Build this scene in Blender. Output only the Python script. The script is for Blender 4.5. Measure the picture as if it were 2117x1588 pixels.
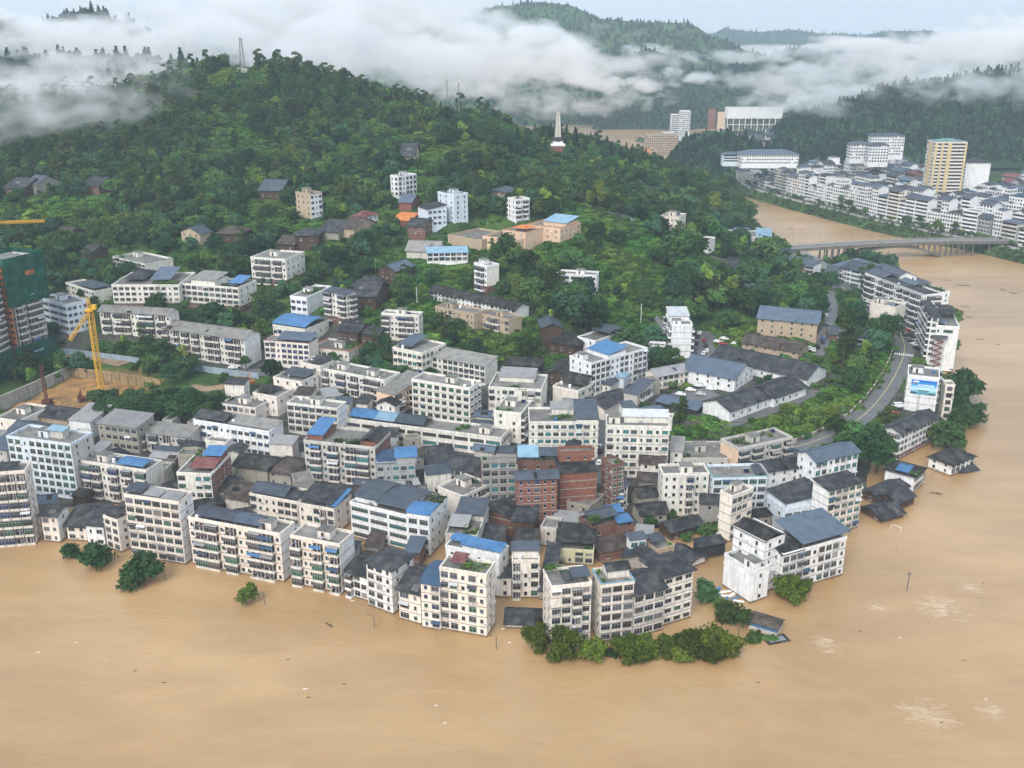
import bpy, math, random
import numpy as np
from mathutils import Vector, Matrix
R = random.Random(7)
rng = np.random.default_rng(7)
for o in list(bpy.data.objects): bpy.data.objects.remove(o)
sc = bpy.context.scene
COL = sc.collection
# ---------------------------------------------------------------- camera
F, CX, CY, PIT, H = 2080.0, 1058.5, 794.0, math.radians(19.0), 158.0
SP, CP = math.sin(PIT), math.cos(PIT)
cam_d = bpy.data.cameras.new('camera'); cam = bpy.data.objects.new('camera', cam_d); COL.objects.link(cam)
cam_d.sensor_width = 36.0; cam_d.lens = 36.0 * F / 2117.0; cam_d.clip_start = 1.0; cam_d.clip_end = 20000
cam.location = (0, 0, H); cam.rotation_euler = (math.radians(90) - PIT, 0, 0); sc.camera = cam
def fac(py): return SP + CP * (py - CY) / F
def P(px, py, z=0.0):                       # photo pixel + height -> point
    Z = (H - z) / fac(py)
    return Vector(((px - CX) / F * Z, Z * CP - Z * (py - CY) / F * SP, z))
def PZ(px, py, Z):                          # photo pixel + depth -> point
    return Vector(((px - CX) / F * Z, Z * CP - Z * (py - CY) / F * SP, H - Z * fac(py)))
def proj(p):
    dz = p[2] - H; Z = p[1] * CP - dz * SP; v = -(p[1] * SP + dz * CP)
    return CX + F * p[0] / Z, CY + F * v / Z, Z
def projA(X, Y, z):
    dz = z - H; Z = Y * CP - dz * SP; v = -(Y * SP + dz * CP)
    return CX + F * X / Z, CY + F * v / Z, Z
# ---------------------------------------------------------------- sky and light
w = bpy.data.worlds.new('World'); sc.world = w; w.use_nodes = True
nt = w.node_tree; nt.nodes.clear()
SUN_EL, SUN_AZ = math.radians(44), math.radians(205)      # behind the camera, a little to the left
sky = nt.nodes.new('ShaderNodeTexSky'); sky.sky_type = 'NISHITA'; sky.sun_disc = False
sky.sun_elevation = SUN_EL; sky.sun_rotation = SUN_AZ; sky.air_density = 1.0; sky.dust_density = 6.0; sky.ozone_density = 1.0
bg1 = nt.nodes.new('ShaderNodeBackground'); bg1.inputs['Strength'].default_value = 0.05
bg2 = nt.nodes.new('ShaderNodeBackground'); bg2.inputs['Color'].default_value = (0.80, 0.885, 0.97, 1); bg2.inputs['Strength'].default_value = 0.66
add = nt.nodes.new('ShaderNodeAddShader'); out = nt.nodes.new('ShaderNodeOutputWorld')
nt.links.new(sky.outputs[0], bg1.inputs['Color']); nt.links.new(bg1.outputs[0], add.inputs[0])
nt.links.new(bg2.outputs[0], add.inputs[1]); nt.links.new(add.outputs[0], out.inputs['Surface'])
sd = bpy.data.lights.new('sun', 'SUN'); sd.energy = 1.5; sd.angle = math.radians(30); sd.color = (1.0, 0.97, 0.93)
so = bpy.data.objects.new('sun', sd); COL.objects.link(so); so.location = (0, -50, 400)
sdir = Vector((math.sin(SUN_AZ) * math.cos(SUN_EL), math.cos(SUN_AZ) * math.cos(SUN_EL), math.sin(SUN_EL)))
so.rotation_euler = sdir.to_track_quat('Z', 'Y').to_euler()
vs = sc.view_settings; vs.view_transform = 'Standard'; vs.look = 'None'; vs.gamma = 1; vs.exposure = 0.60; vs.use_curve_mapping = False
sc.render.engine = 'CYCLES'
cy = sc.cycles
cy.max_bounces = 8; cy.diffuse_bounces = 3; cy.glossy_bounces = 2; cy.transmission_bounces = 2; cy.transparent_max_bounces = 8
cy.volume_bounces = 6; cy.use_denoising = True; cy.use_adaptive_sampling = True; cy.adaptive_threshold = 0.02
cy.caustics_reflective = False; cy.caustics_refractive = False
try: cy.denoiser = 'OPENIMAGEDENOISE'
except Exception: pass
# ---------------------------------------------------------------- materials
MATS = {}
def nodes(m): return m.node_tree.nodes, m.node_tree.links
def mat(name, col, rough=0.8, spec=0.3, metal=0.0, var=0.0, nscale=0.4, stain=0.0, stain_col=(0.09, 0.085, 0.075), bump=0.0, streak=True, wave=0.0, rnd=0.0):
    if name in MATS: return MATS[name]
    m = bpy.data.materials.new(name); m.use_nodes = True; n, l = nodes(m); n.clear()
    o = n.new('ShaderNodeOutputMaterial'); b = n.new('ShaderNodeBsdfPrincipled'); l.new(b.outputs[0], o.inputs[0])
    b.inputs['Roughness'].default_value = rough; b.inputs['Specular IOR Level'].default_value = spec; b.inputs['Metallic'].default_value = metal
    c = n.new('ShaderNodeRGB'); c.outputs[0].default_value = (*col, 1); cur = c.outputs[0]
    tc = n.new('ShaderNodeTexCoord'); oi = n.new('ShaderNodeObjectInfo')
    ad = n.new('ShaderNodeVectorMath'); ad.operation = 'MULTIPLY_ADD'; ad.inputs[1].default_value = (1, 1, 1)
    l.new(tc.outputs['Object'], ad.inputs[0])
    cr = n.new('ShaderNodeCombineXYZ'); mu = n.new('ShaderNodeMath'); mu.operation = 'MULTIPLY'; mu.inputs[1].default_value = 91.0
    l.new(oi.outputs['Random'], mu.inputs[0]); l.new(mu.outputs[0], cr.inputs[0]); l.new(mu.outputs[0], cr.inputs[1]); l.new(cr.outputs[0], ad.inputs[2])
    if var:
        t = n.new('ShaderNodeTexNoise'); t.inputs['Scale'].default_value = nscale; t.inputs['Detail'].default_value = 5; l.new(ad.outputs[0], t.inputs['Vector'])
        mr = n.new('ShaderNodeMapRange'); mr.inputs[1].default_value = 0.3; mr.inputs[2].default_value = 0.7; mr.inputs[3].default_value = 1 - var; mr.inputs[4].default_value = 1 + var
        l.new(t.outputs[0], mr.inputs[0])
        mx = n.new('ShaderNodeMix'); mx.data_type = 'RGBA'; mx.blend_type = 'MULTIPLY'; mx.inputs[0].default_value = 1
        l.new(cur, mx.inputs[6]); l.new(mr.outputs[0], mx.inputs[7]); cur = mx.outputs[2]
    if rnd:
        mr = n.new('ShaderNodeMapRange'); mr.inputs[3].default_value = 1 - rnd; mr.inputs[4].default_value = 1 + rnd; l.new(oi.outputs['Random'], mr.inputs[0])
        mx = n.new('ShaderNodeMix'); mx.data_type = 'RGBA'; mx.blend_type = 'MULTIPLY'; mx.inputs[0].default_value = 1
        l.new(cur, mx.inputs[6]); l.new(mr.outputs[0], mx.inputs[7]); cur = mx.outputs[2]
    if stain:
        mp = n.new('ShaderNodeMapping'); mp.inputs['Scale'].default_value = (1.5, 1.5, 0.17) if streak else (0.35, 0.35, 0.35); l.new(ad.outputs[0], mp.inputs[0])
        t = n.new('ShaderNodeTexNoise'); t.inputs['Scale'].default_value = 1.0; t.inputs['Detail'].default_value = 6; t.inputs['Roughness'].default_value = 0.7; l.new(mp.outputs[0], t.inputs['Vector'])
        mr = n.new('ShaderNodeMapRange'); mr.inputs[1].default_value = 0.47; mr.inputs[2].default_value = 0.76; mr.inputs[3].default_value = 0; mr.inputs[4].default_value = min(.95, stain * 1.35); l.new(t.outputs[0], mr.inputs[0])
        mx = n.new('ShaderNodeMix'); mx.data_type = 'RGBA'; l.new(mr.outputs[0], mx.inputs[0]); l.new(cur, mx.inputs[6]); mx.inputs[7].default_value = (*stain_col, 1); cur = mx.outputs[2]
    l.new(cur, b.inputs['Base Color'])
    if wave:
        t = n.new('ShaderNodeTexWave'); t.inputs['Scale'].default_value = wave; l.new(tc.outputs['Object'], t.inputs['Vector'])
        bp = n.new('ShaderNodeBump'); bp.inputs['Strength'].default_value = 0.35; bp.inputs['Distance'].default_value = 0.1; l.new(t.outputs[0], bp.inputs['Height']); l.new(bp.outputs[0], b.inputs['Normal'])
    elif bump:
        t = n.new('ShaderNodeTexNoise'); t.inputs['Scale'].default_value = 2.2; t.inputs['Detail'].default_value = 6; l.new(tc.outputs['Object'], t.inputs['Vector'])
        bp = n.new('ShaderNodeBump'); bp.inputs['Strength'].default_value = bump; bp.inputs['Distance'].default_value = 0.3; l.new(t.outputs[0], bp.inputs['Height']); l.new(bp.outputs[0], b.inputs['Normal'])
    MATS[name] = m
    return m
WALL = {'white': (0.78, 0.79, 0.80), 'cream': (0.77, 0.72, 0.65), 'pink': (0.76, 0.695, 0.63), 'ivory': (0.74, 0.72, 0.66), 'blue': (0.62, 0.70, 0.78), 'peach': (0.72, 0.53, 0.38),
        'grey': (0.36, 0.37, 0.37), 'old': (0.34, 0.32, 0.27), 'conc': (0.30, 0.29, 0.27), 'yel': (0.62, 0.50, 0.28), 'wood': (0.075, 0.045, 0.032), 'brick': (0.23, 0.095, 0.066),
        'dbrick': (0.17, 0.085, 0.065), 'tan': (0.45, 0.36, 0.26), 'ygreen': (0.55, 0.55, 0.36), 'black': (0.03, 0.032, 0.035), 'dirty': (0.55, 0.53, 0.49)}
STAIN = {'white': 0.40, 'cream': 0.44, 'pink': 0.42, 'ivory': 0.50, 'blue': 0.34, 'grey': 0.45, 'old': 0.42, 'dirty': 0.55, 'conc': .3}
def wallm(k): return mat('wall_' + k, WALL[k], 0.85, 0.2, var=0.10 if k not in ('brick', 'dbrick', 'wood') else 0.3, nscale=0.5 if k not in ('brick', 'dbrick') else 1.6, stain=STAIN.get(k, 0.35), rnd=0.05)
ROOF = {'dk': (0.031, 0.034, 0.041), 'bk': (0.020, 0.020, 0.021), 'gy': (0.060, 0.076, 0.100), 'bl': (0.062, 0.175, 0.36), 'db': (0.035, 0.075, 0.14), 'lg': (0.25, 0.255, 0.26), 'rd': (0.15, 0.05, 0.05),
        'or': (0.50, 0.17, 0.05), 'br': (0.055, 0.042, 0.036), 'fl': (0.22, 0.215, 0.205), 'lb': (0.21, 0.35, 0.46), 'wt': (0.55, 0.58, 0.61), 'tl': (0.12, 0.24, 0.24), 'sb': (0.085, 0.118, 0.165)}
def roofm(k):
    metal = k in ('gy', 'bl', 'db', 'lb', 'sb', 'wt', 'tl', 'lg')
    return mat('roof_' + k, ROOF[k], 0.58 if metal else 0.8, 0.25, var=0.3, nscale=0.35, stain=0.35 if metal else 0.4, stain_col=(0.05, 0.045, 0.04) if metal else (0.16, 0.155, 0.14),
               streak=False, wave=1.1 if metal or k == 'dk' else 0, bump=0.4, rnd=0.16)
M_FLAT = mat('roof_flat', (0.17, 0.165, 0.155), 0.55, 0.4, var=0.3, nscale=0.25, stain=0.75, stain_col=(0.07, 0.068, 0.06), streak=False, bump=0.3, rnd=0.2)
M_FRAME = mat('window_frame', (0.40, 0.41, 0.42), 0.5)
M_DARKF = mat('dark_frame', (0.12, 0.12, 0.12), 0.5)
GLASS = {}
for k, c in {'k': (0.018, 0.022, 0.027), 'g': (0.02, 0.075, 0.05), 't': (0.02, 0.13, 0.14), 'b': (0.015, 0.03, 0.10), 's': (0.06, 0.075, 0.09), 'c': (0.20, 0.18, 0.17), 'n': (0.035, 0.028, 0.024)}.items():
    GLASS[k] = mat('glass_' + k, c, 0.25 if k not in 'cn' else 0.7, 0.5, var=0.35, nscale=1.3, rnd=0.35)
M_SLAB = mat('balcony_slab', (0.66, 0.63, 0.58), 0.85, var=0.15, stain=0.5)
M_METAL = mat('metal_grey', (0.28, 0.29, 0.30), 0.5, metal=0.3, var=0.2)
M_STEEL = mat('steel_tank', (0.5, 0.52, 0.54), 0.3, metal=0.8)
M_WHITE = mat('white_paint', (0.75, 0.76, 0.77), 0.6, var=0.1)
M_AC = mat('air_con', (0.60, 0.60, 0.58), 0.6, var=0.15)
M_BARK = mat('bark', (0.07, 0.055, 0.04), 0.9, var=0.3)
M_ASPH = mat('asphalt', (0.115, 0.118, 0.122), 0.5, 0.4, var=0.2, nscale=0.12, stain=0.4, streak=False)
M_CONC = mat('concrete', (0.33, 0.32, 0.30), 0.85, var=0.22, nscale=0.3, stain=0.5, bump=0.2)
M_MUD = mat('mud_stain', (0.20, 0.145, 0.085), 0.6, var=0.4, nscale=0.8)
M_LINE = mat('band_line', (0.14, 0.10, 0.085), 0.8)
M_RLINE = mat('band_red', (0.24, 0.08, 0.07), 0.8)
# ---------------------------------------------------------------- mesh helpers
class MB:
    def __init__(s): s.v = []; s.f = []; s.m = []
    def add(s, vs, fs, mi=0):
        k = len(s.v); s.v += [tuple(p) for p in vs]; s.f += [tuple(i + k for i in f) for f in fs]; s.m += [mi] * len(fs)
    def box(s, x0, y0, z0, x1, y1, z1, mi=0, skip=''):
        v = [(x0, y0, z0), (x1, y0, z0), (x1, y1, z0), (x0, y1, z0), (x0, y0, z1), (x1, y0, z1), (x1, y1, z1), (x0, y1, z1)]
        fs = {'b': (0, 3, 2, 1), 't': (4, 5, 6, 7), 'f': (0, 1, 5, 4), 'r': (1, 2, 6, 5), 'k': (2, 3, 7, 6), 'l': (3, 0, 4, 7)}
        s.add(v, [f for k, f in fs.items() if k not in skip], mi)
    def bar(s, a, b, r, mi=0, n=4):
        a = Vector(a); b = Vector(b); d = (b - a)
        if d.length < 1e-6: return
        q = d.to_track_quat('Z', 'Y'); v = []
        for e in (a, b):
            for i in range(n):
                t = 2 * math.pi * (i + .5) / n; v.append(e + q @ Vector((r * math.cos(t), r * math.sin(t), 0)))
        s.add(v, [(i, (i + 1) % n, n + (i + 1) % n, n + i) for i in range(n)] + [tuple(range(n - 1, -1, -1)), tuple(range(n, 2 * n))], mi)
    def lathe(s, x, y, prof, n=10, mi=0):
        v = [(x + r * math.cos(2 * math.pi * i / n), y + r * math.sin(2 * math.pi * i / n), z) for r, z in prof for i in range(n)]
        fs = [(k * n + i, k * n + (i + 1) % n, (k + 1) * n + (i + 1) % n, (k + 1) * n + i) for k in range(len(prof) - 1) for i in range(n)]
        fs += [tuple(range(n - 1, -1, -1)), tuple((len(prof) - 1) * n + i for i in range(n))]
        s.add(v, fs, mi)
    def mesh(s, name, mats):
        me = bpy.data.meshes.new(name); me.from_pydata(s.v, [], s.f)
        for m in (mats if isinstance(mats, (list, tuple)) else [mats]): me.materials.append(m)
        if any(s.m): me.polygons.foreach_set('material_index', s.m)
        me.update(); return me
    def build(s, name, mats, parent=None, loc=(0, 0, 0), rz=0):
        return obj(name, s.mesh(name, mats), parent, loc, rz)
def obj(name, me, parent=None, loc=(0, 0, 0), rz=0):
    o = bpy.data.objects.new(name, me); COL.objects.link(o); o.location = loc
    if rz: o.rotation_euler = (0, 0, rz)
    if parent: o.parent = parent
    return o
def tag(o, label=None, cat=None, group=None, kind=None):
    if label: o['label'] = label
    if cat: o['category'] = cat
    if group: o['group'] = group
    if kind: o['kind'] = kind
    return o
def thing(name, label, cat, loc=(0, 0, 0), rz=0, group=None):
    return tag(obj(name, None, None, loc, rz), label, cat, group)
def copy_tree(o, parent=None):
    c = o.copy(); COL.objects.link(c); c.parent = parent
    for ch in list(o.children): copy_tree(ch, c)
    return c
# ---------------------------------------------------------------- facade pieces (shared meshes)
PIECE = {}
def window_mesh(w, h, g='k', kind='w'):
    w = round(w, 1); h = round(h, 1); key = (w, h, g, kind)
    if key in PIECE: return PIECE[key]
    b = MB(); a = w / 2; t = 0.06
    b.box(-a, -0.03, 0, a, 0.0, h, 1, 'k')
    for x in ((-a, -a + t), (a - t, a)): b.box(x[0], -0.09, 0, x[1], -0.03, h, 0, 'k')
    b.box(-a + t, -0.09, 0, a - t, -0.03, t, 0, 'k'); b.box(-a + t, -0.09, h - t, a - t, -0.03, h, 0, 'k')
    n = max(1, int(round(w / 0.9)))
    for i in range(1, n): x = -a + w * i / n; b.box(x - .022, -0.085, t, x + .022, -0.03, h - t, 0, 'k')
    if h > 1.3: b.box(-a + t, -0.08, h * .68, a - t, -0.03, h * .68 + .04, 0, 'k')
    b.box(-a - .1, -0.18, -0.1, a + .1, 0, -0.002, 2)
    if kind == 'e': b.box(-a - .15, -0.55, h + .05, a + .15, 0, h + .15, 2)
    if kind == 'cage':
        for i in range(7): x = -a + w * i / 6; b.box(x - .02, -0.56, -0.05, x + .02, -0.52, h + .05, 3)
        for z in (-0.05, h * .5, h): b.box(-a, -0.58, z, a, -0.50, z + .05, 3); b.box(-a, -.5, z, -a + .04, 0, z + .05, 3); b.box(a - .04, -.5, z, a, 0, z + .05, 3)
        b.box(-a - .05, -0.62, h + .06, a + .05, 0, h + .1, 3)
    me = b.mesh('window', [M_FRAME if g not in 'n' else M_DARKF, GLASS[g], M_SLAB, M_METAL]); PIECE[key] = me; return me
def balcony_mesh(w, fh, g, glazed, slab):
    w = round(w, 1); fh = round(fh, 2); key = (w, fh, g, glazed, slab, 'bal')
    if key in PIECE: return PIECE[key]
    b = MB(); a = w / 2; d = 1.45
    b.box(-a, -d, 0, a, 0, 0.16, 0)
    b.box(-a, -d, 0.16, a, -d + .12, .85, 0); b.box(-a, -d + .12, 0.16, -a + .12, 0, .85, 0); b.box(a - .12, -d + .12, 0.16, a, 0, .85, 0)
    if glazed:
        b.box(-a + .04, -d + .05, .85, a - .04, -d + .09, fh - .25, 1); b.box(-a + .05, -d + .09, .85, -a + .09, 0, fh - .25, 1); b.box(a - .09, -d + .09, .85, a - .05, 0, fh - .25, 1)
        n = max(2, int(w / .8))
        for i in range(n + 1): x = -a + .04 + (w - .08) * i / n; b.box(x - .03, -d + .01, .85, x + .03, -d + .05, fh - .25, 2)
        b.box(-a, -d, fh * .72, a, -d + .05, fh * .72 + .07, 2)
        b.box(-a - .1, -d - .15, fh - .25, a + .1, 0, fh - .13, 3)
    else:
        b.box(-a + .15, -0.04, .16, a - .15, 0, fh - .3, 1); b.box(-a * .3, -.07, .16, -a * .3 + .5, -.04, fh - .5, 2); b.box(a * .35, -.07, .16, a * .35 + .35, -.04, fh - .5, 2)
        b.box(-a + .3, -d + .3, .16, -a + .9, -d + .8, .8, 3)
        for i in range(int(w / .8)): b.box(-a + .3 + i * .7, -d + .16, fh - 1.35 + .2 * (i % 2), -a + .75 + i * .7, -d + .2, fh - .55, 4 + (i * 7 + int(w * 10)) % 3)
        b.box(-a, -d + .16, fh - .55, a, -d + .2, fh - .5, 3)
    me = b.mesh('balcony', [slab, GLASS[g], M_FRAME, M_METAL, GLASS['c'], roofm('db'), roofm('rd')]); PIECE[key] = me; return me
def awning_mesh(w, c):
    w = round(w, 1); key = (w, c, 'aw')
    if key in PIECE: return PIECE[key]
    b = MB(); a = w / 2
    b.add([(-a, 0, .55), (a, 0, .55), (a, -1.0, .05), (-a, -1.0, .05), (-a, 0, .50), (a, 0, .50), (a, -1.0, 0), (-a, -1.0, 0)], [(3, 2, 1, 0), (4, 5, 6, 7), (7, 6, 2, 3), (0, 4, 7, 3), (5, 1, 2, 6)])
    me = b.mesh('awning', [roofm(c)]); PIECE[key] = me; return me
def ac_mesh():
    if 'ac' in PIECE: return PIECE['ac']
    b = MB(); b.box(-.42, -.38, 0, .42, -.05, .6, 0); b.box(-.3, -.40, .1, .1, -.38, .5, 1); b.box(-.4, -.3, -.06, .4, 0, 0, 1)
    PIECE['ac'] = b.mesh('air_conditioner', [M_AC, M_METAL]); return PIECE['ac']
GL_DEF = 'kkkkknkkgsnc'
def facade(root, W, z0, n, fh, org, ang, code, rr, gl=GL_DEF, wc='white', small=False):
    """windows / balconies on one wall: org = local corner (left seen from outside), ang = rotation"""
    if code == '-' or n < 1 or W < 1.6: return
    ca, sa = math.cos(ang), math.sin(ang)
    def put(name, me, x, z, out=0.0):
        return obj(name, me, root, (org[0] + ca * x + sa * out, org[1] + sa * x - ca * out, z), ang)
    slab = M_SLAB if wc not in ('white', 'blue') else wallm(wc)
    if code == 'r':
        for f in range(n):
            k = max(1, int(round(W / 7))); ww = W / k
            for i in range(k): put('window', window_mesh(ww - .9, 1.5, rr.choice(gl)), (i + .5) * ww, z0 + f * fh + 1.0)
        return
    nc = max(1, int(round(W / (2.9 if code in 'wm' else 3.3))))
    if code == 's': nc = max(1, int(round(W / 5.0)))
    cw = W / nc; wf = rr.uniform(.68, .92); hz_ = rr.choice([1.5, 1.6, 1.7, 1.9])
    pat = []
    for i in range(nc):
        if code == 'bb': pat.append('b')
        elif code == 'm': pat.append(rr.choice('bwwqqW'))
        elif code == 'W': pat.append('W')
        elif code == 's': pat.append('q')
        elif code == 'e': pat.append('e')
        else: pat.append('w' if rr.random() > .24 else 'q')
    cols = [(t, (i + .5) * cw, cw) for i, t in enumerate(pat)]
    if code == 'b':
        k = max(1, int(round(W / 6.3))); s_ = W / k; cols = []
        for i in range(k):
            fl_ = rr.random() < .5
            cols += [('q' if fl_ else 'b', i * s_ + (.16 if fl_ else .34) * s_, s_ * (.32 if fl_ else .68)), ('b' if fl_ else 'q', i * s_ + (.66 if fl_ else .84) * s_, s_ * (.68 if fl_ else .32))]
    for f in range(n):
        for i, (t, x, cw) in enumerate(cols):
            z = z0 + f * fh
            if code in 'sm' and rr.random() < 0.08: continue
            g = rr.choice(gl)
            if t == 'b':
                gz = rr.random() < 0.55
                bo = put('balcony', balcony_mesh(min(cw - .25, 4.6), fh, (g if g not in 'cs' else 'k') if gz else rr.choice('nkn'), gz, slab), x, z - .1)
                if not small and rr.random() < .16: obj('awning', awning_mesh(min(cw - .1, 4.4), rr.choice(['wt', 'lg', 'wt', 'db', 'gy', 'dk', 'bl'])), bo, (0, -1.4, fh * .72))
            elif t == 'q':
                ww = min(cw * .5, rr.choice([.8, 1.0, 1.1])); put('window', window_mesh(ww, 1.3, g), x, z + 1.0)
            else:
                ww = min(cw * (wf if t != 'W' else .84), 2.9 if t == 'W' else 2.2); kd = 'e' if t == 'e' else ('cage' if (rr.random() < .16 and not small) else 'w')
                wo = put('window', window_mesh(ww, hz_ if t != 'W' else 1.8, g, kd), x, z + .9)
                if not small and rr.random() < .06: obj('awning', awning_mesh(ww + .5, rr.choice(['db', 'gy', 'wt', 'dk', 'db'])), wo, (0, 0, 1.5))
            if not small and t != 'b' and rr.random() < .14: put('air_conditioner', ac_mesh(), x + cw * .44, z + .75)
# ---------------------------------------------------------------- roofs
def roof_mb(W, D, kind, axis, ov=0.7, rise=None, th=0.14):
    """pitched roof over 0..W x 0..D, eave at z=0"""
    b = MB(); x0, x1, y0, y1 = -ov, W + ov, -ov, D + ov
    span = (y1 - y0) if axis == 'u' else (x1 - x0)
    r = rise if rise is not None else span * (.20 if kind in 'g' else .16)
    if kind == 'g' or kind == 'a' or kind == 's':
        if kind == 'g': prof = [(0, 0), (.5, r), (1, 0)]
        elif kind == 's': prof = [(0, 0), (1, r)]
        else: prof = [(i / 8, r * math.sin(math.pi * (.12 + .76 * i / 8)) - r * math.sin(math.pi * .12)) for i in range(9)]
        n = len(prof); v = []
        for e in (0, 1):
            for dz in (th, 0):
                for t, z in prof:
                    v.append((x0 + e * (x1 - x0), y0 + t * (y1 - y0), z + dz) if axis == 'u' else (x0 + t * (x1 - x0), y0 + e * (y1 - y0), z + dz))
        fs = []
        for i in range(n - 1):
            fs.append((i, 2 * n + i, 2 * n + i + 1, i + 1)); fs.append((n + i, n + i + 1, 3 * n + i + 1, 3 * n + i))
            fs.append((i, i + 1, n + i + 1, n + i)); fs.append((2 * n + i, 3 * n + i, 3 * n + i + 1, 2 * n + i + 1))
        fs.append((0, n, 3 * n, 2 * n)); fs.append((n - 1, 3 * n - 1, 4 * n - 1, 2 * n - 1))
        b.add(v, fs)
        if kind == 'g':                                            # ridge cap
            c = 0.5
            if axis == 'u': b.box(x0, (y0 + y1) / 2 - .2, r + th - .02, x1, (y0 + y1) / 2 + .2, r + th + .16)
            else: b.box((x0 + x1) / 2 - .2, y0, r + th - .02, (x0 + x1) / 2 + .2, y1, r + th + .16)
    else:                                                          # hip
        if axis == 'u': q = min((y1 - y0) / 2, (x1 - x0) * .42); ra, rb = (x0 + q, (y0 + y1) / 2, r), (x1 - q, (y0 + y1) / 2, r)
        else: q = min((x1 - x0) / 2, (y1 - y0) * .42); ra, rb = ((x0 + x1) / 2, y0 + q, r), ((x0 + x1) / 2, y1 - q, r)
        base = [(x0, y0, 0), (x1, y0, 0), (x1, y1, 0), (x0, y1, 0)]
        v = base + [(p[0], p[1], p[2] + th) for p in base] + [ra, rb]
        fs = [(3, 2, 1, 0)] + [(i, (i + 1) % 4, 4 + (i + 1) % 4, 4 + i) for i in range(4)]
        fs += [(4, 5, 9, 8), (5, 6, 9), (6, 7, 8, 9), (7, 4, 8)] if axis == 'u' else [(4, 5, 8), (5, 6, 9, 8), (6, 7, 9), (7, 4, 8, 9)]
        b.add(v, fs)
    return b, r
def gable_fill(W, D, kind, axis, r):
    out = []
    if kind in 'ga':
        prof = [(0, 0), (.5, r), (1, 0)] if kind == 'g' else [(i / 8, max(0, r * math.sin(math.pi * (.12 + .76 * i / 8)) - r * math.sin(math.pi * .12))) for i in range(9)]
        for e in (0, 1):
            b = MB(); out.append(b)
            if axis == 'u': v = [(e * W, t * D, z * .93) for t, z in prof]
            else: v = [(t * W, e * D, z * .93) for t, z in prof]
            b.add(v + [(p[0], p[1], -0.01) for p in v], [tuple(range(len(v) - 1, -1, -1)) + (len(v), 2 * len(v) - 1)] if False else [(i, i + 1, len(v) + i + 1, len(v) + i) for i in range(len(v) - 1)])
    elif kind == 's':
        b = MB(); out.append(b)
        if axis == 'u': b.add([(0, D, 0), (W, D, 0), (W, D, r * .95), (0, D, r * .95), (0, 0, 0), (W, 0, 0)], [(0, 1, 2, 3), (4, 0, 3), (5, 2, 1)])
        else: b.add([(W, 0, 0), (W, D, 0), (W, D, r * .95), (W, 0, r * .95), (0, 0, 0), (0, D, 0)], [(0, 1, 2, 3), (4, 0, 3), (5, 2, 1)])
    return out
LEAF = {}
def leafmat(name, col, var=0.35, hue=0.0):
    if name in LEAF: return LEAF[name]
    m = bpy.data.materials.new('leaf_' + name); m.use_nodes = True; n, l = nodes(m); n.clear()
    o = n.new('ShaderNodeOutputMaterial'); d = n.new('ShaderNodeBsdfDiffuse'); t = n.new('ShaderNodeBsdfTranslucent'); mx = n.new('ShaderNodeMixShader'); mx.inputs[0].default_value = 0.28
    tc = n.new('ShaderNodeNewGeometry'); oi = n.new('ShaderNodeObjectInfo')
    ns = n.new('ShaderNodeTexNoise'); ns.inputs['Scale'].default_value = 0.75; ns.inputs['Detail'].default_value = 6; ns.inputs['Roughness'].default_value = .7; l.new(tc.outputs['Position'], ns.inputs['Vector'])
    mr = n.new('ShaderNodeMapRange'); mr.inputs[1].default_value = 0.3; mr.inputs[2].default_value = 0.7; mr.inputs[3].default_value = 1 - var; mr.inputs[4].default_value = 1 + var * 1.3; l.new(ns.outputs[0], mr.inputs[0])
    m2 = n.new('ShaderNodeMapRange'); m2.inputs[3].default_value = 0.52; m2.inputs[4].default_value = 1.65; l.new(oi.outputs['Random'], m2.inputs[0])
    mm = n.new('ShaderNodeMath'); mm.operation = 'MULTIPLY'; l.new(mr.outputs[0], mm.inputs[0]); l.new(m2.outputs[0], mm.inputs[1])
    hs = n.new('ShaderNodeHueSaturation'); hs.inputs['Color'].default_value = (*col, 1); l.new(mm.outputs[0], hs.inputs['Value'])
    ns2 = n.new('ShaderNodeTexNoise'); ns2.inputs['Scale'].default_value = 0.03; l.new(tc.outputs['Position'], ns2.inputs['Vector'])
    m3 = n.new('ShaderNodeMapRange'); m3.inputs[1].default_value = .3; m3.inputs[2].default_value = .7; m3.inputs[3].default_value = 0.47; m3.inputs[4].default_value = 0.53; l.new(ns2.outputs[0], m3.inputs[0]); l.new(m3.outputs[0], hs.inputs['Hue'])
    for s in (d, t): l.new(hs.outputs[0], s.inputs['Color'])
    l.new(d.outputs[0], mx.inputs[1]); l.new(t.outputs[0], mx.inputs[2]); l.new(mx.outputs[0], o.inputs[0]); LEAF[name] = m; return m
def leaf_quads(C, N, S, seed=1, bend=0.5):
    """leaf clump quads at centres C with normals N and sizes S -> verts, faces"""
    g = np.random.default_rng(seed); k = len(C)
    t = g.normal(size=(k, 3)); t -= N * (t * N).sum(1, keepdims=True); t /= np.linalg.norm(t, axis=1, keepdims=True) + 1e-9; u = np.cross(N, t)
    S = S[:, None]; a = S * (.7 + .6 * g.random((k, 1))); c = S * (.45 + .5 * g.random((k, 1)))
    V = np.stack([C - t * a, C + u * c + N * a * bend * .3, C + t * a, C - u * c - N * a * bend * .3], 1).reshape(-1, 3)
    return V, np.arange(4 * k).reshape(-1, 4)
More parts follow.
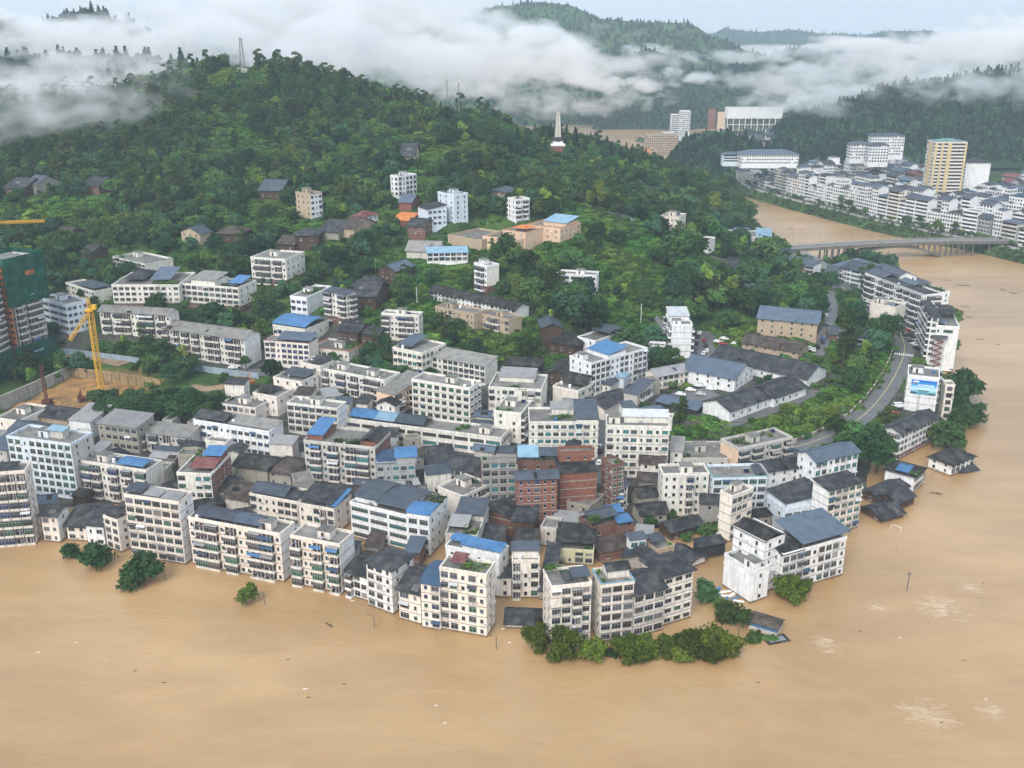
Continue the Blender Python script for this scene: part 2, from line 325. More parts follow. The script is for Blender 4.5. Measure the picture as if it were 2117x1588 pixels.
def mesh_np(name, V, Fq, mats, mi=None):
    me = bpy.data.meshes.new(name); V = np.asarray(V, dtype=np.float32); Fq = np.asarray(Fq, dtype=np.int32); k = Fq.shape[1]
    me.vertices.add(len(V)); me.vertices.foreach_set('co', V.ravel()); me.loops.add(Fq.size); me.loops.foreach_set('vertex_index', Fq.ravel())
    me.polygons.add(len(Fq)); me.polygons.foreach_set('loop_start', np.arange(0, Fq.size, k, dtype=np.int32))
    for m in mats: me.materials.append(m)
    if mi is not None: me.polygons.foreach_set('material_index', np.asarray(mi, dtype=np.int32))
    me.update(calc_edges=True); me.validate(); return me
GARD = leafmat('garden', (0.075, 0.15, 0.03)); GARD2 = leafmat('garden_dark', (0.04, 0.085, 0.025))
def garden(root, x0, x1, y0, y1, z, seed, dense=9):
    g = np.random.default_rng(seed); k = int(max(40, (x1 - x0) * (y1 - y0) * dense)); C = g.random((k, 3)); n2 = max(3, int((x1 - x0) * (y1 - y0) / 5))
    cx = g.random((n2, 3)); cid = g.integers(0, n2, k)
    X = x0 + (x1 - x0) * (cx[cid, 0] + .12 * g.normal(size=k)); Y = y0 + (y1 - y0) * (cx[cid, 1] + .12 * g.normal(size=k))
    hh = .35 + 1.5 * cx[cid, 2] ** 2
    C = np.stack([np.clip(X, x0, x1), np.clip(Y, y0, y1), z + .1 + hh * g.random(k)], 1)
    N = g.normal(size=(k, 3)); N[:, 2] = abs(N[:, 2]) + .5; N /= np.linalg.norm(N, axis=1, keepdims=True)
    V, Fq = leaf_quads(C, N, .22 + .25 * g.random(k), seed)
    tag(obj('roof_garden', mesh_np('roof_garden', V, Fq, [GARD, GARD2], g.integers(0, 2, k)), root), kind='stuff')
# ---------------------------------------------------------------- buildings
ZM = [(1700, 0), (1090, 0), (1050, .8), (983, 2), (944, 3), (900, 5), (850, 8), (806, 11), (757, 14), (700, 22), (640, 29), (600, 33), (550, 40), (500, 49), (450, 58), (400, 68), (350, 77.5), (300, 87), (250, 101), (140, 136)]
def zmap(y): return float(np.interp(-y, [-a for a, _ in ZM], [b for _, b in ZM]))
RECTS = []                                                         # (corner, u, n, W, D, zb) of everything built
def solve_top(bx, by, yb, zb):
    lo, hi = zb + .5, min(zb + 120, H - 0.5)
    for _ in range(50):
        zt = (lo + hi) / 2; p = P(bx, by, zt) if fac(by) > 0.002 else None
        y = proj((p.x, p.y, zb))[1]
        if y < yb: lo = zt
        else: hi = zt
    return (lo + hi) / 2
NB = [0]; BLAB = []
def B(kind, pts, yb, wall, ff, fs, roof, label, z=None, cat='building', side=None, can=(), gar=(), hut=None, gl=GL_DEF, band=None, small=False, group=None, top=0, z0=None, fh0=3.05, base=None, par=0.9):
    NB[0] += 1; rr = random.Random(NB[0] * 13 + 5)
    q = [float(v) for v in pts.replace(',', ' ').split()]
    zb = zmap(yb) if z is None else z
    zt = solve_top(q[2], q[3], yb, zb)
    A, Bp, C = P(q[0], q[1], zt), P(q[2], q[3], zt), P(q[4], q[5], zt)
    u = (Bp - A); W = u.length; u.normalize(); nv = Vector((-u.y, u.x, 0))
    if nv.y < 0: nv = -nv
    D = max(3.5, min(45, (C - A).dot(nv)))
    return BW(kind, A, u, W, D, zb, zt, wall, ff, fs, roof, label, rr, cat, side, can, gar, hut, gl, band, small, group, fh0, base, par)
def BW(kind, A, u, W, D, zb, zt, wall, ff, fs, roof, label, rr, cat='building', side=None, can=(), gar=(), hut=None, gl=GL_DEF, band=None, small=False, group=None, fh0=3.05, base=None, par=0.9, stuffwin=False):
    ang = math.atan2(u.y, u.x); h = zt - zb
    nv = Vector((-u.y, u.x, 0)); RECTS.append((A.x, A.y, u.x, u.y, nv.x, nv.y, W, D, zb))
    root = thing(kind, label, cat, (A.x, A.y, zb), ang, group); BLAB.append((A.x + u.x * W / 2 + nv.x * D / 2, A.y + u.y * W / 2 + nv.y * D / 2, label))
    n = max(1, int(round(h / fh0))); fh = h / n
    wm = wallm(wall); sm = wallm(side) if side else wm
    b = MB(); b.box(0, 0, -4, W, D, h, 0, 'tblr'); b.add([(0, 0, -4), (0, D, -4), (0, D, h), (0, 0, h)], [(0, 3, 2, 1)], 1); b.add([(W, 0, -4), (W, D, -4), (W, D, h), (W, 0, h)], [(0, 1, 2, 3)], 1)
    b.build('wall', [wm, sm], root)
    if base:
        b = MB(); e = .05; b.box(-e, -e, -4, W + e, D + e, fh * .9, 0, 'b'); b.build('plinth', [wallm(base)], root)
    if zb < .5 and not stuffwin:
        b = MB(); e = .04; b.box(-e, -e, -2, W + e, D + e, .55, 0, 'b'); b.build('mud_line', [M_MUD], root)
    if band:
        b = MB(); e = .06
        for f in range(1, n + 1):
            zz = f * fh - .12
            b.box(-e, -e, zz, W + e, 0, zz + .14, 0, 'k'); b.box(W, 0, zz, W + e, D, zz + .14, 0, 'l'); b.box(-e, 0, zz, 0, D, zz + .14, 0, 'r')
        b.build('floor_band', [band], root)
    if side in ('brick', 'dbrick') or wall in ('brick', 'dbrick'):
        b = MB(); e = .05
        for f in range(1, n + 1):
            zz = f * fh - .3
            if wall in ('brick', 'dbrick'): b.box(-e, -e, zz, W + e, 0, zz + .28, 0, 'k')
            b.box(W, -e * .5, zz, W + e, D, zz + .28, 0, 'l'); b.box(-e, -e * .5, zz, 0, D, zz + .28, 0, 'r')
        for x in (W,):
            for i in range(int(D / 4) + 1): y = min(D - .3, i * 4.0); b.box(x + e, y, -2, x + e + .02, y + .3, h - .02, 0, 'l')
        b.build('concrete_frame', [M_CONC], root)
    if stuffwin:
        b = MB()
        for (Wd, org, a, code) in ((W, (0, 0), 0, ff), (D, (W, 0), math.pi / 2, fs), (D, (0, D), -math.pi / 2, fs)):
            nc = max(1, int(round(Wd / 2.6))); cw = Wd / nc; ca, sa = math.cos(a), math.sin(a)
            if code == '-': continue
            for f in range(n):
                if code == 'r':
                    x0, x1 = .5, Wd - .5; segs = [(x0, x1)]
                else: segs = [((i + .5) * cw - cw * .3, (i + .5) * cw + cw * .3) for i in range(nc) if rr.random() > .08]
                for x0, x1 in segs:
                    z0 = f * fh + .9; z1 = z0 + 1.55
                    v = [(org[0] + ca * x + sa * o2, org[1] + sa * x - ca * o2, zz) for o2 in (0.0, .05) for x, zz in ((x0, z0), (x1, z0), (x1, z1), (x0, z1))]
                    b.add(v, [(4, 5, 6, 7), (0, 1, 5, 4), (1, 2, 6, 5), (2, 3, 7, 6), (3, 0, 4, 7)], rr.choice([0, 0, 0, 1]))
                    if code == 'b' : 
                        v = [(org[0] + ca * x + sa * o2, org[1] + sa * x - ca * o2, zz) for o2 in (0.0, .9) for x, zz in ((x0 - .2, z0 - 1), (x1 + .2, z0 - 1), (x1 + .2, z0), (x0 - .2, z0))]
                        b.add(v, [(4, 5, 6, 7), (0, 1, 5, 4), (1, 2, 6, 5), (2, 3, 7, 6), (3, 0, 4, 7)], 2)
        if b.v: tag(b.build('glazing', [GLASS['k'], GLASS['s'], wm], root), kind='stuff')
    else:
        facade(root, W, 0, n, fh, (0, 0), 0, ff, rr, gl, wall, small)
        facade(root, D, 0, n, fh, (W, 0), math.pi / 2, fs, rr, gl, wall, small); facade(root, D, 0, n, fh, (0, D), -math.pi / 2, fs, rr, gl, wall, small)
    rk = roof.split(':'); ty = rk[0]; rc = rk[1] if len(rk) > 1 else 'fl'
    if ty[0] == 'f':
        p = par
        b = MB(); b.box(0, 0, h - .2, W, D, h, 0); b.build('roof', [M_FLAT], root, (0, 0, 0.004))
        b = MB(); t = .22; e = .12
        b.box(-e, -e, h - .15, W + e, t, h + p, 0); b.box(-e, D - t, h - .15, W + e, D + e, h + p, 0); b.box(-e, t, h - .15, t, D - t, h + p, 0); b.box(W - t, t, h - .15, W + e, D - t, h + p, 0)
        if rc != 'fl': b.box(-e - .1, -e - .1, h + p, W + e + .1, t, h + p + .2, 1); b.box(W - t, t, h + p, W + e + .1, D - t, h + p + .2, 1); b.box(-e - .1, t, h + p, t, D - t, h + p + .2, 1)
        b.build('parapet', [wm, roofm(rc) if rc != 'fl' else wm], root)
        if hut is None: hut = [(rr.uniform(.1, .6), rr.uniform(.45, .7))] if (W > 9 and D > 7 and not can) else []
        for (hu, hv) in hut:
            a, c = min(4.2, W * .4), min(3.6, D * .4); x, y = hu * (W - a), hv * (D - c)
            b = MB(); b.box(x, y, h, x + a, y + c, h + 2.6, 0, 'b'); b.box(x - .3, y - .3, h + 2.6, x + a + .3, y + c + .3, h + 2.8, 1); rh = b.build('roof_hut', [wm, M_FLAT], root); b = MB(); b.box(x + a * .3, y - .04, h + .02, x + a * .3 + .9, y, h + 2.0); b.build('door', [GLASS['n']], rh)
        if not small:
            for i in range(rr.randint(0, 3) if W * D > 60 else 0):
                x, y = rr.uniform(1, W - 1.5), rr.uniform(1, D - 1.5); b = MB()
                t = rr.random()
                if t < .4: b.lathe(x, y, [(.62, h), (.65, h + 1.3), (.3, h + 1.55)], 10); b.build('water_tank', [rr.choice([M_STEEL, M_WHITE, roofm('bl')])], root)
                elif t < .65:
                    b.add([(x, y, h + .3), (x + 1.8, y, h + .3), (x + 1.8, y + 1.2, h + 1.2), (x, y + 1.2, h + 1.2)], [(0, 1, 2, 3), (3, 2, 1, 0)], 0); b.bar((x - .1, y + 1.25, h + 1.3), (x + 1.9, y + 1.25, h + 1.3), .22, 1, 8); b.bar((x + .1, y + 1.2, h), (x + .1, y + 1.2, h + 1.2), .04, 1); b.bar((x + 1.7, y + 1.2, h), (x + 1.7, y + 1.2, h + 1.2), .04, 1)
                    b.build('solar_heater', [GLASS['b'], M_STEEL], root)
                else:
                    for k in range(4): xx, yy = x + rr.uniform(-.8, .8), y + rr.uniform(-.8, .8); s = rr.uniform(.2, .5); b.box(xx, yy, h, xx + s * 1.6, yy + s, h + s, k % 2)
                    tag(b.build('roof_clutter', [M_METAL, M_SLAB], root), kind='stuff')
    else:
        ax = ty[1] if len(ty) > 1 else 'u'
        b, r = roof_mb(W, D, ty[0], ax, ov=0.9 if ty[0] in 'gh' else .5)
        b.build('roof', [roofm(rc)], root, (0, 0, h - .02))
        g = gable_fill(W, D, ty[0], ax, r)
        if ty[0] == 'g' and not stuffwin and min(W, D) > 4:
            ov = .9; sp = (D if ax == 'u' else W) + 2 * ov; LL = W if ax == 'u' else D; sl = r / (sp / 2)
            for k in range(rr.randint(0, 3)):
                s0 = rr.uniform(0, LL * .75); s1 = s0 + rr.uniform(1, 3.5); t0_ = rr.uniform(.1, sp / 2 * .5); t1_ = min(sp / 2 * .92, t0_ + rr.uniform(1.0, 3.0)); sd_ = rr.choice((0, 1)); pb = MB()
                def rp(s, t): 
                    yy = -ov + t if sd_ == 0 else sp - ov - t
                    return (s, yy, t * sl + .2) if ax == 'u' else (yy, s, t * sl + .2)
                q = [rp(s0, t0_), rp(s1, t0_), rp(s1, t1_), rp(s0, t1_)]; pb.add(q + [(a_, b_, c_ - .05) for a_, b_, c_ in q], [(0, 1, 2, 3), (3, 2, 1, 0), (0, 4, 5, 1), (1, 5, 6, 2), (2, 6, 7, 3), (3, 7, 4, 0)]); pb.build('roof_patch', [roofm(rr.choice(['gy', 'lg', 'bk', 'br', 'dk', 'fl', 'sb']))], root, (0, 0, h))
        for g1 in g: g1.build('gable_wall', [wm], root, (0, 0, h))
    for c in can:
        u0, u1, v0, v1, ty, cc = c[:6]; lift = c[6] if len(c) > 6 else 2.3
        b, r = roof_mb((u1 - u0) * W, (v1 - v0) * D, ty[0], ty[1], ov=.35, th=.08)
        cn = b.build('canopy_roof', [roofm(cc)], root, (u0 * W, v0 * D, h + lift))
        b = MB()
        for x in (u0 * W + .15, u1 * W - .15):
            for y in (v0 * D + .15, v1 * D - .15): b.box(x - .06, y - .06, h, x + .06, y + .06, h + lift + .05)
        if len(c) > 7:
            zz = lift * c[7]; b.box(u0 * W + .2, v0 * D + .2, h, u1 * W - .2, v1 * D - .2, h + zz, 1, 'b')
        tag(b.build('canopy_frame', [M_METAL, sm], cn, (-u0 * W, -v0 * D, -h - lift)), kind='stuff')
    if not gar and ty[0] == 'f' and not stuffwin and rr.random() < .55 and W > 7:
        a0 = rr.uniform(0, .6); gar = [(a0, min(.97, a0 + rr.uniform(.15, .4)), .03, .16)] if rr.random() < .6 else [(.03, .15, .2, rr.uniform(.4, .9))]
    for i, gq in enumerate(gar): garden(root, gq[0] * W, gq[1] * W, gq[2] * D, gq[3] * D, h + (gq[4] if len(gq) > 4 else 0), NB[0] * 7 + i)
    root['dims'] = (W, D, h); root['fl'] = (n, fh)
    return root
# ---------------------------------------------------------------- flooded waterfront row
AB, HS, SH = 'apartment_building', 'house', 'shop_house'
B(AB, '-75,986 52,977 91,957', 1122, 'pink', 'bb', 's', 'f', 'pinkish eight-storey block with dark blue glazed balconies rising from the flood', gl='bbbkg', band=M_LINE, can=[(.0, .85, .1, .7, 'su', 'dk', 1.2)])
B(HS, '84,1066 117,1068 141,1049', 1122, 'pink', 'w', 's', 'gu:dk', 'narrow three-storey house with white side wall beside the blue-balconied block', side='white', cat='house', gl='s')
B(HS, '137,1087 177,1090 209,1044', 1120, 'pink', 'm', '-', 'gu:dk', 'low two-storey house under a broad dark slate roof at the waterline', cat='house')
B(HS, '177,1086 213,1089 222,1056', 1130, 'white', 'w', '-', 'su:dk', 'two-storey white house with teal curtain window and dark lean-to roof', cat='house', gl='tkk')
B(HS, '214,1070 243,1080 262,1065', 1143, 'pink', 'w', 's', 'f', 'slim three-storey house squeezed against the seven-storey pinkish block', cat='house', can=[(.05, .95, .1, .9, 'gu', 'dk', 1.6)])
B(AB, '257,1026 369,1042 416,1024', 1168, 'pink', 'W', 's', 'f', 'pinkish seven-storey block with white side wall and sheet-roofed terrace', side='white', band=M_LINE, can=[(.02, .3, .1, .9, 'au', 'gy', 1.8), (.35, .62, .1, .6, 'su', 'lg', 1.2), (.68, .98, .05, .6, 'su', 'lg', 1.0)])
B(AB, '389,1073 579,1108 613,1085', 1204, 'pink', 'b', '-', 'f', 'long five-storey block with stacked bay balconies and blue-grey roof shed', side='white', can=[(.05, .5, .15, .95, 'gu', 'gy', 1.4), (.5, .78, .12, .9, 'gu', 'sb', 1.6)], band=M_RLINE, hut=[(.85, .4)], gl='kkgsn')
B(AB, '601,1111 702,1130 734,1104', 1228, 'pink', 'b', '-', 'f', 'five-storey block with bay balconies and bare puddled roof terrace', side='white', band=M_LINE, hut=[(.62, .5)], gl='kktgn')
B(SH, '717,1180 758,1193 790,1160', 1244, 'white', 'm', '-', 'gu:dk', 'low white shop house with open balconies beneath a dark roof at the waterline', cat='house')
B(SH, '757,1162 809,1180 855,1150', 1271, 'white', 'w', 's', 'hu:dk', 'white five-storey house with big dark hip roof over an open top floor', cat='house', band=M_LINE)
B(SH, '824,1218 869,1230 905,1178', 1292, 'cream', 'm', '-', 'gu:dk', 'cream three-storey shop house with long dark roof between taller white houses', cat='house', band=M_RLINE)
B(SH, '870,1205 909,1211 940,1165', 1304, 'cream', 'w', '-', 'au:db', 'narrow cream house with curved dark blue sheet roof', cat='house', band=M_LINE, gl='kkgb')
B(AB, '909,1177 1005,1193 1023,1167', 1318, 'cream', 'w', 's', 'f', 'cream seven-storey corner block with a lush green roof garden', band=M_LINE, gar=[(.42, .97, .05, .8)], can=[(.18, .45, .35, .9, 'su', 'rd', 1.6)], gl='kkksg', hut=[])
B('boat_shed', '1047,1289 1142,1293 1139,1262', 1303, 'white', '-', '-', 'gu:dk', 'low white shed with dark roof almost drowned in the water', cat='shed')
B(AB, '1140,1218 1223,1209 1222,1172', 1326, 'cream', 'm', 's', 'f', 'cream six-storey house with ragged dark roof sheds behind three mango trees', band=M_LINE, gar=[(.0, .6, .55, .95, 1.5)], can=[(.35, .65, .2, .7, 'au', 'dk', 1.4), (.6, 1, .2, .6, 'su', 'gy', 1.8)], hut=[])
B(AB, '1243,1214 1311,1206 1224,1181', 1320, 'cream', 'W', 's', 'f:lb', 'cream six-storey block with pale blue roof edge and garden', band=M_LINE, gar=[(.05, .95, .03, .35), (.03, .25, .3, .9)], can=[(.3, 1, .42, .95, 'gu', 'dk', 2.4, .9)], hut=[])
B(AB, '1312,1230 1374,1215 1352,1172', 1303, 'cream', 'W', '-', 'gu:dk', 'cream four-storey house with open laundry balconies and dark roof', band=M_LINE)
B(AB, '1374,1194 1434,1177 1336,1157', 1277, 'cream', 'e', '-', 'hu:dk', 'cream five-storey house with blue window awnings and dark hip roof', band=M_LINE)
# hotel on the point
B('hotel', '1517,1091 1582,1124 1619,1106', 1229, 'white', 's', 's', 'f:bk', 'tall white hotel stair block with dark ragged tile roof', band=M_LINE, can=[(.0, 1, .0, 1, 'gu', 'bk', .3)], cat='hotel', side='white')
B('hotel_annex', '1498,1149 1556,1185 1582,1168', 1248, 'white', '-', 's', 'f', 'stained white lower hotel annex with roof terrace and air conditioners', cat='hotel', hut=[(.9, .3)])
B('hotel_wing', '1619,1151 1750,1114 1713,1075', 1189, 'white', 'w', 's', 'f', 'long white hotel wing with rows of dark windows under blue sheet canopy', cat='hotel', band=M_LINE, can=[(.3, 1.05, .0, 1.05, 'su', 'sb', 2.4), (-.02, .32, .0, .95, 'gu', 'bk', .4)], hut=[])
B(AB, '1714,1015 1784,998 1692,995', 1091, 'cream', 'w', '-', 'su:dk', 'cream five-storey block with green windows facing the river bend', gl='gtkg', band=M_LINE, side='white')
B(HS, '1687,955 1775,935 1645,937', 1003, 'white', 'w', 's', 'gu:sb', 'white four-storey house with large blue-grey gable roof above open attic', gl='tkt', z=3, cat='house')
WD = 'wooden_house'
B(WD, '1780,1050 1822,1073 1858,1056', 1083, 'wood', 's', '-', 'gv:dk', 'lowest dark timber house with gable standing in the flood', cat='house', z=0)
B(WD, '1818,1024 1858,1040 1885,1024', 1058, 'wood', 's', '-', 'gv:dk', 'dark timber house with stepped slate roof beside the river', cat='house', z=0)
B(WD, '1782,1018 1818,1032 1828,985', 1046, 'wood', 's', '-', 'gv:dk', 'timber house with a blue plastic strip along its dark roof', cat='house', z=0)
B(HS, '1831,970 1891,986 1939,975', 1020, 'white', '-', 'w', 'hu:bk', 'white riverside house with blue patch on its dark tile roof', cat='house', z=0, can=[(.35, .75, .0, .5, 'su', 'bl', .9)], gar=[(.8, 1.05, .0, .4, .6)])
B(HS, '1921,945 1968,962 2006,940', 985, 'white', 's', 'w', 'hu:bk', 'white house with curved dark hip roof standing alone in the river', cat='house', z=0)
B('riverside_hall', '1864,899 1939,862 1832,882', 912, 'white', 'w', 'm', 'gu:dk', 'long white hall with dark slate gable and pink base beside the water', z=0, base='dbrick')
BILL = B(AB, '1877,778 1942,785 1958,766', 852, 'white', '-', 'm', 'f', 'white seven-storey block carrying a big blue billboard', z=6, gar=[(.1, .5, .6, .95)], band=M_DARKF)
B(AB, '1955,798 1974,799 1977,790', 868, 'cream', 'm', 's', 'f', 'slim cream block among trees behind the billboard building', z=1)
STAIR = B('tower_block', '1926,675 1983,679 1987,646', 770, 'white', '-', 's', 'f', 'tall white end block with zigzag red fire stairs', z=0, can=[(.0, .45, .0, 1, 'gv', 'gy', 1.5), (.45, 1, .5, 1, 'hu', 'dk', 3.0)])
B(AB, '1789,567 1910,612 1930,602', 687, 'white', 'b', 'b', 'f', 'long white curved street block with white balconies on every floor', z=8, fh0=3.2, hut=[], can=[(.0, .3, .1, 1, 'gu', 'gy', 1.2), (.3, .75, .0, .45, 'su', 'dk', .6), (.45, .7, .5, 1, 'gu', 'sb', 1.6), (.75, 1, .0, .5, 'su', 'dk', .6)], gar=[(.72, .98, .55, .95)])
B(AB, '1906,622 1926,655 1986,640', 738, 'white', 'bb', 'w', 'hu:dk', 'white street block with dark many-sided roof before the red stairs', z=7)
B(AB, '1741,552 1799,566 1818,556', 602, 'white', 'r', 's', 'gu:gy', 'white block with teal strip windows and blue-grey roofs near the bridge', z=9, gl='ttk')
B(AB, '1724,548 1752,556 1790,540', 590, 'white', 'b', 's', 'hu:sb', 'white block with stepped blue-grey roof closest to the bridge foot', z=9)
B(AB, '1860,585 1925,608 1943,598', 640, 'white', '-', 's', 'f', 'rear white block with bright green roof lawn above the river', z=4, gar=[(.5, 1, .05, .95)], can=[(0, .5, .1, .9, 'su', 'gy', 1)])
B(AB, '1806,556 1852,574 1872,563', 622, 'white', 'b', 's', 'gu:gy', 'white block with patched grey roof joining the curved street block', z=7)
B(AB, '1799,628 1851,638 1822,620', 686, 'cream', '-', '-', 'f', 'plain cream five-storey block half hidden by trees', z=10)
B(AB, '1620,540 1682,550 1706,546', 577, 'tan', 'b', '-', 'su:gy', 'tan three-storey flats with cluttered balconies near the bridge', z=12, side='white')
B(HS, '1702,577 1726,579 1723,562', 596, 'blue', 'w', 's', 'su:gy', 'small blue-green house with grey roof at the lane end', z=11, cat='house')
B('long_barrack', '1487,549 1622,582 1626,563', 595, 'tan', 's', '-', 'gu:dk', 'long single-storey tan barrack with dark tiled roof on the slope', z=19)
B(HS, '1490,489 1595,493 1590,480', 507, 'dirty', 'm', 's', 'f', 'flat weathered house with blue roof patches by the far river', z=20, can=[(.25, .55, .2, .9, 'gu', 'sb', .9), (.7, 1, .1, .8, 'su', 'lb', .8)], cat='house')
B(HS, '1366,448 1404,451 1407,443', 473, 'pink', 'w', 's', 'f', 'pale pink three-storey house among trees on the ridge', z=44, cat='house')
B('warehouse', '1567,658 1690,670 1692,650', 702, 'tan', 's', '-', 'gu:sb', 'tall tan store hall with long pale grey-blue roof', z=15, cat='warehouse')
B(HS, '1622,676 1690,688 1694,672', 703, 'old', 'w', '-', 'gu:dk', 'low dirty annex in front of the tan store hall', z=14.5, cat='house')
B(HS, '1541,602 1575,603 1577,592', 616, 'tan', 's', '-', 'gu:dk', 'small tan cottage under trees above the store hall', z=22, cat='house')
B(HS, '1718,691 1786,697 1790,684', 712, 'brick', 'm', 's', 'gu:gy', 'brick house with grey sheet roof between lane and street', z=12, cat='house')
B('long_barrack', '1535,709 1651,729 1658,712', 740, 'tan', 's', '-', 'gu:br', 'old tan single-storey house with brown tiled roof and light patch', z=13.5, cat='house')
B('warehouse', '1411,763 1519,785 1552,760', 807, 'white', 's', 's', 'gu:sb', 'white warehouse with ribbed blue-grey roof beside the car yard', z=11, cat='warehouse')
B('warehouse', '1470,740 1668,785 1706,763', 800, 'white', 's', '-', 'gu:dk', 'longest white warehouse with broad black gable roof', z=11, cat='warehouse')
B('warehouse', '1509,851 1592,823 1459,830', 841, 'white', 's', '-', 'gu:dk', 'front white warehouse with black gable at the bank edge', z=10, cat='warehouse')
B('warehouse', '1600,824 1667,801 1570,795', 817, 'white', 's', '-', 'gu:dk', 'shorter white warehouse with black gable stepping up behind', z=10.5, cat='warehouse')
B('carport', '1357,830 1441,849 1450,832', 856, 'black', '-', '-', 'au:sb', 'dark vaulted shed with blue-grey arched roof beside the yard', z=9.5, cat='shed')
B(AB, '1290,811 1318,817 1347,797', 847, 'dirty', '-', 'b', 'su:gy', 'narrow weathered block with balconies facing the vaulted shed', z=8.5)
B(HS, '1335,767 1360,779 1404,744', 805, 'cream', '-', 'w', 'gv:lg', 'long cream house with pale sheet roof ending in a small gable', z=9.5, cat='house')
B('tower_block', '1389,674 1431,674 1432,652', 739, 'white', '-', 'b', 'f', 'slender white tower with blank ruled front and cluttered terrace', z=12, band=M_LINE, can=[(0, 1, .45, 1, 'su', 'wt', 2.6, .9)], hut=[(.1, .05)])
B(HS, '1341,717 1374,719 1376,711', 747, 'white', 'w', '-', 'f', 'small white flat-roofed house before the slender white tower', z=13, cat='house')
B(AB, '1178,739 1222,754 1301,711', 818, 'white', 's', 'w', 'f', 'large white six-storey block with bright blue rooftop shed', gl='kks', can=[(.0, 1, .3, .62, 'su', 'bl', 2.2, .9)], hut=[(.3, .03)])
B(AB, '1143,801 1195,812 1219,785', 842, 'cream', '-', 'm', 'f', 'cream four-storey house with dark sheet roof beside the white block', can=[(.15, 1, .3, 1, 'gu', 'bk', 1.6)])
B('warehouse', '1206,836 1250,846 1288,821', 868, 'cream', '-', '-', 'gv:dk', 'cream gabled hall with steep dark roof in the town middle', cat='warehouse')
B(HS, '1228,790 1262,796 1282,780', 812, 'cream', 's', '-', 'hu:gy', 'low cream house with grey-green sheet roof behind the gabled hall', cat='house')
B(HS, '1262,776 1290,780 1300,772', 800, 'blue', 's', '-', 'hu:lb', 'tiny pale blue rooftop house near the cream long house', cat='house')
B(AB, '851,787 971,806 997,791', 880, 'ivory', 'e', 'e', 'f', 'ivory six-storey block with tidy hooded windows on every floor', gl='kgkgk', hut=[(.6, .6)], band=M_LINE)
B(AB, '872,734 1003,758 1011,742', 795, 'ivory', 'w', '-', 'su:fl', 'ivory three-storey dormitory with plain grey roof below the hill')
B(AB, '812,721 872,733 897,708', 778, 'cream', 'w', 'w', 'f', 'cream four-storey house with teal windows and grey roof shed', gl='tkk', can=[(.0, .45, .2, .9, 'su', 'sb', 1.2)])
B(AB, '663,764 795,789 819,772', 832, 'ivory', 'b', '-', 'f', 'weathered ivory four-storey flats with blue balcony glass and roof huts', gl='kbtn', hut=[(.2, .5), (.75, .4)])
B(AB, '778,807 816,817 851,783', 855, 'peach', '-', 'b', 'su:fl', 'four-storey block with blank peach end wall')
B(AB, '593,836 697,848 722,835', 905, 'ivory', 'W', '-', 'f', 'ivory school block with arched top windows and rubble-strewn roof', gl='kkn', side='white', hut=[(.5, .6)], band=M_LINE)
B(AB, '456,836 528,846 575,830', 874, 'cream', 'w', 's', 'f', 'cream three-storey school wing with wide pale flat roofs', par=.6)
B(AB, '565,783 624,793 662,777', 828, 'cream', 's', 's', 'f', 'cream flat-roofed block with long grey shed behind the school', can=[(.1, .9, .4, 1, 'su', 'gy', 1)])
B(AB, '620,752 662,760 690,748', 800, 'cream', 's', 's', 'f', 'stepped cream house beside the street with grey roof', can=[(.3, 1, .2, 1, 'su', 'dk', 1)])
B(AB, '523,815 572,824 600,806', 858, 'cream', 's', 's', 'f', 'cream flat block with black roof shed and planted terrace', can=[(.1, .6, .2, .9, 'au', 'bk', 1.2)], gar=[(.0, .4, .0, .3)])
B(AB, '400,871 556,896 594,880', 947, 'white', 'w', 's', 'f', 'bright white four-storey block with blue-violet windows', gl='bkbk', can=[(.0, .4, .1, 1, 'gu', 'dk', 1.6), (.42, 1, .25, 1, 'su', 'fl', .5)], hut=[])
B('long_block', '715,868 1036,909 1060,889', 943, 'ivory', 'r', 'w', 'f', 'very long ivory three-storey block with mixed sheet roofs', gl='kntk', can=[(.02, .18, .1, .9, 'gu', 'bl', 1.6), (.18, .32, .1, .9, 'gu', 'lb', 1.4), (.32, .5, .1, .95, 'gu', 'gy', 1.4)], gar=[(.68, .76, .3, .8)], hut=[(.9, .5)])
B(AB, '628,914 775,929 815,898', 1004, 'dirty', 'b', '-', 'f', 'weathered five-storey flats with exposed brick end and planted roof', side='brick', can=[(.0, .22, .2, 1, 'su', 'bl', 2.0, .8), (.78, 1, .1, .9, 'gv', 'dk', 2.2, .8)], gar=[(.4, .78, .0, .3), (.85, 1, .0, .2)], hut=[], gl='kktn')
B(AB, '778,961 858,957 884,934', 1012, 'grey', 'w', 's', 'f', 'grey rendered block with curved bright blue roof', can=[(.0, .5, .0, .9, 'su', 'db', .4), (.5, 1.05, .0, 1, 'au', 'bl', 2.4, .9)], gl='ktk')
B(AB, '884,957 981,977 996,949', 1010, 'white', 'w', '-', 'gu:dk', 'white three-storey house under a streaked dark gable roof')
B(AB, '996,957 1067,954 1069,945', 1052, 'conc', 'w', '-', 'f', 'unfinished grey and brick tower with satellite clutter', side='brick', gl='tks', base='brick')
B(AB, '1072,958 1152,958 1152,936', 1040, 'dbrick', 's', '-', 'f', 'brick house topped by blue plastic and pale canopy', can=[(.0, .5, .1, .9, 'su', 'lb', 2.0), (.55, 1, .2, .9, 'gu', 'gy', 2.2)], gar=[(.3, .9, .02, .3)], hut=[])
B(AB, '1069,992 1152,988 1151,972', 1086, 'brick', 'w', '-', 'gu:gy', 'red brick five-storey house with blue-edged canopy and open attic', gl='bks')
B(AB, '1157,939 1228,936 1228,925', 1042, 'brick', 's', '-', 'f', 'upper red brick house with two windows and water tanks', side='brick', hut=[], gl='k')
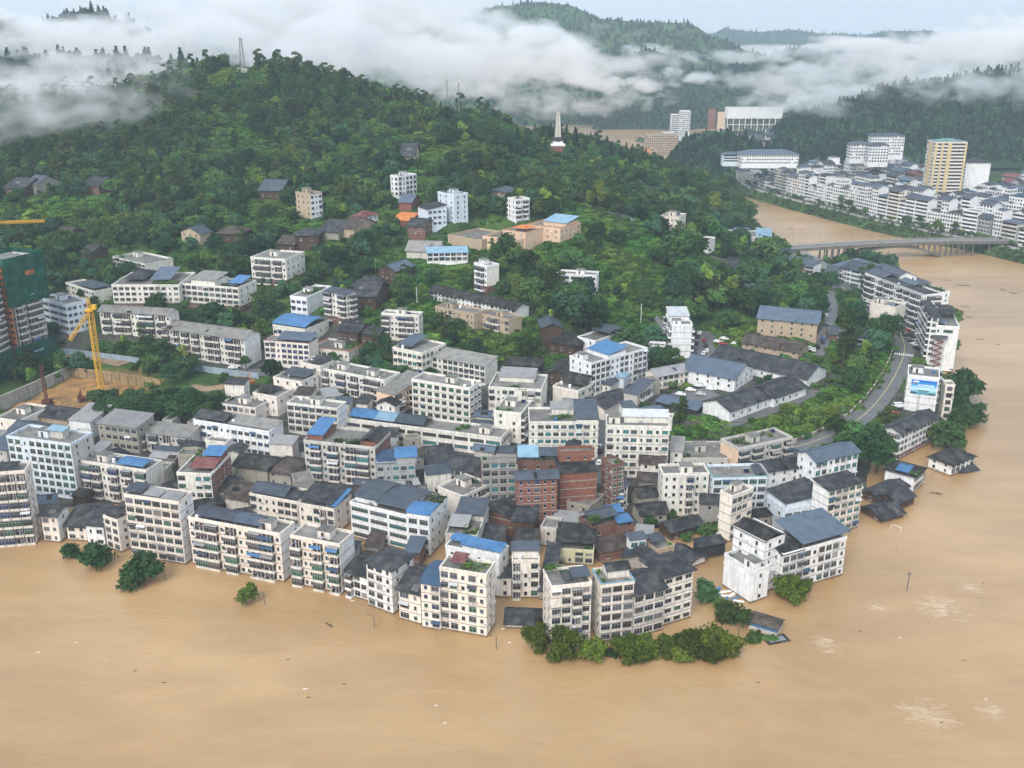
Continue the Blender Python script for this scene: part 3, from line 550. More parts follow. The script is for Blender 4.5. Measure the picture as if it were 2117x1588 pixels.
B(AB, '1158,979 1234,974 1233,952', 1055, 'brick', '-', '-', 'su:bk', 'blank red brick wall house with dark roof and concrete bands', z=1.5)
B(AB, '1244,951 1266,966 1295,963', 1062, 'dbrick', 's', 'w', 'f', 'narrow brown brick tower with green windows and garden roof', gl='g', gar=[(.1, .9, .4, .95)])
B(AB, '1094,876 1237,876 1238,846', 950, 'ivory', 'w', '-', 'f', 'ivory block with teal windows, roof garden and grey pitched shed', gl='tttks', gar=[(.3, .68, .25, .5)], can=[(.68, 1, .0, .95, 'su', 'gy', 2.0, .7), (.33, .67, .6, .95, 'su', 'lg', 2.6, .95)], hut=[], band=M_LINE)
B(AB, '1254,883 1384,886 1383,864', 987, 'ivory', 'w', 's', 'f', 'ivory six-storey block with red-brown panels and white roof house', gl='ktsk', can=[(.28, 1, .45, .95, 'su', 'wt', 2.5, .95)], hut=[(.05, .5)], band=M_LINE)
B(AB, '1021,852 1077,858 1112,833', 912, 'ivory', 's', 'b', 'f', 'ivory five-storey house with brown roof lawn in the town middle', hut=[(.3, .7)], gar=[(.05, .6, .0, .3)])
B(AB, '1010,803 1119,809 1147,779', 866, 'ivory', 'm', '-', 'f', 'weathered ivory flats with pale roof sheet and teal awning', can=[(.12, .8, .5, .95, 'su', 'lg', 2.2, .9)], gar=[(.3, .7, .0, .2)])
B(WD, '1048,754 1113,758 1110,741', 778, 'wood', 's', '-', 'hu:bk', 'black-roofed timber house where the grassy slope begins', cat='house')
B(WD, '1040,775 1105,781 1110,768', 795, 'white', 's', '-', 'gu:dk', 'low white shed with grey roof in front of the timber house', cat='house')
B(WD, '1131,772 1172,777 1180,745', 800, 'wood', 's', '-', 'gv:bk', 'dark timber house with patched black roof behind the white block', cat='house')
B('market_hall', '1408,949 1506,949 1494,914', 967, 'dirty', 's', '-', 'f', 'low hall with wide bare grey roof below the planted bank', z=4, par=.4)
B(HS, '1386,932 1411,934 1402,912', 967, 'ivory', 's', '-', 'su:fl', 'narrow ivory house beside the low bare-roofed hall', z=4, cat='house')
B(AB, '1527,931 1638,907 1500,909', 949, 'dirty', 'b', '-', 'f', 'three-storey flats with peach end wall and potted roof terrace', z=4, side='peach', gar=[(.1, .4, .3, .8), (.6, .8, .5, .8)], hut=[(.4, .5)])
B(AB, '1371,984 1466,982 1461,962', 1062, 'ivory', 'm', 's', 'f', 'ivory four-storey house with rounded balconies and grey terrace', gl='kbgk', hut=[(.55, .4)])
B(AB, '1475,992 1585,989 1577,962', 1068, 'blue', 'W', 's', 'f:tl', 'pale tiled house with green trim and bright green windows', gl='gkg', can=[(.85, 1, .1, .8, 'gv', 'gy', 1)])
B(AB, '1489,1019 1514,1030 1577,1021', 1121, 'cream', '-', 'm', 'f', 'cream six-storey house with blank ruled end beside the hotel', band=M_LINE, hut=[(.2, .6)], z=0)
B(AB, '1581,1026 1623,1057 1688,1031', 1098, 'blue', 's', 'W', 'f', 'pale blue stepped house with dark terrace roofs behind the hotel', z=0, can=[(.05, 1, .0, .95, 'su', 'dk', 2.8, .8)], gar=[(.7, 1, .9, 1)])
B(HS, '1590,975 1655,966 1648,945', 1010, 'white', 's', '-', 'gu:dk', 'low house with dark roof carrying a pale blue patch', z=2, cat='house')
B(WD, '1388,1100 1451,1083 1440,1063', 1102, 'wood', 's', '-', 'gu:dk', 'old timber house with dark violet slate roof in a garden', z=0, cat='house')
B('shed', '1431,1163 1458,1153 1437,1121', 1164, 'white', '-', '-', 'gv:dk', 'white shed with plain dark roof at the flooded lane', z=0, cat='shed')
B('shed', '1446,1131 1500,1122 1491,1110', 1150, 'black', '-', '-', 'su:dk', 'vine-covered dark shed at the edge of the brown water', z=0, cat='shed')
# crowded old quarter
B(AB, '921,1132 1032,1155 1035,1130', 1236, 'white', 's', 's', 'f', 'white house with curved bright blue roof sheets above the flooded lane', can=[(.05, .3, .3, .9, 'au', 'bl', 2.0), (.28, 1, .1, .7, 'su', 'bl', 1.8, .6)], z=0)
B(SH, '1031,1194 1057,1194 1057,1165', 1236, 'cream', 'm', '-', 'su:dk', 'small cream shop house with dark roof and roller shutter', z=0, cat='house')
B(SH, '1059,1163 1115,1163 1115,1131', 1237, 'cream', 'm', '-', 'f', 'cream five-storey house with hanging laundry and leafy roof shelf', z=0, can=[(0, 1, .25, .7, 'su', 'gy', 2.6, .95)], gar=[(0, 1, .72, .95, 1.5)])
B(SH, '1115,1222 1140,1224 1138,1145', 1242, 'old', '-', '-', 'su:dk', 'strip of dark sheet roofing over a narrow flooded lane', z=0, cat='shed')
B(SH, '921,1107 986,1112 989,1052', 1160, 'dirty', 's', '-', 'f', 'house with grey-blue lean-to roof and mossy terrace', z=1, can=[(.1, 1, .55, 1, 'su', 'gy', 2.4, .6), (.0, .6, .2, .5, 'su', 'lg', 1.4)], gar=[(.5, 1, .05, .4)], hut=[])
B(HS, '992,1062 1060,1077 1066,1050', 1105, 'dbrick', '-', '-', 'gv:dk', 'brick house with patched dark gable amid narrow lanes', z=1, cat='house')
B(HS, '985,1110 1028,1118 1035,1095', 1145, 'old', '-', '-', 'su:dk', 'low dark-roofed house wedged between brick and white houses', z=1, cat='house')
B(AB, '1149,1138 1227,1143 1226,1102', 1170, 'ygreen', 'm', '-', 'f', 'yellow-green house with black terrace roof and blue awning', z=0, can=[(.0, 1, .15, .9, 'su', 'bk', 2.2)], gar=[(.75, 1, .0, .2)])
B(HS, '1240,1143 1306,1132 1288,1111', 1152, 'dbrick', 's', '-', 'su:br', 'house with greenish-black sheet roof and white parapet', z=0, cat='house')
B(AB, '1225,1094 1278,1080 1201,1072', 1122, 'dbrick', 's', '-', 'f', 'brick house with grey metal terrace roof on white posts', z=.5, can=[(.0, 1, .1, .95, 'gu', 'gy', 2.5)], gar=[(.7, 1, .0, .25, 1)])
B(AB, '1276,1095 1310,1090 1262,1060', 1125, 'dbrick', 's', '-', 'f', 'brick terrace with two bright blue plastic canopies', z=.5, can=[(.1, .95, .05, .4, 'su', 'bl', 2.0), (.0, .9, .6, .95, 'su', 'bl', 2.4)], gar=[(.1, .9, .42, .55)])
B(SH, '1304,1117 1336,1113 1335,1103', 1156, 'white', 'W', '-', 'su:gy', 'slim white house with teal window above blue awning', z=0, gl='t', cat='house')
B(HS, '1358,1141 1394,1131 1377,1112', 1152, 'tan', '-', '-', 'f', 'terrace house with small sheet roof and green pots', z=0, can=[(.05, .7, .4, 1, 'su', 'gy', 2.2)], gar=[(.5, 1, .05, .4)], cat='house')
B(WD, '1326,1066 1379,1060 1373,1037', 1078, 'old', 's', '-', 'gu:bk', 'mossy black-roofed old house with a skylight patch', z=1, cat='house')
B(WD, '1320,1028 1369,1023 1366,1003', 1045, 'old', 's', '-', 'gu:bk', 'second mossy old house with sagging black roof behind', z=1.2, cat='house')
B(AB, '1172,1040 1218,1052 1262,1030', 1078, 'old', 's', 's', 'f', 'grimy flat roof house with tilted solar panel', z=1)
B(AB, '1270,1006 1298,1004 1298,986', 1048, 'dirty', 'b', '-', 'su:gy', 'narrow balcony house with pale blue sheet roof behind brown brick tower', z=1.5)
B(AB, '516,1024 615,1042 635,1016', 1090, 'cream', 'm', '-', 'f', 'cream flats with grey gable sheds behind the bay-balcony block', can=[(.0, .7, .1, .95, 'gu', 'gy', 1.2), (.7, .95, .1, .6, 'su', 'dk', 1)], gar=[(.85, 1, .5, 1)])
B(AB, '617,1044 690,1057 724,1027', 1108, 'cream', 'm', 's', 'f', 'cream flats with dark roof edged by a bright blue strip', can=[(.0, .9, .1, .95, 'su', 'dk', 1.8), (.9, 1.02, .05, .95, 'su', 'bl', 1.4)])
B('hall', '465,1027 513,1036 528,1002', 1062, 'dirty', '-', '-', 'gu:br', 'old hall with plain brown-black roof in the second row')
B(AB, '724,1042 842,1070 868,1022', 1140, 'white', 'r', '-', 'f', 'white flats with long glazed galleries under curved grey roofs', can=[(.0, .42, .15, 1, 'au', 'gy', 2.2, .6), (.42, 1, .1, 1, 'au', 'gy', 1.8)], gl='kgst', hut=[])
B(AB, '842,1066 887,1073 933,1032', 1152, 'white', 'W', 's', 'f', 'tall white corner block with vivid blue curved roof and vines', can=[(-.02, 1.02, .0, .55, 'au', 'bl', 1.2)], gar=[(.2, 1, .6, .95, .5)], gl='tks', hut=[])
B(AB, '905,1010 958,1030 993,995', 1075, 'cream', '-', 'b', 'f', 'cream block with ornate stepped balconies and bare grey roof', z=1.5, gar=[(.3, 1, .8, 1)])
B(AB, '161,955 302,976 344,957', 1045, 'ivory', 'b', '-', 'f', 'ivory five-storey flats with mixed glazed balconies and blue vaulted shed', gl='bkgkn', can=[(.58, .95, .05, .75, 'au', 'bl', 1.6)], hut=[(.25, .5)])
B(AB, '14,905 146,922 201,899', 1031, 'blue', 'w', 's', 'f', 'pale blue-white seven-storey block with green windows and wavy parapet', gl='gggkk', hut=[(.45, .5)], can=[(.5, .75, .4, .7, 'su', 'lb', 2.8, .9)], side='dirty')
B(AB, '366,981 436,984 480,941', 1050, 'ivory', 'm', 's', 'f', 'ivory house with brick side wall and small blue rooftop sheet', side='brick', can=[(.45, 1, .55, .9, 'su', 'bl', 3.2, .7), (.3, 1, .15, .5, 'su', 'rd', 1.6)], gar=[(.0, .4, .55, 1, .5)], gl='gtk', hut=[])
B(AB, '202,875 282,885 320,865', 935, 'old', 'w', 's', 'su:lg', 'old grey-green house with broad pale roof')
B(AB, '283,893 388,905 404,888', 940, 'dirty', 'b', '-', 'su:fl', 'stained old flats with sagging balconies')
B(AB, '142,868 186,873 242,850', 905, 'white', '-', 's', 'su:lg', 'white house with light grey pitched concrete roof')
B(AB, '82,860 140,868 172,847', 890, 'tan', '-', '-', 'gu:dk', 'house under a dark canopy roof near the muddy pit')
B(AB, '-10,867 40,874 80,840', 905, 'cream', 's', '-', 'f', 'cream flat house with patchy green roof beside the pit wall', gar=[(.1, .5, .5, .9)])
B(AB, '12,897 70,907 125,881', 935, 'dirty', '-', '-', 'gu:gy', 'wide hall of blue-grey sheet roofs in the left quarter')
B(AB, '-30,925 12,932 40,905', 965, 'dirty', 's', '-', 'su:sb', 'low house with slanted blue-grey sheet roof at the left', z=3)
B(HS, '484,963 552,972 590,948', 1005, 'old', '-', '-', 'gu:bk', 'dark grimy old house behind the exposed brick building', cat='house')
B(HS, '552,974 600,981 632,950', 1010, 'old', 's', '-', 'hu:br', 'crumbling old house with brown roof and weeds', cat='house')
B(HS, '584,927 628,932 634,911', 948, 'white', '-', '-', 'gu:dk', 'small white house with dark gable beside the white block', cat='house')
B(HS, '440,1012 470,1018 492,996', 1040, 'dirty', '-', '-', 'su:dk', 'small dark-roofed lean-to by the brick-sided house', cat='house')
# upper left town
B(AB, '81,618 137,633 175,622', 688, 'blue', 'r', 'w', 'f', 'pale blue office block with curved balconies beside the construction tower', gl='bkb', hut=[(.4, .6)])
B(AB, '136,587 194,605 228,597', 626, 'ivory', 'w', '-', 'f', 'ivory three-storey house with grey hip roof on its terrace', can=[(.35, 1, .0, 1, 'hu', 'gy', 2.0)])
B(AB, '231,592 369,592 364,566', 637, 'ivory', 'w', '-', 'f', 'ivory four-storey block on a red base with dark roof sheets', base='dbrick', can=[(.1, .4, .3, 1, 'hu', 'dk', 1.6), (.5, .8, .3, .9, 'su', 'sb', 1.5)], gar=[(.55, .95, .0, .3)])
B(AB, '371,588 492,598 498,580', 645, 'ivory', 'W', 's', 'f', 'ivory municipal block with tall central glazed bay', base='dbrick', can=[(.2, .62, .0, .7, 'su', 'fl', 3.2, .97), (.75, .95, .3, .9, 'su', 'bl', 1.6)], gar=[(.68, .95, .0, .25)])
B(AB, '205,644 350,652 361,642', 695, 'ivory', 'b', '-', 'gu:fl', 'long ivory three-storey flats with weathered grey roof')
B(AB, '336,679 504,702 542,689', 757, 'ivory', 'b', '-', 'gu:fl', 'row of weathered ivory flats with white end wall by the street', side='white')
B(AB, '518,534 590,539 597,521', 591, 'ivory', 'b', 's', 'f', 'ivory five-storey flats standing alone against the wooded slope', base='dbrick', hut=[(.4, .5)])
B('grandstand', '233,533 300,548 344,534', 566, 'ivory', 'W', '-', 'f:tl', 'pale colonnaded hall with green trim on the slope', gl='n')
B(HS, '600,615 634,618 668,593', 647, 'white', 'w', '-', 'f', 'small white house with violet windows and grey stepped roof', gl='bk', gar=[(.2, .8, .3, .9)], cat='house')
B(AB, '671,602 716,611 739,607', 670, 'ivory', 'b', 'b', 'su:gy', 'ivory five-storey house with corrugated metal roof and red base', base='dbrick')
B(WD, '731,612 776,614 770,590', 640, 'wood', 's', '-', 'gu:dk', 'dark timber house with double roof behind the ivory house', cat='house')
B(WD, '725,592 765,594 760,574', 618, 'wood', 's', '-', 'hu:dk', 'dark timber house higher up the steep slope', cat='house')
B(AB, '564,674 631,684 675,664', 702, 'ivory', 'w', 's', 'f', 'three-storey block with bright blue barrel roof', can=[(.0, 1, .0, 1, 'au', 'bl', 1.6)])
B('hotel', '546,707 638,714 655,701', 760, 'pink', 'w', '-', 'f:rd', 'pinkish small hotel with maroon awnings and blue glass strip', can=[(.25, 1, .2, 1, 'su', 'sb', 1.4)], gl='bk', cat='hotel')
B(SH, '642,721 721,731 724,708', 745, 'ivory', 'w', '-', 'f:or', 'low block edged with orange-red tiles next to the hotel', gar=[(.5, 1, .4, 1)])
B(WD, '697,682 738,689 745,671', 708, 'wood', 'm', '-', 'gu:dk', 'brown timber house with blue tarpaulin on its corner', cat='house')
B(WD, '746,689 782,693 787,680', 712, 'wood', 'm', '-', 'gu:dk', 'brown timber house with neat grey roof beside the tarpaulin house', cat='house')
B(AB, '789,650 865,655 874,648', 703, 'ivory', 'b', 's', 'f', 'ivory three-storey house with pinkish base alone on the green slope', hut=[(.5, .4)])
B('long_hall', '889,602 1066,641 1090,632', 661, 'white', 'w', '-', 'gu:bk', 'long white dormitory with black tiled roof stepping across the slope')
B(AB, '900,636 980,652 988,640', 676, 'tan', 'm', '-', 'f', 'brown run-down annex below the long white dormitory')
B(AB, '990,650 1052,664 1062,652', 690, 'tan', 'm', '-', 'f', 'second run-down brown annex with balconies below the dormitory')
B(AB, '980,546 1006,553 1041,551', 604, 'white', 'b', '-', 'f', 'white four-storey house with blank cream end wall and pink base', base='dbrick', side='ivory')
B(AB, '1151,568 1233,572 1234,564', 607, 'white', 'r', '-', 'f', 'stained white block with long open galleries among trees', hut=[(.6, .3)])
B('shed', '883,524 967,522 966,515', 541, 'white', 'W', '-', 'su:lb', 'long white shed with pale blue roof on a terrace', cat='shed')
B('shed', '840,519 905,521 905,507', 533, 'dirty', '-', '-', 'gu:fl', 'cluster of low grey sheds behind the pale blue shed', cat='shed')
B('compound', '998,493 1070,501 1078,482', 527, 'peach', 's', '-', 'f', 'peach walled compound with white forecourt and lookout', par=1.4, hut=[(.2, .9)])
B('compound', '1040,478 1086,484 1092,470', 515, 'peach', 's', '-', 'f:or', 'peach office with orange roof bands and blue dome', can=[(.2, .8, .3, .8, 'hu', 'or', 1.6)])
B('compound', '1089,467 1158,475 1178,460', 498, 'peach', 's', 's', 'f:or', 'peach building with orange eaves and white upper room', can=[(.3, 1, .3, .9, 'su', 'lb', 2.4, .9)])
B('compound_wall', '926,489 996,500 1010,478', 512, 'tan', '-', '-', 'f', 'walled yard with green fencing beside the peach compound', par=1.2, hut=[])
B(AB, '864,427 884,434 912,427', 469, 'blue', '-', 'w', 'su:dk', 'white four-storey hillside house with dark roof', gl='bkk')
B('tower_block', '905,399 939,405 953,399', 457, 'blue', 's', 's', 'f', 'tall slim white six-storey house on the hillside')
B(AB, '807,365 823,367 862,362', 407, 'white', 'w', 'w', 'f', 'white four-storey house highest on the green slope', gl='bkk', hut=[(.4, .5)])
B(WD, '829,323 858,323 861,312', 338, 'tan', 'm', '-', 'gu:dk', 'brown house with dark roof in the upper forest', cat='house')
B(HS, '536,394 580,395 576,383', 410, 'wood', 's', '-', 'gu:gy', 'timber farmhouse with grey roof on the upper slope', cat='house')
B(AB, '611,399 641,403 663,399', 449, 'tan', 's', 'w', 'f', 'unfinished brick-front house with white side on the slope', side='white')
B(HS, '374,479 412,484 427,478', 505, 'tan', 's', '-', 'gv:gy', 'brick farmhouse with grey gable roof above the ivory blocks', cat='house')
B(HS, '447,483 495,484 504,472', 500, 'wood', 's', '-', 'hu:br', 'old brown-roofed farmhouse hidden by bushes', cat='house')
B(WD, '610,487 656,487 657,477', 515, 'wood', 's', '-', 'hu:dk', 'tall dark timber house on the middle slope', cat='house')
B(WD, '574,504 608,506 613,494', 520, 'wood', 's', '-', 'gu:br', 'low timber house leaning beside the tall timber house', cat='house')
B(HS, '661,478 699,481 704,464', 493, 'old', '-', '-', 'gu:dk', 'patched grey-roofed house with blue plastic sheets', cat='house')
B(HS, '704,471 732,474 733,457', 492, 'tan', '-', '-', 'gu:br', 'plain brown-roofed house beside the patched roof', cat='house')
B(HS, '724,449 740,451 763,440', 463, 'white', 's', 's', 'hu:rd', 'white cottage with maroon hip roof on the slope', cat='house')
B(WD, '842,467 878,469 880,459', 487, 'dbrick', 's', '-', 'gu:dk', 'red-brown house in front of the white hillside house', cat='house')
B(HS, '810,455 846,457 848,448', 466, 'brick', '-', '-', 'su:or', 'low brick wall house with rusty roof in the bushes', cat='house')
B(HS, '825,418 850,419 849,410', 430, 'brick', '-', '-', 'gu:sb', 'small brick hut with blue-grey roof below the white houses', cat='house')
B(HS, '1013,392 1052,399 1056,389', 410, 'tan', 's', '-', 'hu:gy', 'grey-roofed house among trees on the upper right slope', cat='house')
B(AB, '1050,411 1066,415 1077,408', 455, 'white', 's', 'b', 'f', 'narrow white house beside the grey-roofed one in trees')
B(HS, '9,389 47,391 50,378', 408, 'wood', 's', '-', 'gu:dk', 'timber farmhouse at the foot of the misty forest', cat='house')
B(HS, '50,380 73,382 76,370', 398, 'old', '-', '-', 'gu:gy', 'small farmhouse with grey roof beneath the misty forest', cat='house')
B(HS, '171,383 203,385 204,374', 400, 'dbrick', 's', '-', 'gu:dk', 'reddish farmhouse alone in dense forest', cat='house')
B(HS, '113,484 138,486 140,474', 498, 'wood', 's', '-', 'gu:br', 'tiny timber hut beside the terraced clearing', cat='house')
B(HS, '167,521 188,523 190,511', 536, 'wood', '-', '-', 'gu:dk', 'timber hut with a blue tarpaulin in the forest', cat='house')
B(WD, '782,556 819,561 799,542', 582, 'wood', 's', '-', 'gv:sb', 'dark timber house with blue-grey gable in the wood', cat='house')
B(WD, '1122,678 1160,677 1150,661', 700, 'wood', '-', '-', 'gv:gy', 'timber cottage with light grey gable under a big tree', cat='house')
B(WD, '1134,705 1188,716 1198,694', 735, 'wood', 's', '-', 'hu:bk', 'dark old timber house with open porch under trees', cat='house')
B(AB, '1194,699 1230,708 1288,685', 730, 'white', 's', 's', 'f', 'white house with grey-blue pavilion roof on its terrace', can=[(.0, 1, .45, .95, 'au', 'gy', 2.2)])
B(HS, '1298,746 1310,751 1328,740', 768, 'white', '-', '-', 'gv:gy', 'tiny white house with grey-blue gable next to white block', cat='house')
B('pump_house', '1446,497 1466,499 1470,492', 512, 'ivory', 's', '-', 'f', 'small ivory pump house by the lane on the ridge', z=34, cat='house')
B('grey_shed', '1590,528 1618,533 1622,522', 540, 'old', '-', '-', 'su:dk', 'low grey shed beside the bridge approach', z=14, cat='shed')
# ---------------------------------------------------------------- roads (centre line in photo pixels + height, width)
ROADS = [('street', [(1640, 926, 6), (1700, 906, 6.5), (1755, 880, 7), (1800, 845, 7.3), (1836, 800, 7.6), (1858, 760, 8), (1869, 730, 8), (1868, 705, 8), (1856, 682, 8.5), (1832, 664, 9), (1792, 640, 9.5), (1760, 612, 10), (1728, 578, 10.5), (1700, 548, 11), (1655, 522, 11)], 9.5, 'asphalt'),
         ('lane', [(1716, 600, 14.3), (1722, 640, 14), (1712, 680, 13.5), (1702, 712, 13), (1690, 735, 13)], 5.5, 'asphalt'),
         ('car_park', [(1453, 684, 12.3), (1453, 742, 12)], 13, 'asphalt'), ('yard', [(1398, 824, 9.8), (1480, 812, 10.2)], 15, 'asphalt'),
         ('town_street', [(600, 772, 12.8), (540, 770, 13.2), (480, 768, 13)], 9, 'asphalt'), ('dirt_track', [(505, 773, 13), (490, 786, 12.8), (468, 797, 12.5), (430, 803, 12.2), (392, 799, 12.2)], 6.5, 'dirt'),
         ('apron', [(1492, 882, 9.3), (1600, 846, 10), (1690, 808, 10.5)], 6, 'asphalt'), ('hill_lane', [(1385, 508, 34), (1430, 520, 31), (1480, 532, 27), (1530, 545, 23)], 4, 'asphalt'),
         ('hill_lane', [(1255, 437, 57), (1290, 446, 56), (1310, 456, 54)], 4, 'asphalt'), ('alley', [(1248, 862, 7), (1245, 905, 5), (1242, 960, 3), (1240, 1000, 1.5)], 5, 'asphalt'),
         ('path', [(1352, 650, 21), (1372, 680, 18), (1378, 712, 15)], 3, 'asphalt'), ('site_road', [(120, 748, 13.5), (170, 735, 14), (260, 752, 14)], 8, 'dirt')]
M_DIRT = mat('dirt', (0.24, 0.18, 0.125), 0.9, var=0.3, nscale=0.2, stain=0.5, stain_col=(0.40, 0.23, 0.09), streak=False)
def smooth(pts, k=6):
    p = [Vector(q) for q in pts]; out = []
    for i in range(len(p) - 1):
        a, b, c, d = p[max(0, i - 1)], p[i], p[i + 1], p[min(len(p) - 1, i + 2)]
        for j in range(k):
            t = j / k; out.append(.5 * ((2 * b) + (c - a) * t + (2 * a - 5 * b + 4 * c - d) * t * t + (3 * b - a - 3 * c + d) * t ** 3))
    return out + [p[-1]]
RPTS = []
for nm, pl, wd, mt in ROADS: RPTS.append((nm, smooth([P(x, y, z) for x, y, z in pl]), wd, mt))
# ---------------------------------------------------------------- terrain of the peninsula
ctrl = []
for (ax, ay, ux, uy, nx, ny, W, D, zb) in RECTS:
    for s, t in ((.5, .5), (0, 0), (1, 0), (0, 1), (1, 1)): ctrl.append((ax + ux * W * s + nx * D * t, ay + uy * W * s + ny * D * t, zb - (.4 if zb > .5 else 2.0)))
for nm, pl, wd, mt in RPTS:
    for p in pl[::3]: ctrl.append((p.x, p.y, p.z - .3))
for x, y in [(-60, 1165), (150, 1185), (350, 1230), (550, 1262), (780, 1318), (1060, 1345), (1250, 1385), (1450, 1370), (1640, 1255), (1800, 1115), (1900, 1065), (2000, 985), (2040, 890), (2020, 780), (2010, 690), (2000, 620), (1960, 585), (1900, 560), (1830, 535), (1720, 485), (1640, 458), (1575, 440), (0, 1300), (400, 1400), (900, 1450), (1400, 1480), (1800, 1350), (2080, 1150), (2117, 900), (2117, 650), (1700, 430), (0, 1550), (1000, 1580), (2000, 1500)]:
    p = P(x, y, 0); ctrl.append((p.x, p.y, -5))
for x, y, z in [(60, 812, 9), (150, 818, 9), (235, 830, 9), (270, 800, 9), (150, 790, 9), (140, 742, 14), (300, 774, 13.5), (440, 776, 13), (20, 830, 8.5), (1480, 905, 6), (1400, 895, 5.5), (1560, 900, 6), (1650, 868, 7.5), (1740, 820, 9), (1780, 770, 11), (1790, 730, 12), (1330, 700, 20), (1250, 650, 27), (1300, 600, 31), (1400, 600, 26), (1450, 640, 20), (1560, 560, 23), (1480, 560, 25), (1650, 620, 18), (1600, 480, 12), (1640, 500, 10)]:
    p = P(x, y, z); ctrl.append((p.x, p.y, z - .3))
for x, y, Z in [(-150, 420, 610), (-150, 300, 720), (0, 330, 690), (120, 300, 720), (230, 250, 760), (340, 185, 775), (400, 150, 775), (500, 147, 765), (560, 150, 768), (620, 172, 770), (700, 200, 770), (800, 236, 765), (900, 234, 765), (1000, 250, 775), (1060, 265, 780), (1150, 312, 770), (1230, 312, 800), (1290, 332, 820), (1400, 358, 860), (1480, 392, 890), (1525, 438, 905), (1545, 465, 905), (200, 420, 605), (300, 400, 620), (450, 350, 650), (600, 300, 695), (750, 300, 700), (900, 300, 700), (1000, 330, 680), (1000, 450, 600), (1100, 400, 640), (1200, 400, 660), (1200, 500, 585), (1300, 420, 690), (1300, 500, 610), (1400, 420, 760), (1450, 450, 760), (300, 480, 580), (450, 420, 600), (700, 380, 625), (700, 560, 545), (850, 580, 532), (1080, 600, 520), (60, 450, 590), (60, 560, 545), (-100, 600, 520), (-100, 700, 480), (-100, 820, 430), (300, 700, 478)]:
    p = PZ(x, y, Z); ctrl.append((p.x, p.y, p.z))
for X, Y, z in [(-420, 700, 90), (-420, 900, 110), (-250, 960, 110), (-120, 960, 95), (0, 960, 55), (100, 980, 40), (180, 1000, 25), (230, 1010, 5), (-420, 1150, 110), (-200, 1150, 80), (0, 1150, 5), (150, 1150, -4), (300, 1100, -5), (300, 1280, -5), (0, 1300, -5), (-250, 1300, 40), (400, 900, -5), (450, 700, -5), (-420, 480, 25), (-420, 360, -3), (-420, 250, -5), (560, 500, -5), (560, 300, -5), (560, 1000, -5), (300, 240, -5), (-200, 230, -5)]:
    ctrl.append((X, Y, z))
CT = np.array(ctrl); CT = CT[np.unique(np.round(CT[:, :2] / 2).astype(int), axis=0, return_index=True)[1]]
def fit_rbf(c):
    d = np.linalg.norm(c[:, None, :2] - c[None, :, :2], axis=2); n = len(c)
    A = np.zeros((n + 3, n + 3)); A[:n, :n] = d + np.eye(n) * -2.0; A[:n, n] = 1; A[:n, n + 1:] = c[:, :2]; A[n, :n] = 1; A[n + 1:, :n] = c[:, :2].T
    return np.linalg.solve(A, np.concatenate([c[:, 2], np.zeros(3)]))
RW = fit_rbf(CT)
def ground0(X, Y):
    X = np.asarray(X, float).ravel(); Y = np.asarray(Y, float).ravel(); out = np.empty(len(X)); n = len(CT)
    for i in range(0, len(X), 4000):
        d = np.hypot(X[i:i + 4000, None] - CT[None, :, 0], Y[i:i + 4000, None] - CT[None, :, 1])
        out[i:i + 4000] = d @ RW[:n] + RW[n] + RW[n + 1] * X[i:i + 4000] + RW[n + 2] * Y[i:i + 4000]
    return out
GX0, GX1, GY0, GY1, GS = -440.0, 580.0, 180.0, 1320.0, 4.0
gx = np.arange(GX0, GX1 + .1, GS); gy = np.arange(GY0, GY1 + .1, GS); GXX, GYY = np.meshgrid(gx, gy)
GZ = ground0(GXX, GYY).reshape(GXX.shape)
GT = np.zeros_like(GZ); DB = np.full_like(GZ, 1e9)
for (ax, ay, ux, uy, nx, ny, W, D, zb) in RECTS:
    s = (GXX - ax) * ux + (GYY - ay) * uy; t = (GXX - ax) * nx + (GYY - ay) * ny
    d = np.hypot(np.maximum(np.maximum(-s, s - W), 0), np.maximum(np.maximum(-t, t - D), 0)); DB = np.minimum(DB, d)
    k = d < 3.0; GZ[k] = np.minimum(GZ[k], zb - .3) * .5 + (zb - .35) * .5 if zb > .5 else np.minimum(GZ[k], -1.0)
DR = np.full_like(GZ, 1e9)
for nm, pl, wd, mt in RPTS:
    for p, q in zip(pl[:-1], pl[1:]):
        dx, dy = q.x - p.x, q.y - p.y; L2 = dx * dx + dy * dy + 1e-9; t = np.clip(((GXX - p.x) * dx + (GYY - p.y) * dy) / L2, 0, 1)
        d = np.hypot(GXX - p.x - t * dx, GYY - p.y - t * dy) - wd / 2; zz = p.z + t * (q.z - p.z) - .35
        k = (d < 4.5) & (d < DR); GZ[k] = zz[k]; DR = np.minimum(DR, d)
WPOLY = [P(x, y, 0) for x, y in [(1505, 392), (1540, 475), (1562, 500), (1612, 530), (1652, 556), (1720, 570), (1800, 578), (1860, 598), (1935, 612), (1996, 645), (1994, 690), (1976, 775), (2005, 800), (2150, 800), (2150, 575), (1900, 508), (1700, 458), (1600, 430)]]
def inpoly(X, Y, poly):
    r = np.zeros(np.shape(X), bool); n = len(poly)
    for i in range(n):
        a, b = poly[i], poly[(i + 1) % n]; k = ((a.y > Y) != (b.y > Y)) & (X < (b.x - a.x) * (Y - a.y) / (b.y - a.y + 1e-12) + a.x); r ^= k
    return r
GZ[inpoly(GXX, GYY, WPOLY)] = -4
_py = projA(GXX, GYY, GZ)[1]; _px = projA(GXX, GYY, GZ)[0]
GT = np.maximum(np.clip(1 - (DB - 2) / 7, 0, 1), np.clip(1 - (DB - 10) / 12, 0, 1) * ((_px < 1390) & (_py > 800) | (_py > 900))) * np.clip((30 - GZ) / 8, 0, 1)
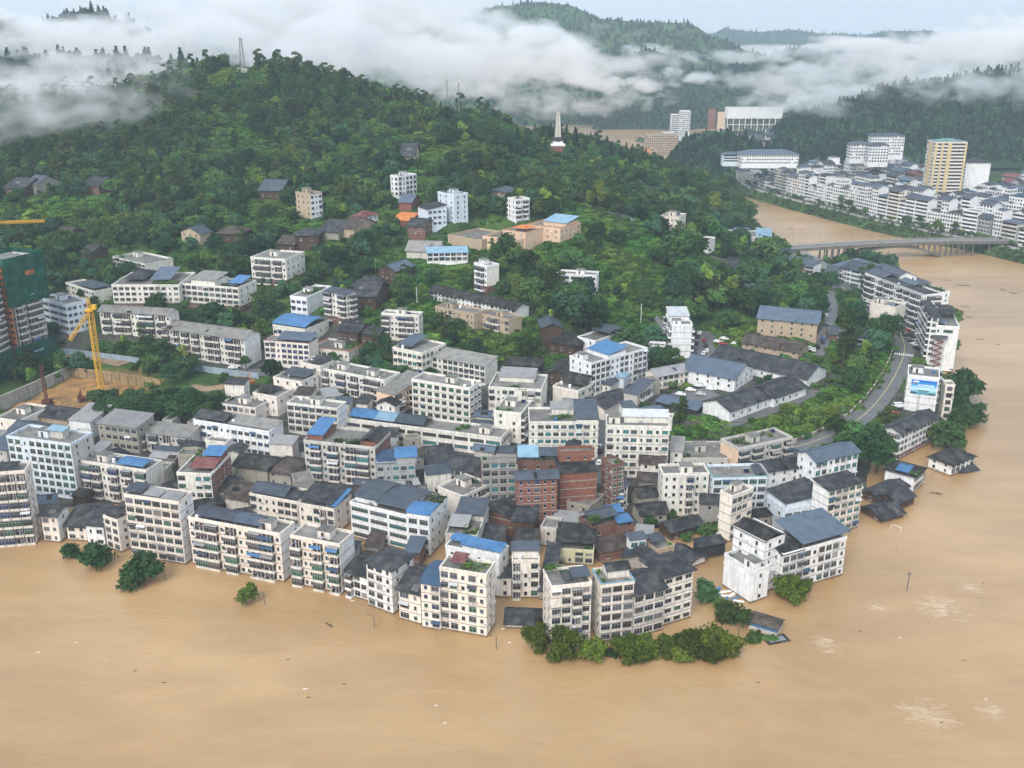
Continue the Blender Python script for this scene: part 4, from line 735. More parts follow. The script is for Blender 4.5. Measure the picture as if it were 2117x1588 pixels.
def ground(X, Y):
    X = np.asarray(X, float); Y = np.asarray(Y, float)
    i = np.clip((X - GX0) / GS, 0, len(gx) - 1.001); j = np.clip((Y - GY0) / GS, 0, len(gy) - 1.001); a = i.astype(int); b = j.astype(int); f = i - a; g = j - b
    return (GZ[b, a] * (1 - f) + GZ[b, a + 1] * f) * (1 - g) + (GZ[b + 1, a] * (1 - f) + GZ[b + 1, a + 1] * f) * g
def gsample(G, X, Y):
    a = np.clip(np.round((X - GX0) / GS).astype(int), 0, len(gx) - 1); b = np.clip(np.round((Y - GY0) / GS).astype(int), 0, len(gy) - 1); return G[b, a]
ny_, nx_ = GZ.shape
V = np.stack([GXX.ravel(), GYY.ravel(), GZ.ravel()], 1); idx = np.arange(nx_ * ny_).reshape(ny_, nx_)
Fq = np.stack([idx[:-1, :-1], idx[:-1, 1:], idx[1:, 1:], idx[1:, :-1]], -1).reshape(-1, 4)
def ground_mat():
    m = bpy.data.materials.new('ground_cover'); m.use_nodes = True; n, l = nodes(m); b = n['Principled BSDF']; b.inputs['Roughness'].default_value = .95; b.inputs['Specular IOR Level'].default_value = .1
    g = n.new('ShaderNodeNewGeometry'); a = n.new('ShaderNodeTexNoise'); a.inputs['Scale'].default_value = .06; a.inputs['Detail'].default_value = 8; a.inputs['Roughness'].default_value = .65; l.new(g.outputs['Position'], a.inputs['Vector'])
    r = n.new('ShaderNodeValToRGB'); r.color_ramp.elements[0].position = .35; r.color_ramp.elements[0].color = (.020, .045, .014, 1); r.color_ramp.elements[1].position = .68; r.color_ramp.elements[1].color = (.075, .14, .03, 1); l.new(a.outputs[0], r.inputs[0])
    e = r.color_ramp.elements.new(.8); e.color = (.16, .12, .06, 1)
    c = n.new('ShaderNodeTexNoise'); c.inputs['Scale'].default_value = .15; c.inputs['Detail'].default_value = 6; l.new(g.outputs['Position'], c.inputs['Vector'])
    r2 = n.new('ShaderNodeValToRGB'); r2.color_ramp.elements[0].position = .3; r2.color_ramp.elements[0].color = (.03, .031, .03, 1); r2.color_ramp.elements[1].position = .7; r2.color_ramp.elements[1].color = (.12, .115, .105, 1); l.new(c.outputs[0], r2.inputs[0])
    at = n.new('ShaderNodeAttribute'); at.attribute_name = 'town'; mx = n.new('ShaderNodeMix'); mx.data_type = 'RGBA'; l.new(at.outputs['Fac'], mx.inputs[0]); l.new(r.outputs[0], mx.inputs[6]); l.new(r2.outputs[0], mx.inputs[7])
    at2 = n.new('ShaderNodeAttribute'); at2.attribute_name = 'mud'; r3 = n.new('ShaderNodeValToRGB'); r3.color_ramp.elements[0].position = .35; r3.color_ramp.elements[0].color = (.17, .115, .065, 1); r3.color_ramp.elements[1].position = .62; r3.color_ramp.elements[1].color = (.42, .23, .08, 1)
    wv = n.new('ShaderNodeTexNoise'); wv.inputs['Scale'].default_value = .09; wv.inputs['Detail'].default_value = 5; wv.inputs['Distortion'].default_value = 1.5; l.new(g.outputs['Position'], wv.inputs['Vector']); l.new(wv.outputs[0], r3.inputs[0])
    m2 = n.new('ShaderNodeMix'); m2.data_type = 'RGBA'; l.new(at2.outputs['Fac'], m2.inputs[0]); l.new(mx.outputs[2], m2.inputs[6]); l.new(r3.outputs[0], m2.inputs[7]); l.new(m2.outputs[2], b.inputs['Base Color'])
    bp = n.new('ShaderNodeBump'); bp.inputs['Strength'].default_value = .6; bp.inputs['Distance'].default_value = .6; l.new(c.outputs[0], bp.inputs['Height']); l.new(bp.outputs[0], b.inputs['Normal']); return m
M_GROUND = ground_mat()
PIT = [P(x, y, 9) for x, y in [(30, 838), (150, 778), (285, 782), (330, 800), (240, 838), (160, 850), (60, 850)]]
MUD = inpoly(GXX, GYY, PIT).astype(float)
GZ[MUD > .5] = 9.0; V[:, 2] = GZ.ravel()
me = mesh_np('terrain', V, Fq, [M_GROUND])
at = me.attributes.new('town', 'FLOAT', 'POINT'); at.data.foreach_set('value', np.maximum(GT, 0).ravel().astype(np.float32))
at = me.attributes.new('mud', 'FLOAT', 'POINT'); at.data.foreach_set('value', MUD.ravel().astype(np.float32))
me.polygons.foreach_set('use_smooth', np.ones(len(me.polygons), bool))
tag(obj('terrain', me), kind='structure')
# ---------------------------------------------------------------- river
def water_mat():
    m = bpy.data.materials.new('muddy_water'); m.use_nodes = True; n, l = nodes(m); b = n['Principled BSDF']; b.inputs['Roughness'].default_value = .27; b.inputs['Specular IOR Level'].default_value = .5
    g = n.new('ShaderNodeNewGeometry')
    def noise(sc_, det, dist=0., mapping=None, rough=.55):
        mp = n.new('ShaderNodeMapping'); l.new(g.outputs['Position'], mp.inputs[0])
        if mapping: mp.inputs['Rotation'].default_value = (0, 0, mapping[0]); mp.inputs['Scale'].default_value = mapping[1]
        t = n.new('ShaderNodeTexNoise'); t.inputs['Scale'].default_value = sc_; t.inputs['Detail'].default_value = det; t.inputs['Distortion'].default_value = dist; t.inputs['Roughness'].default_value = rough; l.new(mp.outputs[0], t.inputs['Vector']); return t
    big = noise(.010, 4, .6, (.3, (.6, 1.3, 1))); mid = noise(.035, 6, 1.0, (.35, (.6, 1.5, 1)), .55); fine = noise(.42, 7, 1.2, (.35, (.6, 1.6, 1)), .68)
    r = n.new('ShaderNodeValToRGB'); e = r.color_ramp.elements; e[0].position = .3; e[0].color = (.30, .183, .079, 1); e[1].position = .7; e[1].color = (.445, .290, .143, 1); l.new(big.outputs[0], r.inputs[0])
    mr = n.new('ShaderNodeMapRange'); mr.inputs[1].default_value = .3; mr.inputs[2].default_value = .7; mr.inputs[3].default_value = .90; mr.inputs[4].default_value = 1.09; l.new(mid.outputs[0], mr.inputs[0])
    mx = n.new('ShaderNodeMix'); mx.data_type = 'RGBA'; mx.blend_type = 'MULTIPLY'; mx.inputs[0].default_value = 1; l.new(r.outputs[0], mx.inputs[6]); l.new(mr.outputs[0], mx.inputs[7]); cur = mx.outputs[2]
    rg = noise(.022, 5, 1.8, (.35, (.5, 1.5, 1)), .5); r_a = n.new('ShaderNodeMath'); r_a.operation = 'MULTIPLY_ADD'; r_a.inputs[1].default_value = 2; r_a.inputs[2].default_value = -1; l.new(rg.outputs[0], r_a.inputs[0])
    r_b = n.new('ShaderNodeMath'); r_b.operation = 'ABSOLUTE'; l.new(r_a.outputs[0], r_b.inputs[0]); r_c = n.new('ShaderNodeMapRange'); r_c.inputs[1].default_value = 0; r_c.inputs[2].default_value = .09; r_c.inputs[3].default_value = .07; r_c.inputs[4].default_value = 0; l.new(r_b.outputs[0], r_c.inputs[0])
    mq = n.new('ShaderNodeMix'); mq.data_type = 'RGBA'; l.new(r_c.outputs[0], mq.inputs[0]); l.new(cur, mq.inputs[6]); mq.inputs[7].default_value = (.56, .42, .26, 1); cur = mq.outputs[2]
    fo = noise(.22, 10, 2.2, (.9, (.7, 1.5, 1)), .72); msk = None
    for (px, py, rad) in [(1950, 1255, 26), (1810, 1255, 12), (1705, 1330, 16), (1915, 1480, 24), (2005, 1215, 14), (1650, 1215, 10), (1690, 1150, 10), (2050, 1470, 12), (1905, 838, 8), (1980, 795, 16)]:
        c = P(px, py, 0); d = n.new('ShaderNodeVectorMath'); d.operation = 'DISTANCE'; d.inputs[1].default_value = c; l.new(g.outputs['Position'], d.inputs[0])
        q = n.new('ShaderNodeMapRange'); q.inputs[1].default_value = rad * .55; q.inputs[2].default_value = 0; q.inputs[3].default_value = 0; q.inputs[4].default_value = 1; l.new(d.outputs['Value'], q.inputs[0])
        if msk is None: msk = q.outputs[0]
        else:
            a = n.new('ShaderNodeMath'); a.operation = 'MAXIMUM'; l.new(msk, a.inputs[0]); l.new(q.outputs[0], a.inputs[1]); msk = a.outputs[0]
    f1 = n.new('ShaderNodeMath'); f1.operation = 'MULTIPLY_ADD'; f1.inputs[1].default_value = .30; l.new(msk, f1.inputs[0]); l.new(fo.outputs[0], f1.inputs[2])
    f2 = n.new('ShaderNodeMapRange'); f2.inputs[1].default_value = .66; f2.inputs[2].default_value = .96; l.new(f1.outputs[0], f2.inputs[0])
    m2 = n.new('ShaderNodeMix'); m2.data_type = 'RGBA'; l.new(f2.outputs[0], m2.inputs[0]); l.new(cur, m2.inputs[6]); m2.inputs[7].default_value = (.56, .45, .32, 1); l.new(m2.outputs[2], b.inputs['Base Color'])
    ad = n.new('ShaderNodeMath'); ad.operation = 'MULTIPLY_ADD'; ad.inputs[1].default_value = .28; l.new(fine.outputs[0], ad.inputs[0]); l.new(mid.outputs[0], ad.inputs[2])
    bp = n.new('ShaderNodeBump'); bp.inputs['Strength'].default_value = .42; bp.inputs['Distance'].default_value = 1.2; l.new(ad.outputs[0], bp.inputs['Height']); l.new(bp.outputs[0], b.inputs['Normal']); return m
b = MB(); b.add([(-5100, -400, 0), (5100, -400, 0), (5100, 7100, 0), (-5100, 7100, 0)], [(0, 1, 2, 3)]); tag(b.build('river_water', [water_mat()]), kind='structure')
# ---------------------------------------------------------------- road sheets
def strip(name, pl, offs, mats, kind='structure', mi=0, dz=0.0, parent=None):
    b = MB()
    for i, p in enumerate(pl):
        t = (pl[min(i + 1, len(pl) - 1)] - pl[max(i - 1, 0)]); t.z = 0; t.normalize(); nn = Vector((-t.y, t.x, 0))
        for o, z in offs: b.v.append(tuple(p + nn * o + Vector((0, 0, z + dz))))
    k = len(offs)
    for i in range(len(pl) - 1):
        for j in range(k - 1): b.f.append((i * k + j, (i + 1) * k + j, (i + 1) * k + j + 1, i * k + j + 1)); b.m.append(mi)
    o = b.build(name, mats, parent)
    if kind: tag(o, kind=kind)
    return o
M_YEL = mat('yellow_line', (.62, .5, .22), .7, var=.2)
for nm, pl, wd, mt in RPTS:
    rd = strip(nm, pl, [(-wd / 2, -.6), (-wd / 2, 0), (wd / 2, 0), (wd / 2, -.6)], [M_ASPH if mt == 'asphalt' else M_DIRT])
    if nm == 'street':
        strip('centre_line', pl, [(-.12, .02), (.12, .02)], [M_YEL], None, parent=rd)
        c = P(1868, 733, 8.03); d = (P(1869, 725, 8) - P(1866, 741, 8)).normalized(); nn = Vector((-d.y, d.x, 0))
        for i in range(9):
            o = c + nn * (i - 4) * 1.0; b = MB(); b.add([o + nn * .25 - d * 1.6, o + nn * .25 + d * 1.6, o - nn * .25 + d * 1.6, o - nn * .25 - d * 1.6], [(0, 1, 2, 3)]); b.build('crossing_stripe', [M_WHITE], rd)
def hill_mat(name, c0, c1, c2, s=.012):
    m = bpy.data.materials.new(name); m.use_nodes = True; n, l = nodes(m); b = n['Principled BSDF']; b.inputs['Roughness'].default_value = 1; b.inputs['Specular IOR Level'].default_value = .05
    g = n.new('ShaderNodeNewGeometry'); a = n.new('ShaderNodeTexNoise'); a.inputs['Scale'].default_value = s; a.inputs['Detail'].default_value = 9; a.inputs['Roughness'].default_value = .6; l.new(g.outputs['Position'], a.inputs['Vector'])
    r = n.new('ShaderNodeValToRGB'); e = r.color_ramp.elements; e[0].position = .35; e[0].color = (*c0, 1); e[1].position = .6; e[1].color = (*c1, 1); x = e.new(.72); x.color = (*c2, 1); l.new(a.outputs[0], r.inputs[0]); l.new(r.outputs[0], b.inputs['Base Color']); return m
# ---------------------------------------------------------------- far bank
BANK = smooth([P(x, y, 0) for x, y in [(1310, 292), (1350, 302), (1400, 328), (1460, 360), (1515, 398), (1600, 425), (1700, 452), (1800, 478), (1900, 500), (2000, 520), (2117, 548), (2260, 592)]], 5)
if (BANK[1] - BANK[0]).cross(Vector((0, 0, 1))).y > 0: pass
def bank_dir(sign):
    return sign
t0 = BANK[20] - BANK[19]; nn0 = Vector((-t0.y, t0.x, 0)); SG = 1 if nn0.dot(Vector((1, 1, 0))) > 0 else -1
M_BANK = mat('bank_grass', (.05, .085, .024), .95, .1, var=.5, nscale=.08)
M_FARG = mat('far_ground', (.11, .115, .10), .9, .2, var=.5, nscale=.05)
strip('river_bank', BANK, [(SG * -3, -3), (SG * 2, .3), (SG * 9, 6.3), (SG * 11, 6.8)], [M_BANK])
strip('promenade', BANK, [(SG * 11, 6.8), (SG * 17, 7.0)], [M_CONC])
strip('far_ground', BANK, [(SG * 17, 7.0), (SG * 60, 8), (SG * 150, 12)], [M_FARG])
strip('far_slope', BANK, [(SG * 150, 12), (SG * 230, 13), (SG * 380, 14), (SG * 700, 14)], [hill_mat('far_slope', (.02, .04, .016), (.045, .075, .028), (.09, .10, .06))])
# ---------------------------------------------------------------- hills and mountains
from mathutils import noise as mn
M_HILL = hill_mat('hill_forest', (.014, .032, .014), (.03, .06, .022), (.05, .10, .03)); M_HILLG = hill_mat('hill_meadow', (.03, .06, .02), (.065, .12, .035), (.12, .14, .06), .006)
FARPTS = []
def mountain(name, prof, Z, wf, wb, base, mt, dens, seed, amp=18., treescale=1., mesh_n=None):
    cr = []
    for i in range(len(prof) - 1):
        a, c = PZ(*prof[i], Z if not isinstance(Z, tuple) else Z[0] + (Z[1] - Z[0]) * i / (len(prof) - 1)), PZ(*prof[i + 1], Z if not isinstance(Z, tuple) else Z[0] + (Z[1] - Z[0]) * (i + 1) / (len(prof) - 1))
        k = max(2, int((c - a).length / 16))
        for j in range(k):
            t = j / k; t2 = t * t * (3 - 2 * t); p = a.lerp(c, t); p.z = a.z + (c.z - a.z) * t2; cr.append(p)
    cr.append(c)
    rows = [(-1, 0.), (-.6, .45), (-.25, .8)] + [(i / 22, 0) for i in range(23)]
    V = []; nr = len(rows)
    for p in cr:
        d = Vector((-p.x, -p.y, 0)).normalized()
        for t, _ in rows:
            q = p + d * (t * wf if t > 0 else t * wb)
            hh = p.z - base
            if t >= 0:
                sh = (1 - t) ** 1.25; v = mn.fractal(Vector((q.x, q.y, seed * 31.)) * .0075, 1.0, 2.0, 5)
                z = base + hh * sh + amp * v * min(1, 4 * t) * min(1, 5 * (1 - t)) + mn.noise(Vector((q.x, q.y, seed)) * .03) * 3 * min(1, t * 6)
                if t == 1: z = base - 3
            else: z = base + hh * (1 + t) ** 1.1 + (mn.noise(Vector((q.x, q.y, seed)) * .02) * 8 * (1 + t))
            V.append((q.x, q.y, z))
    V = np.array(V); nc = len(cr); idx = np.arange(nc * nr).reshape(nc, nr)
    Fq = np.stack([idx[:-1, :-1], idx[1:, :-1], idx[1:, 1:], idx[:-1, 1:]], -1).reshape(-1, 4)
    me = mesh_np(name, V, Fq, [mt]); me.polygons.foreach_set('use_smooth', np.ones(len(me.polygons), bool)); tag(obj(name, me), kind='structure')
    G = V.reshape(nc, nr, 3); L = sum((cr[i + 1] - cr[i]).length for i in range(nc - 1)); k = int(L * (wf * 1.1 + 30) / dens ** 2)
    a = rng.random(k) * (nc - 1.01); t = 2 + rng.random(k) * (nr - 3.02); i = a.astype(int); j = t.astype(int); f = (a - i)[:, None]; g = (t - j)[:, None]
    Q = (G[i, j] * (1 - f) + G[i + 1, j] * f) * (1 - g) + (G[i, j + 1] * (1 - f) + G[i + 1, j + 1] * f) * g
    px, py, _ = projA(Q[:, 0], Q[:, 1], Q[:, 2]); ok = (px > -60) & (px < 2180) & (Q[:, 2] > base + 2)
    FARPTS.append((Q[ok], treescale))
mountain('valley_hill', [(1575, 300), (1610, 262), (1660, 240), (1730, 215), (1780, 203), (1830, 178), (1900, 170), (1960, 168), (2000, 155), (2060, 145), (2130, 140), (2260, 130)], 1330, 250, 300, 20, M_HILL, 6.2, 1, amp=16, treescale=.78)
mountain('wooded_knoll', [(1385, 330), (1415, 292), (1465, 270), (1520, 278), (1570, 300), (1610, 318)], 1180, 75, 90, 12, M_HILL, 5.6, 2, amp=6, treescale=.8)
mountain('river_mountain', [(560, 130), (760, 80), (900, 55), (1040, 12), (1110, 4), (1170, 10), (1250, 40), (1330, 46), (1420, 48), (1480, 78), (1560, 108), (1640, 142), (1760, 172), (1900, 190)], 2500, 720, 600, -2, M_HILLG, 12, 3, amp=34, treescale=.85)
mountain('middle_spur', [(1230, 175), (1290, 118), (1340, 100), (1385, 115), (1450, 145), (1530, 135), (1600, 150), (1680, 195), (1740, 225)], 2020, 260, 200, -2, M_HILL, 9, 4, amp=18, treescale=.8)
mountain('far_spur', [(1570, 150), (1610, 105), (1650, 98), (1700, 108), (1760, 132), (1830, 165), (1900, 190)], 2280, 300, 260, 0, M_HILL, 10, 5, amp=16, treescale=.85)
mountain('far_ridge', [(1360, 110), (1440, 85), (1500, 60), (1560, 66), (1640, 62), (1700, 70), (1780, 72), (1850, 64), (1920, 64), (1990, 78), (2117, 92), (2300, 90)], 4600, 900, 600, 0, M_HILL, 22, 6, amp=30, treescale=1.2)
mountain('misty_mountain', [(-260, 60), (-80, 50), (0, 42), (60, 55), (120, 35), (180, 18), (240, 40), (330, 72), (420, 100), (560, 118), (700, 148), (800, 185), (900, 215)], 1280, 340, 400, 30, M_HILL, 7.2, 7, amp=20, treescale=.85)
mountain('misty_spur', [(-260, 150), (-80, 130), (0, 128), (90, 118), (200, 114), (280, 122), (380, 132), (460, 165)], 930, 190, 200, 60, M_HILL, 7, 8, amp=10)
# ---------------------------------------------------------------- far town rows
def bank_frame(s):
    s = max(0, min(len(BANK) - 1.01, s)); i = int(s); p = BANK[i].lerp(BANK[i + 1], s - i); t = (BANK[i + 1] - BANK[i]); t.z = 0; t.normalize()
    return p, t, Vector((-t.y, t.x, 0)) * SG
fr = random.Random(21)
GRP = 'houses of the far town across the river'
ROWS = [(24, 1495, 2110, (4, 8), 7, 14), (43, 1525, 2125, (4, 8), 7, 14), (62, 1550, 2140, (3, 7), 7, 15), (82, 1655, 2150, (3, 7), 8, 16), (103, 1690, 2160, (3, 6), 8, 18), (125, 1700, 2170, (3, 6), 8, 18), (148, 1730, 2180, (2, 5), 9, 18), (172, 1730, 2180, (2, 5), 9, 20), (197, 1730, 2180, (2, 5), 9, 20), (224, 1950, 2180, (2, 5), 10, 20)]
FW = {'white': 'white', 'dirty': 'weathered white', 'cream': 'cream', 'grey': 'grey', 'brick': 'brick'}
FRN = {'dk': 'dark', 'gy': 'blue-grey', 'db': 'dark blue', 'f': 'flat', 'rd': 'maroon', 'sb': 'pale blue-grey'}
RN = ['riverfront', 'second', 'third', 'fourth', 'fifth', 'sixth', 'seventh', 'eighth', 'ninth', 'rearmost']
def keep_out(px, py): return (1905 < px < 2065 and py < 405 and py > 250) or (1745 < px < 1880 and 262 < py < 335) or (1490 < px < 1665 and 290 < py < 345)
for ri, (off, xa, xb, fl, w0, w1) in enumerate(ROWS):
    s = 0.0
    while s < len(BANK) - 1.2:
        p, t, nn = bank_frame(s); Wd = fr.uniform(w0, w1); D = fr.uniform(9, 12.5); seg = (BANK[int(s) + 1] - BANK[int(s)]).length
        q = p + nn * off; zb = 7 + off * .05; px, py, Z = proj((q.x, q.y, zb))
        s += (Wd + (fr.uniform(.3, 1.2) if fr.random() < .75 else fr.uniform(3, 8))) / seg
        if px < xa or px > xb or keep_out(px, py) or (ri >= 2 and px < 1645) or (ri == 1 and px < 1585): continue
        n = fr.randint(*fl) if px > 1590 else fr.randint(2, 4); wall = fr.choice(['white'] * 11 + ['dirty', 'cream', 'grey'] + (['brick'] if ri > 3 else [])); rf = fr.choice(['gu:gy', 'hu:dk', 'hu:gy', 'gu:gy', 'f', 'f', 'f', 'gu:sb', 'hu:sb', 'gv:dk'] + (['gu:rd'] if ri > 4 else []))
        rc = rf.split(':')[1] if ':' in rf else 'f'
        u = t if t.x > 0 else -t
        A = q if t.x > 0 else q + t * Wd
        wd_ = {2: 'two', 3: 'three', 4: 'four', 5: 'five', 6: 'six', 7: 'seven', 8: 'eight'}[n]
        cn = [(fr.uniform(0, .3), fr.uniform(.6, 1), .1, .9, fr.choice(['gu', 'hu', 'au']), fr.choice(['dk', 'gy', 'dk', 'db']), 1.8)] if rf == 'f' and fr.random() < .7 else []
        BW('far_house', Vector((A.x, A.y, 0)), u, Wd, D, zb, zb + n * 3.05, wall, fr.choice(['w', 'w', 'b', 'b', 'r']), fr.choice(['-', '-', 'w']), rf,
           '%s %s-storey far bank house with %s roof in the %s row' % (FW[wall], wd_, FRN[rc], RN[ri]), fr, 'house', can=cn, small=True, group=GRP, stuffwin=True, hut=[])
def FB(kind, x0, y0, x1, y1, Z, h, D, wall, ff, fs, roof, label, can=(), fh0=3.05, group=None, side=None, band=None, zt=None):
    a, c = PZ(x0, y0, Z), PZ(x1, y1, Z); zb = min(a.z, c.z); u = Vector((c.x - a.x, c.y - a.y, 0)); W = u.length; u.normalize()
    return BW(kind, Vector((a.x, a.y, 0)), u, W, D, zb, zb + h, wall, ff, fs, roof, label, random.Random(int(x0)), 'building', can=can, small=True, stuffwin=True, fh0=fh0, hut=[], side=side, band=band, group=group)
YT = FB('tower_block', 1921, 396, 1985, 402, 900, 45, 20, 'cream', 'r', 'w', 'f:tl', 'tall yellow and cream apartment tower in the far town', can=[(.05, .95, .1, .95, 'hu', 'tl', .3)])
W, D, h = YT['dims']
for x0, x1 in ((0, .07), (.2, .27), (.4, .52), (.94, 1.0)): b = MB(); b.box(W * x0, -.6, -2, W * x1, 0, h - .2); b.build('pier', [wallm('yel')], YT)
for x in (-.3, W): b = MB(); b.box(x, D * .3, -2, x + .3, D * .7, h - .2); b.build('pier', [wallm('yel')], YT)
FB('tower_block', 1990, 392, 2040, 396, 925, 26, 16, 'white', '-', 'r', 'hu:dk', 'white far block with dark vertical window slots beside the yellow tower')
FB('hotel', 1757, 325, 1800, 330, 1010, 15, 14, 'white', 'w', 'w', 'hu:gy', 'white terraced hillside hotel lower wing with grey roof')
FB('hotel', 1795, 333, 1835, 337, 990, 17, 13, 'white', 'w', 'w', 'hu:gy', 'white hillside hotel middle wing with blank end wall')
FB('hotel', 1800, 318, 1866, 322, 1035, 20, 14, 'white', 'w', 's', 'hu:gy', 'white hillside hotel top wing above the far town')
FB('school_block', 1495, 333, 1535, 336, 1060, 8, 14, 'blue', 'r', '-', 'hu:sb', 'pale blue courtyard school wing among trees')
FB('school_block', 1532, 337, 1650, 340, 1040, 10, 24, 'white', 'w', 'w', 'hu:sb', 'long white courtyard block with blue-grey roof ring')
FB('office_block', 1334, 320, 1400, 322, 1380, 27, 22, 'tan', 'w', 'w', 'f', 'beige nine-storey office block beyond the ridge')
FB('sports_hall', 1312, 324, 1345, 326, 1330, 6, 18, 'tan', '-', '-', 'su:or', 'low hall with orange roof near the beige office block')
FB('white_house', 1405, 333, 1448, 336, 1200, 15, 14, 'white', 'w', 's', 'hu:dk', 'white house with dark roof at the edge of the knoll')
FB('tower_block', 1386, 293, 1403, 293, 1560, 40, 14, 'white', 'r', 's', 'f', 'white slab tower upstream with striped windows')
FB('tower_block', 1404, 298, 1424, 298, 1530, 48, 16, 'white', 'b', 'b', 'f', 'tallest white tower upstream with balconies')
FB('tower_block', 1371, 306, 1392, 306, 1540, 22, 14, 'white', 'w', 's', 'f', 'lower white block in front of the upstream towers')
FB('silo_tower', 1464, 262, 1478, 262, 1650, 27, 10, 'brick', '-', '-', 'f', 'rust-red silo tower of the far plant')
FB('silo_tower', 1483, 262, 1498, 262, 1650, 22, 10, 'peach', '-', '-', 'f', 'pale capped silo tower beside the red one')
GH = FB('viaduct_hall', 1504, 240, 1618, 236, 1600, 12, 22, 'white', '-', '-', 'f', 'long white elevated hall on columns below the mist')
for o in list(GH.children):
    if o.name.startswith('wall'): o.scale.z = 1.0
W, D, h = GH['dims']
for i in range(10):
    for y in (0.6, D - 1.6): b = MB(); b.box(i * (W - 1.4) / 9, y, -24, i * (W - 1.4) / 9 + 1.4, y + 1.2, -4); b.build('column', [wallm('cream')], GH)
b = MB(); b.box(0, .8, -14, W, 1.6, -13); b.build('cross_beam', [wallm('cream')], GH)
for i in range(26):
    x = fr.uniform(1420, 1500); y = 303 - (x - 1420) * .25 + fr.uniform(-6, 8)
    FB('far_house', x, y, x + fr.uniform(9, 15), y + 1, 1420 + fr.uniform(-40, 60), fr.choice([6, 9, 12]), 10, fr.choice(['white', 'white', 'dirty', 'brick']), 'w', '-', fr.choice(['gu:dk', 'f', 'hu:gy']), 'small house of the hamlet below the white upstream towers', group='houses of the upstream hamlet')
for i in range(22):
    x = fr.uniform(1520, 1600); y = fr.uniform(283, 308)
    FB('far_house', x, y, x + fr.uniform(10, 18), y + 1, 1180 + (308 - y) * 6, fr.choice([6, 9, 9]), 11, fr.choice(['white', 'white', 'dirty', 'cream']), 'w', '-', fr.choice(['gu:dk', 'hu:gy', 'gu:gy']), 'small house in the side valley behind the courtyard school', group='houses of the side valley')
# ---------------------------------------------------------------- trees
def blob_tree(seed, blobs, nleaf, size, up=.35, droop=0.):
    g = np.random.default_rng(seed); Cs = []; Ns = []; Ss = []
    vol = np.array([b[3] * b[3] * b[4] for b in blobs]) ** .72; vol /= vol.sum()
    for (x, y, z, r, rz), w_ in zip(blobs, vol):
        k = max(8, int(nleaf * w_)); d = g.normal(size=(k, 3)); d /= np.linalg.norm(d, axis=1, keepdims=True); d[:, 2] = np.where(d[:, 2] < -.35, -d[:, 2], d[:, 2])
        rad = .60 + .46 * g.random((k, 1)); lump = 1 + .26 * np.sin(d[:, :1] * 6 + seed + x) * np.cos(d[:, 1:2] * 7 + y) + (g.random((k, 1)) < .06) * .25
        c = np.array([x, y, z]) + d * rad * lump * np.array([r, r, rz]); nrm = d + g.normal(size=(k, 3)) * .45; nrm[:, 2] += up; nrm /= np.linalg.norm(nrm, axis=1, keepdims=True)
        Cs.append(c); Ns.append(nrm); Ss.append(size * (.6 + .8 * g.random(k)))
    return leaf_quads(np.concatenate(Cs), np.concatenate(Ns), np.concatenate(Ss), seed)
def trunk_mb(hh, r0, limbs):
    b = MB(); b.lathe(0, 0, [(r0 * 1.5, -1.5), (r0, .5), (r0 * .8, hh * .5), (r0 * .35, hh)], 7)
    for a, c in limbs: b.bar(a, c, r0 * .32, 0, 5)
    return b
def rblobs(seed, R_, h0, h1, n, rr_=(.38, .6), flat=.8):
    g = random.Random(seed); out = [(0, 0, (h0 + h1) / 2, R_ * .62, (h1 - h0) * .5)]
    for i in range(n):
        a = g.uniform(0, 6.283); d = R_ * g.uniform(.35, .72); r = R_ * g.uniform(*rr_); z = g.uniform(h0 + r * .5, h1 - r * .45); k = 1 - .45 * max(0, (z - (h0 + h1) / 2) / (h1 - h0)) * 2 * .6
        out.append((d * k * math.cos(a), d * k * math.sin(a), z, r, r * flat))
    return out
LM = {'dark': leafmat('dark', (.034, .074, .026)), 'mid': leafmat('mid', (.058, .118, .032)), 'olive': leafmat('olive', (.058, .092, .028)), 'bright': leafmat('bright', (.15, .235, .04)), 'conif': leafmat('conifer', (.022, .05, .024)),
      'mango': leafmat('mango', (.085, .12, .018), .5), 'grass': leafmat('grass', (.09, .175, .034), .5), 'blueg': leafmat('bluegreen', (.045, .105, .05))}
PROT = {}
def proto(key, crown, mtl, th, tr, limbs):
    V, Fq = crown; cm = mesh_np('crown', V, Fq, [LM[mtl]]); tb = trunk_mb(th, tr, limbs); tm = tb.mesh('trunk', [M_BARK]); PROT[key] = (cm, tm)
    jb = bpy.data.meshes.new('joint_' + key)
    n0 = len(tb.v); tv = np.array(tb.v)
    vs = [tuple(v) for v in V] + [tuple(v) for v in tv]; fs = [tuple(f) for f in Fq] + [tuple(i + len(V) for i in f) for f in tb.f]
    jb.from_pydata(vs, [], fs); jb.materials.append(LM[mtl]); jb.materials.append(M_BARK); mi = [0] * len(Fq) + [1] * len(tb.f); jb.polygons.foreach_set('material_index', mi); jb.update()
    PROT[key + '_j'] = jb
for i in range(3):
    bl = rblobs(10 + i, 5.0, 3.0, 10.5, 9); proto('broad%d' % i, blob_tree(30 + i, bl, 1100, .62), ['dark', 'mid', 'blueg'][i], 6.5, .32, [((0, 0, 3), (b[0] * .8, b[1] * .8, b[2])) for b in bl[1:6]])
for i in range(2):
    bl = rblobs(50 + i, 5.2, 1.2, 8.0, 13, (.3, .45), .9); proto('mango%d' % i, blob_tree(60 + i, bl, 2100, .46, .5), 'mango', 5, .35, [((0, 0, 2), (b[0] * .8, b[1] * .8, b[2])) for b in bl[1:6]])
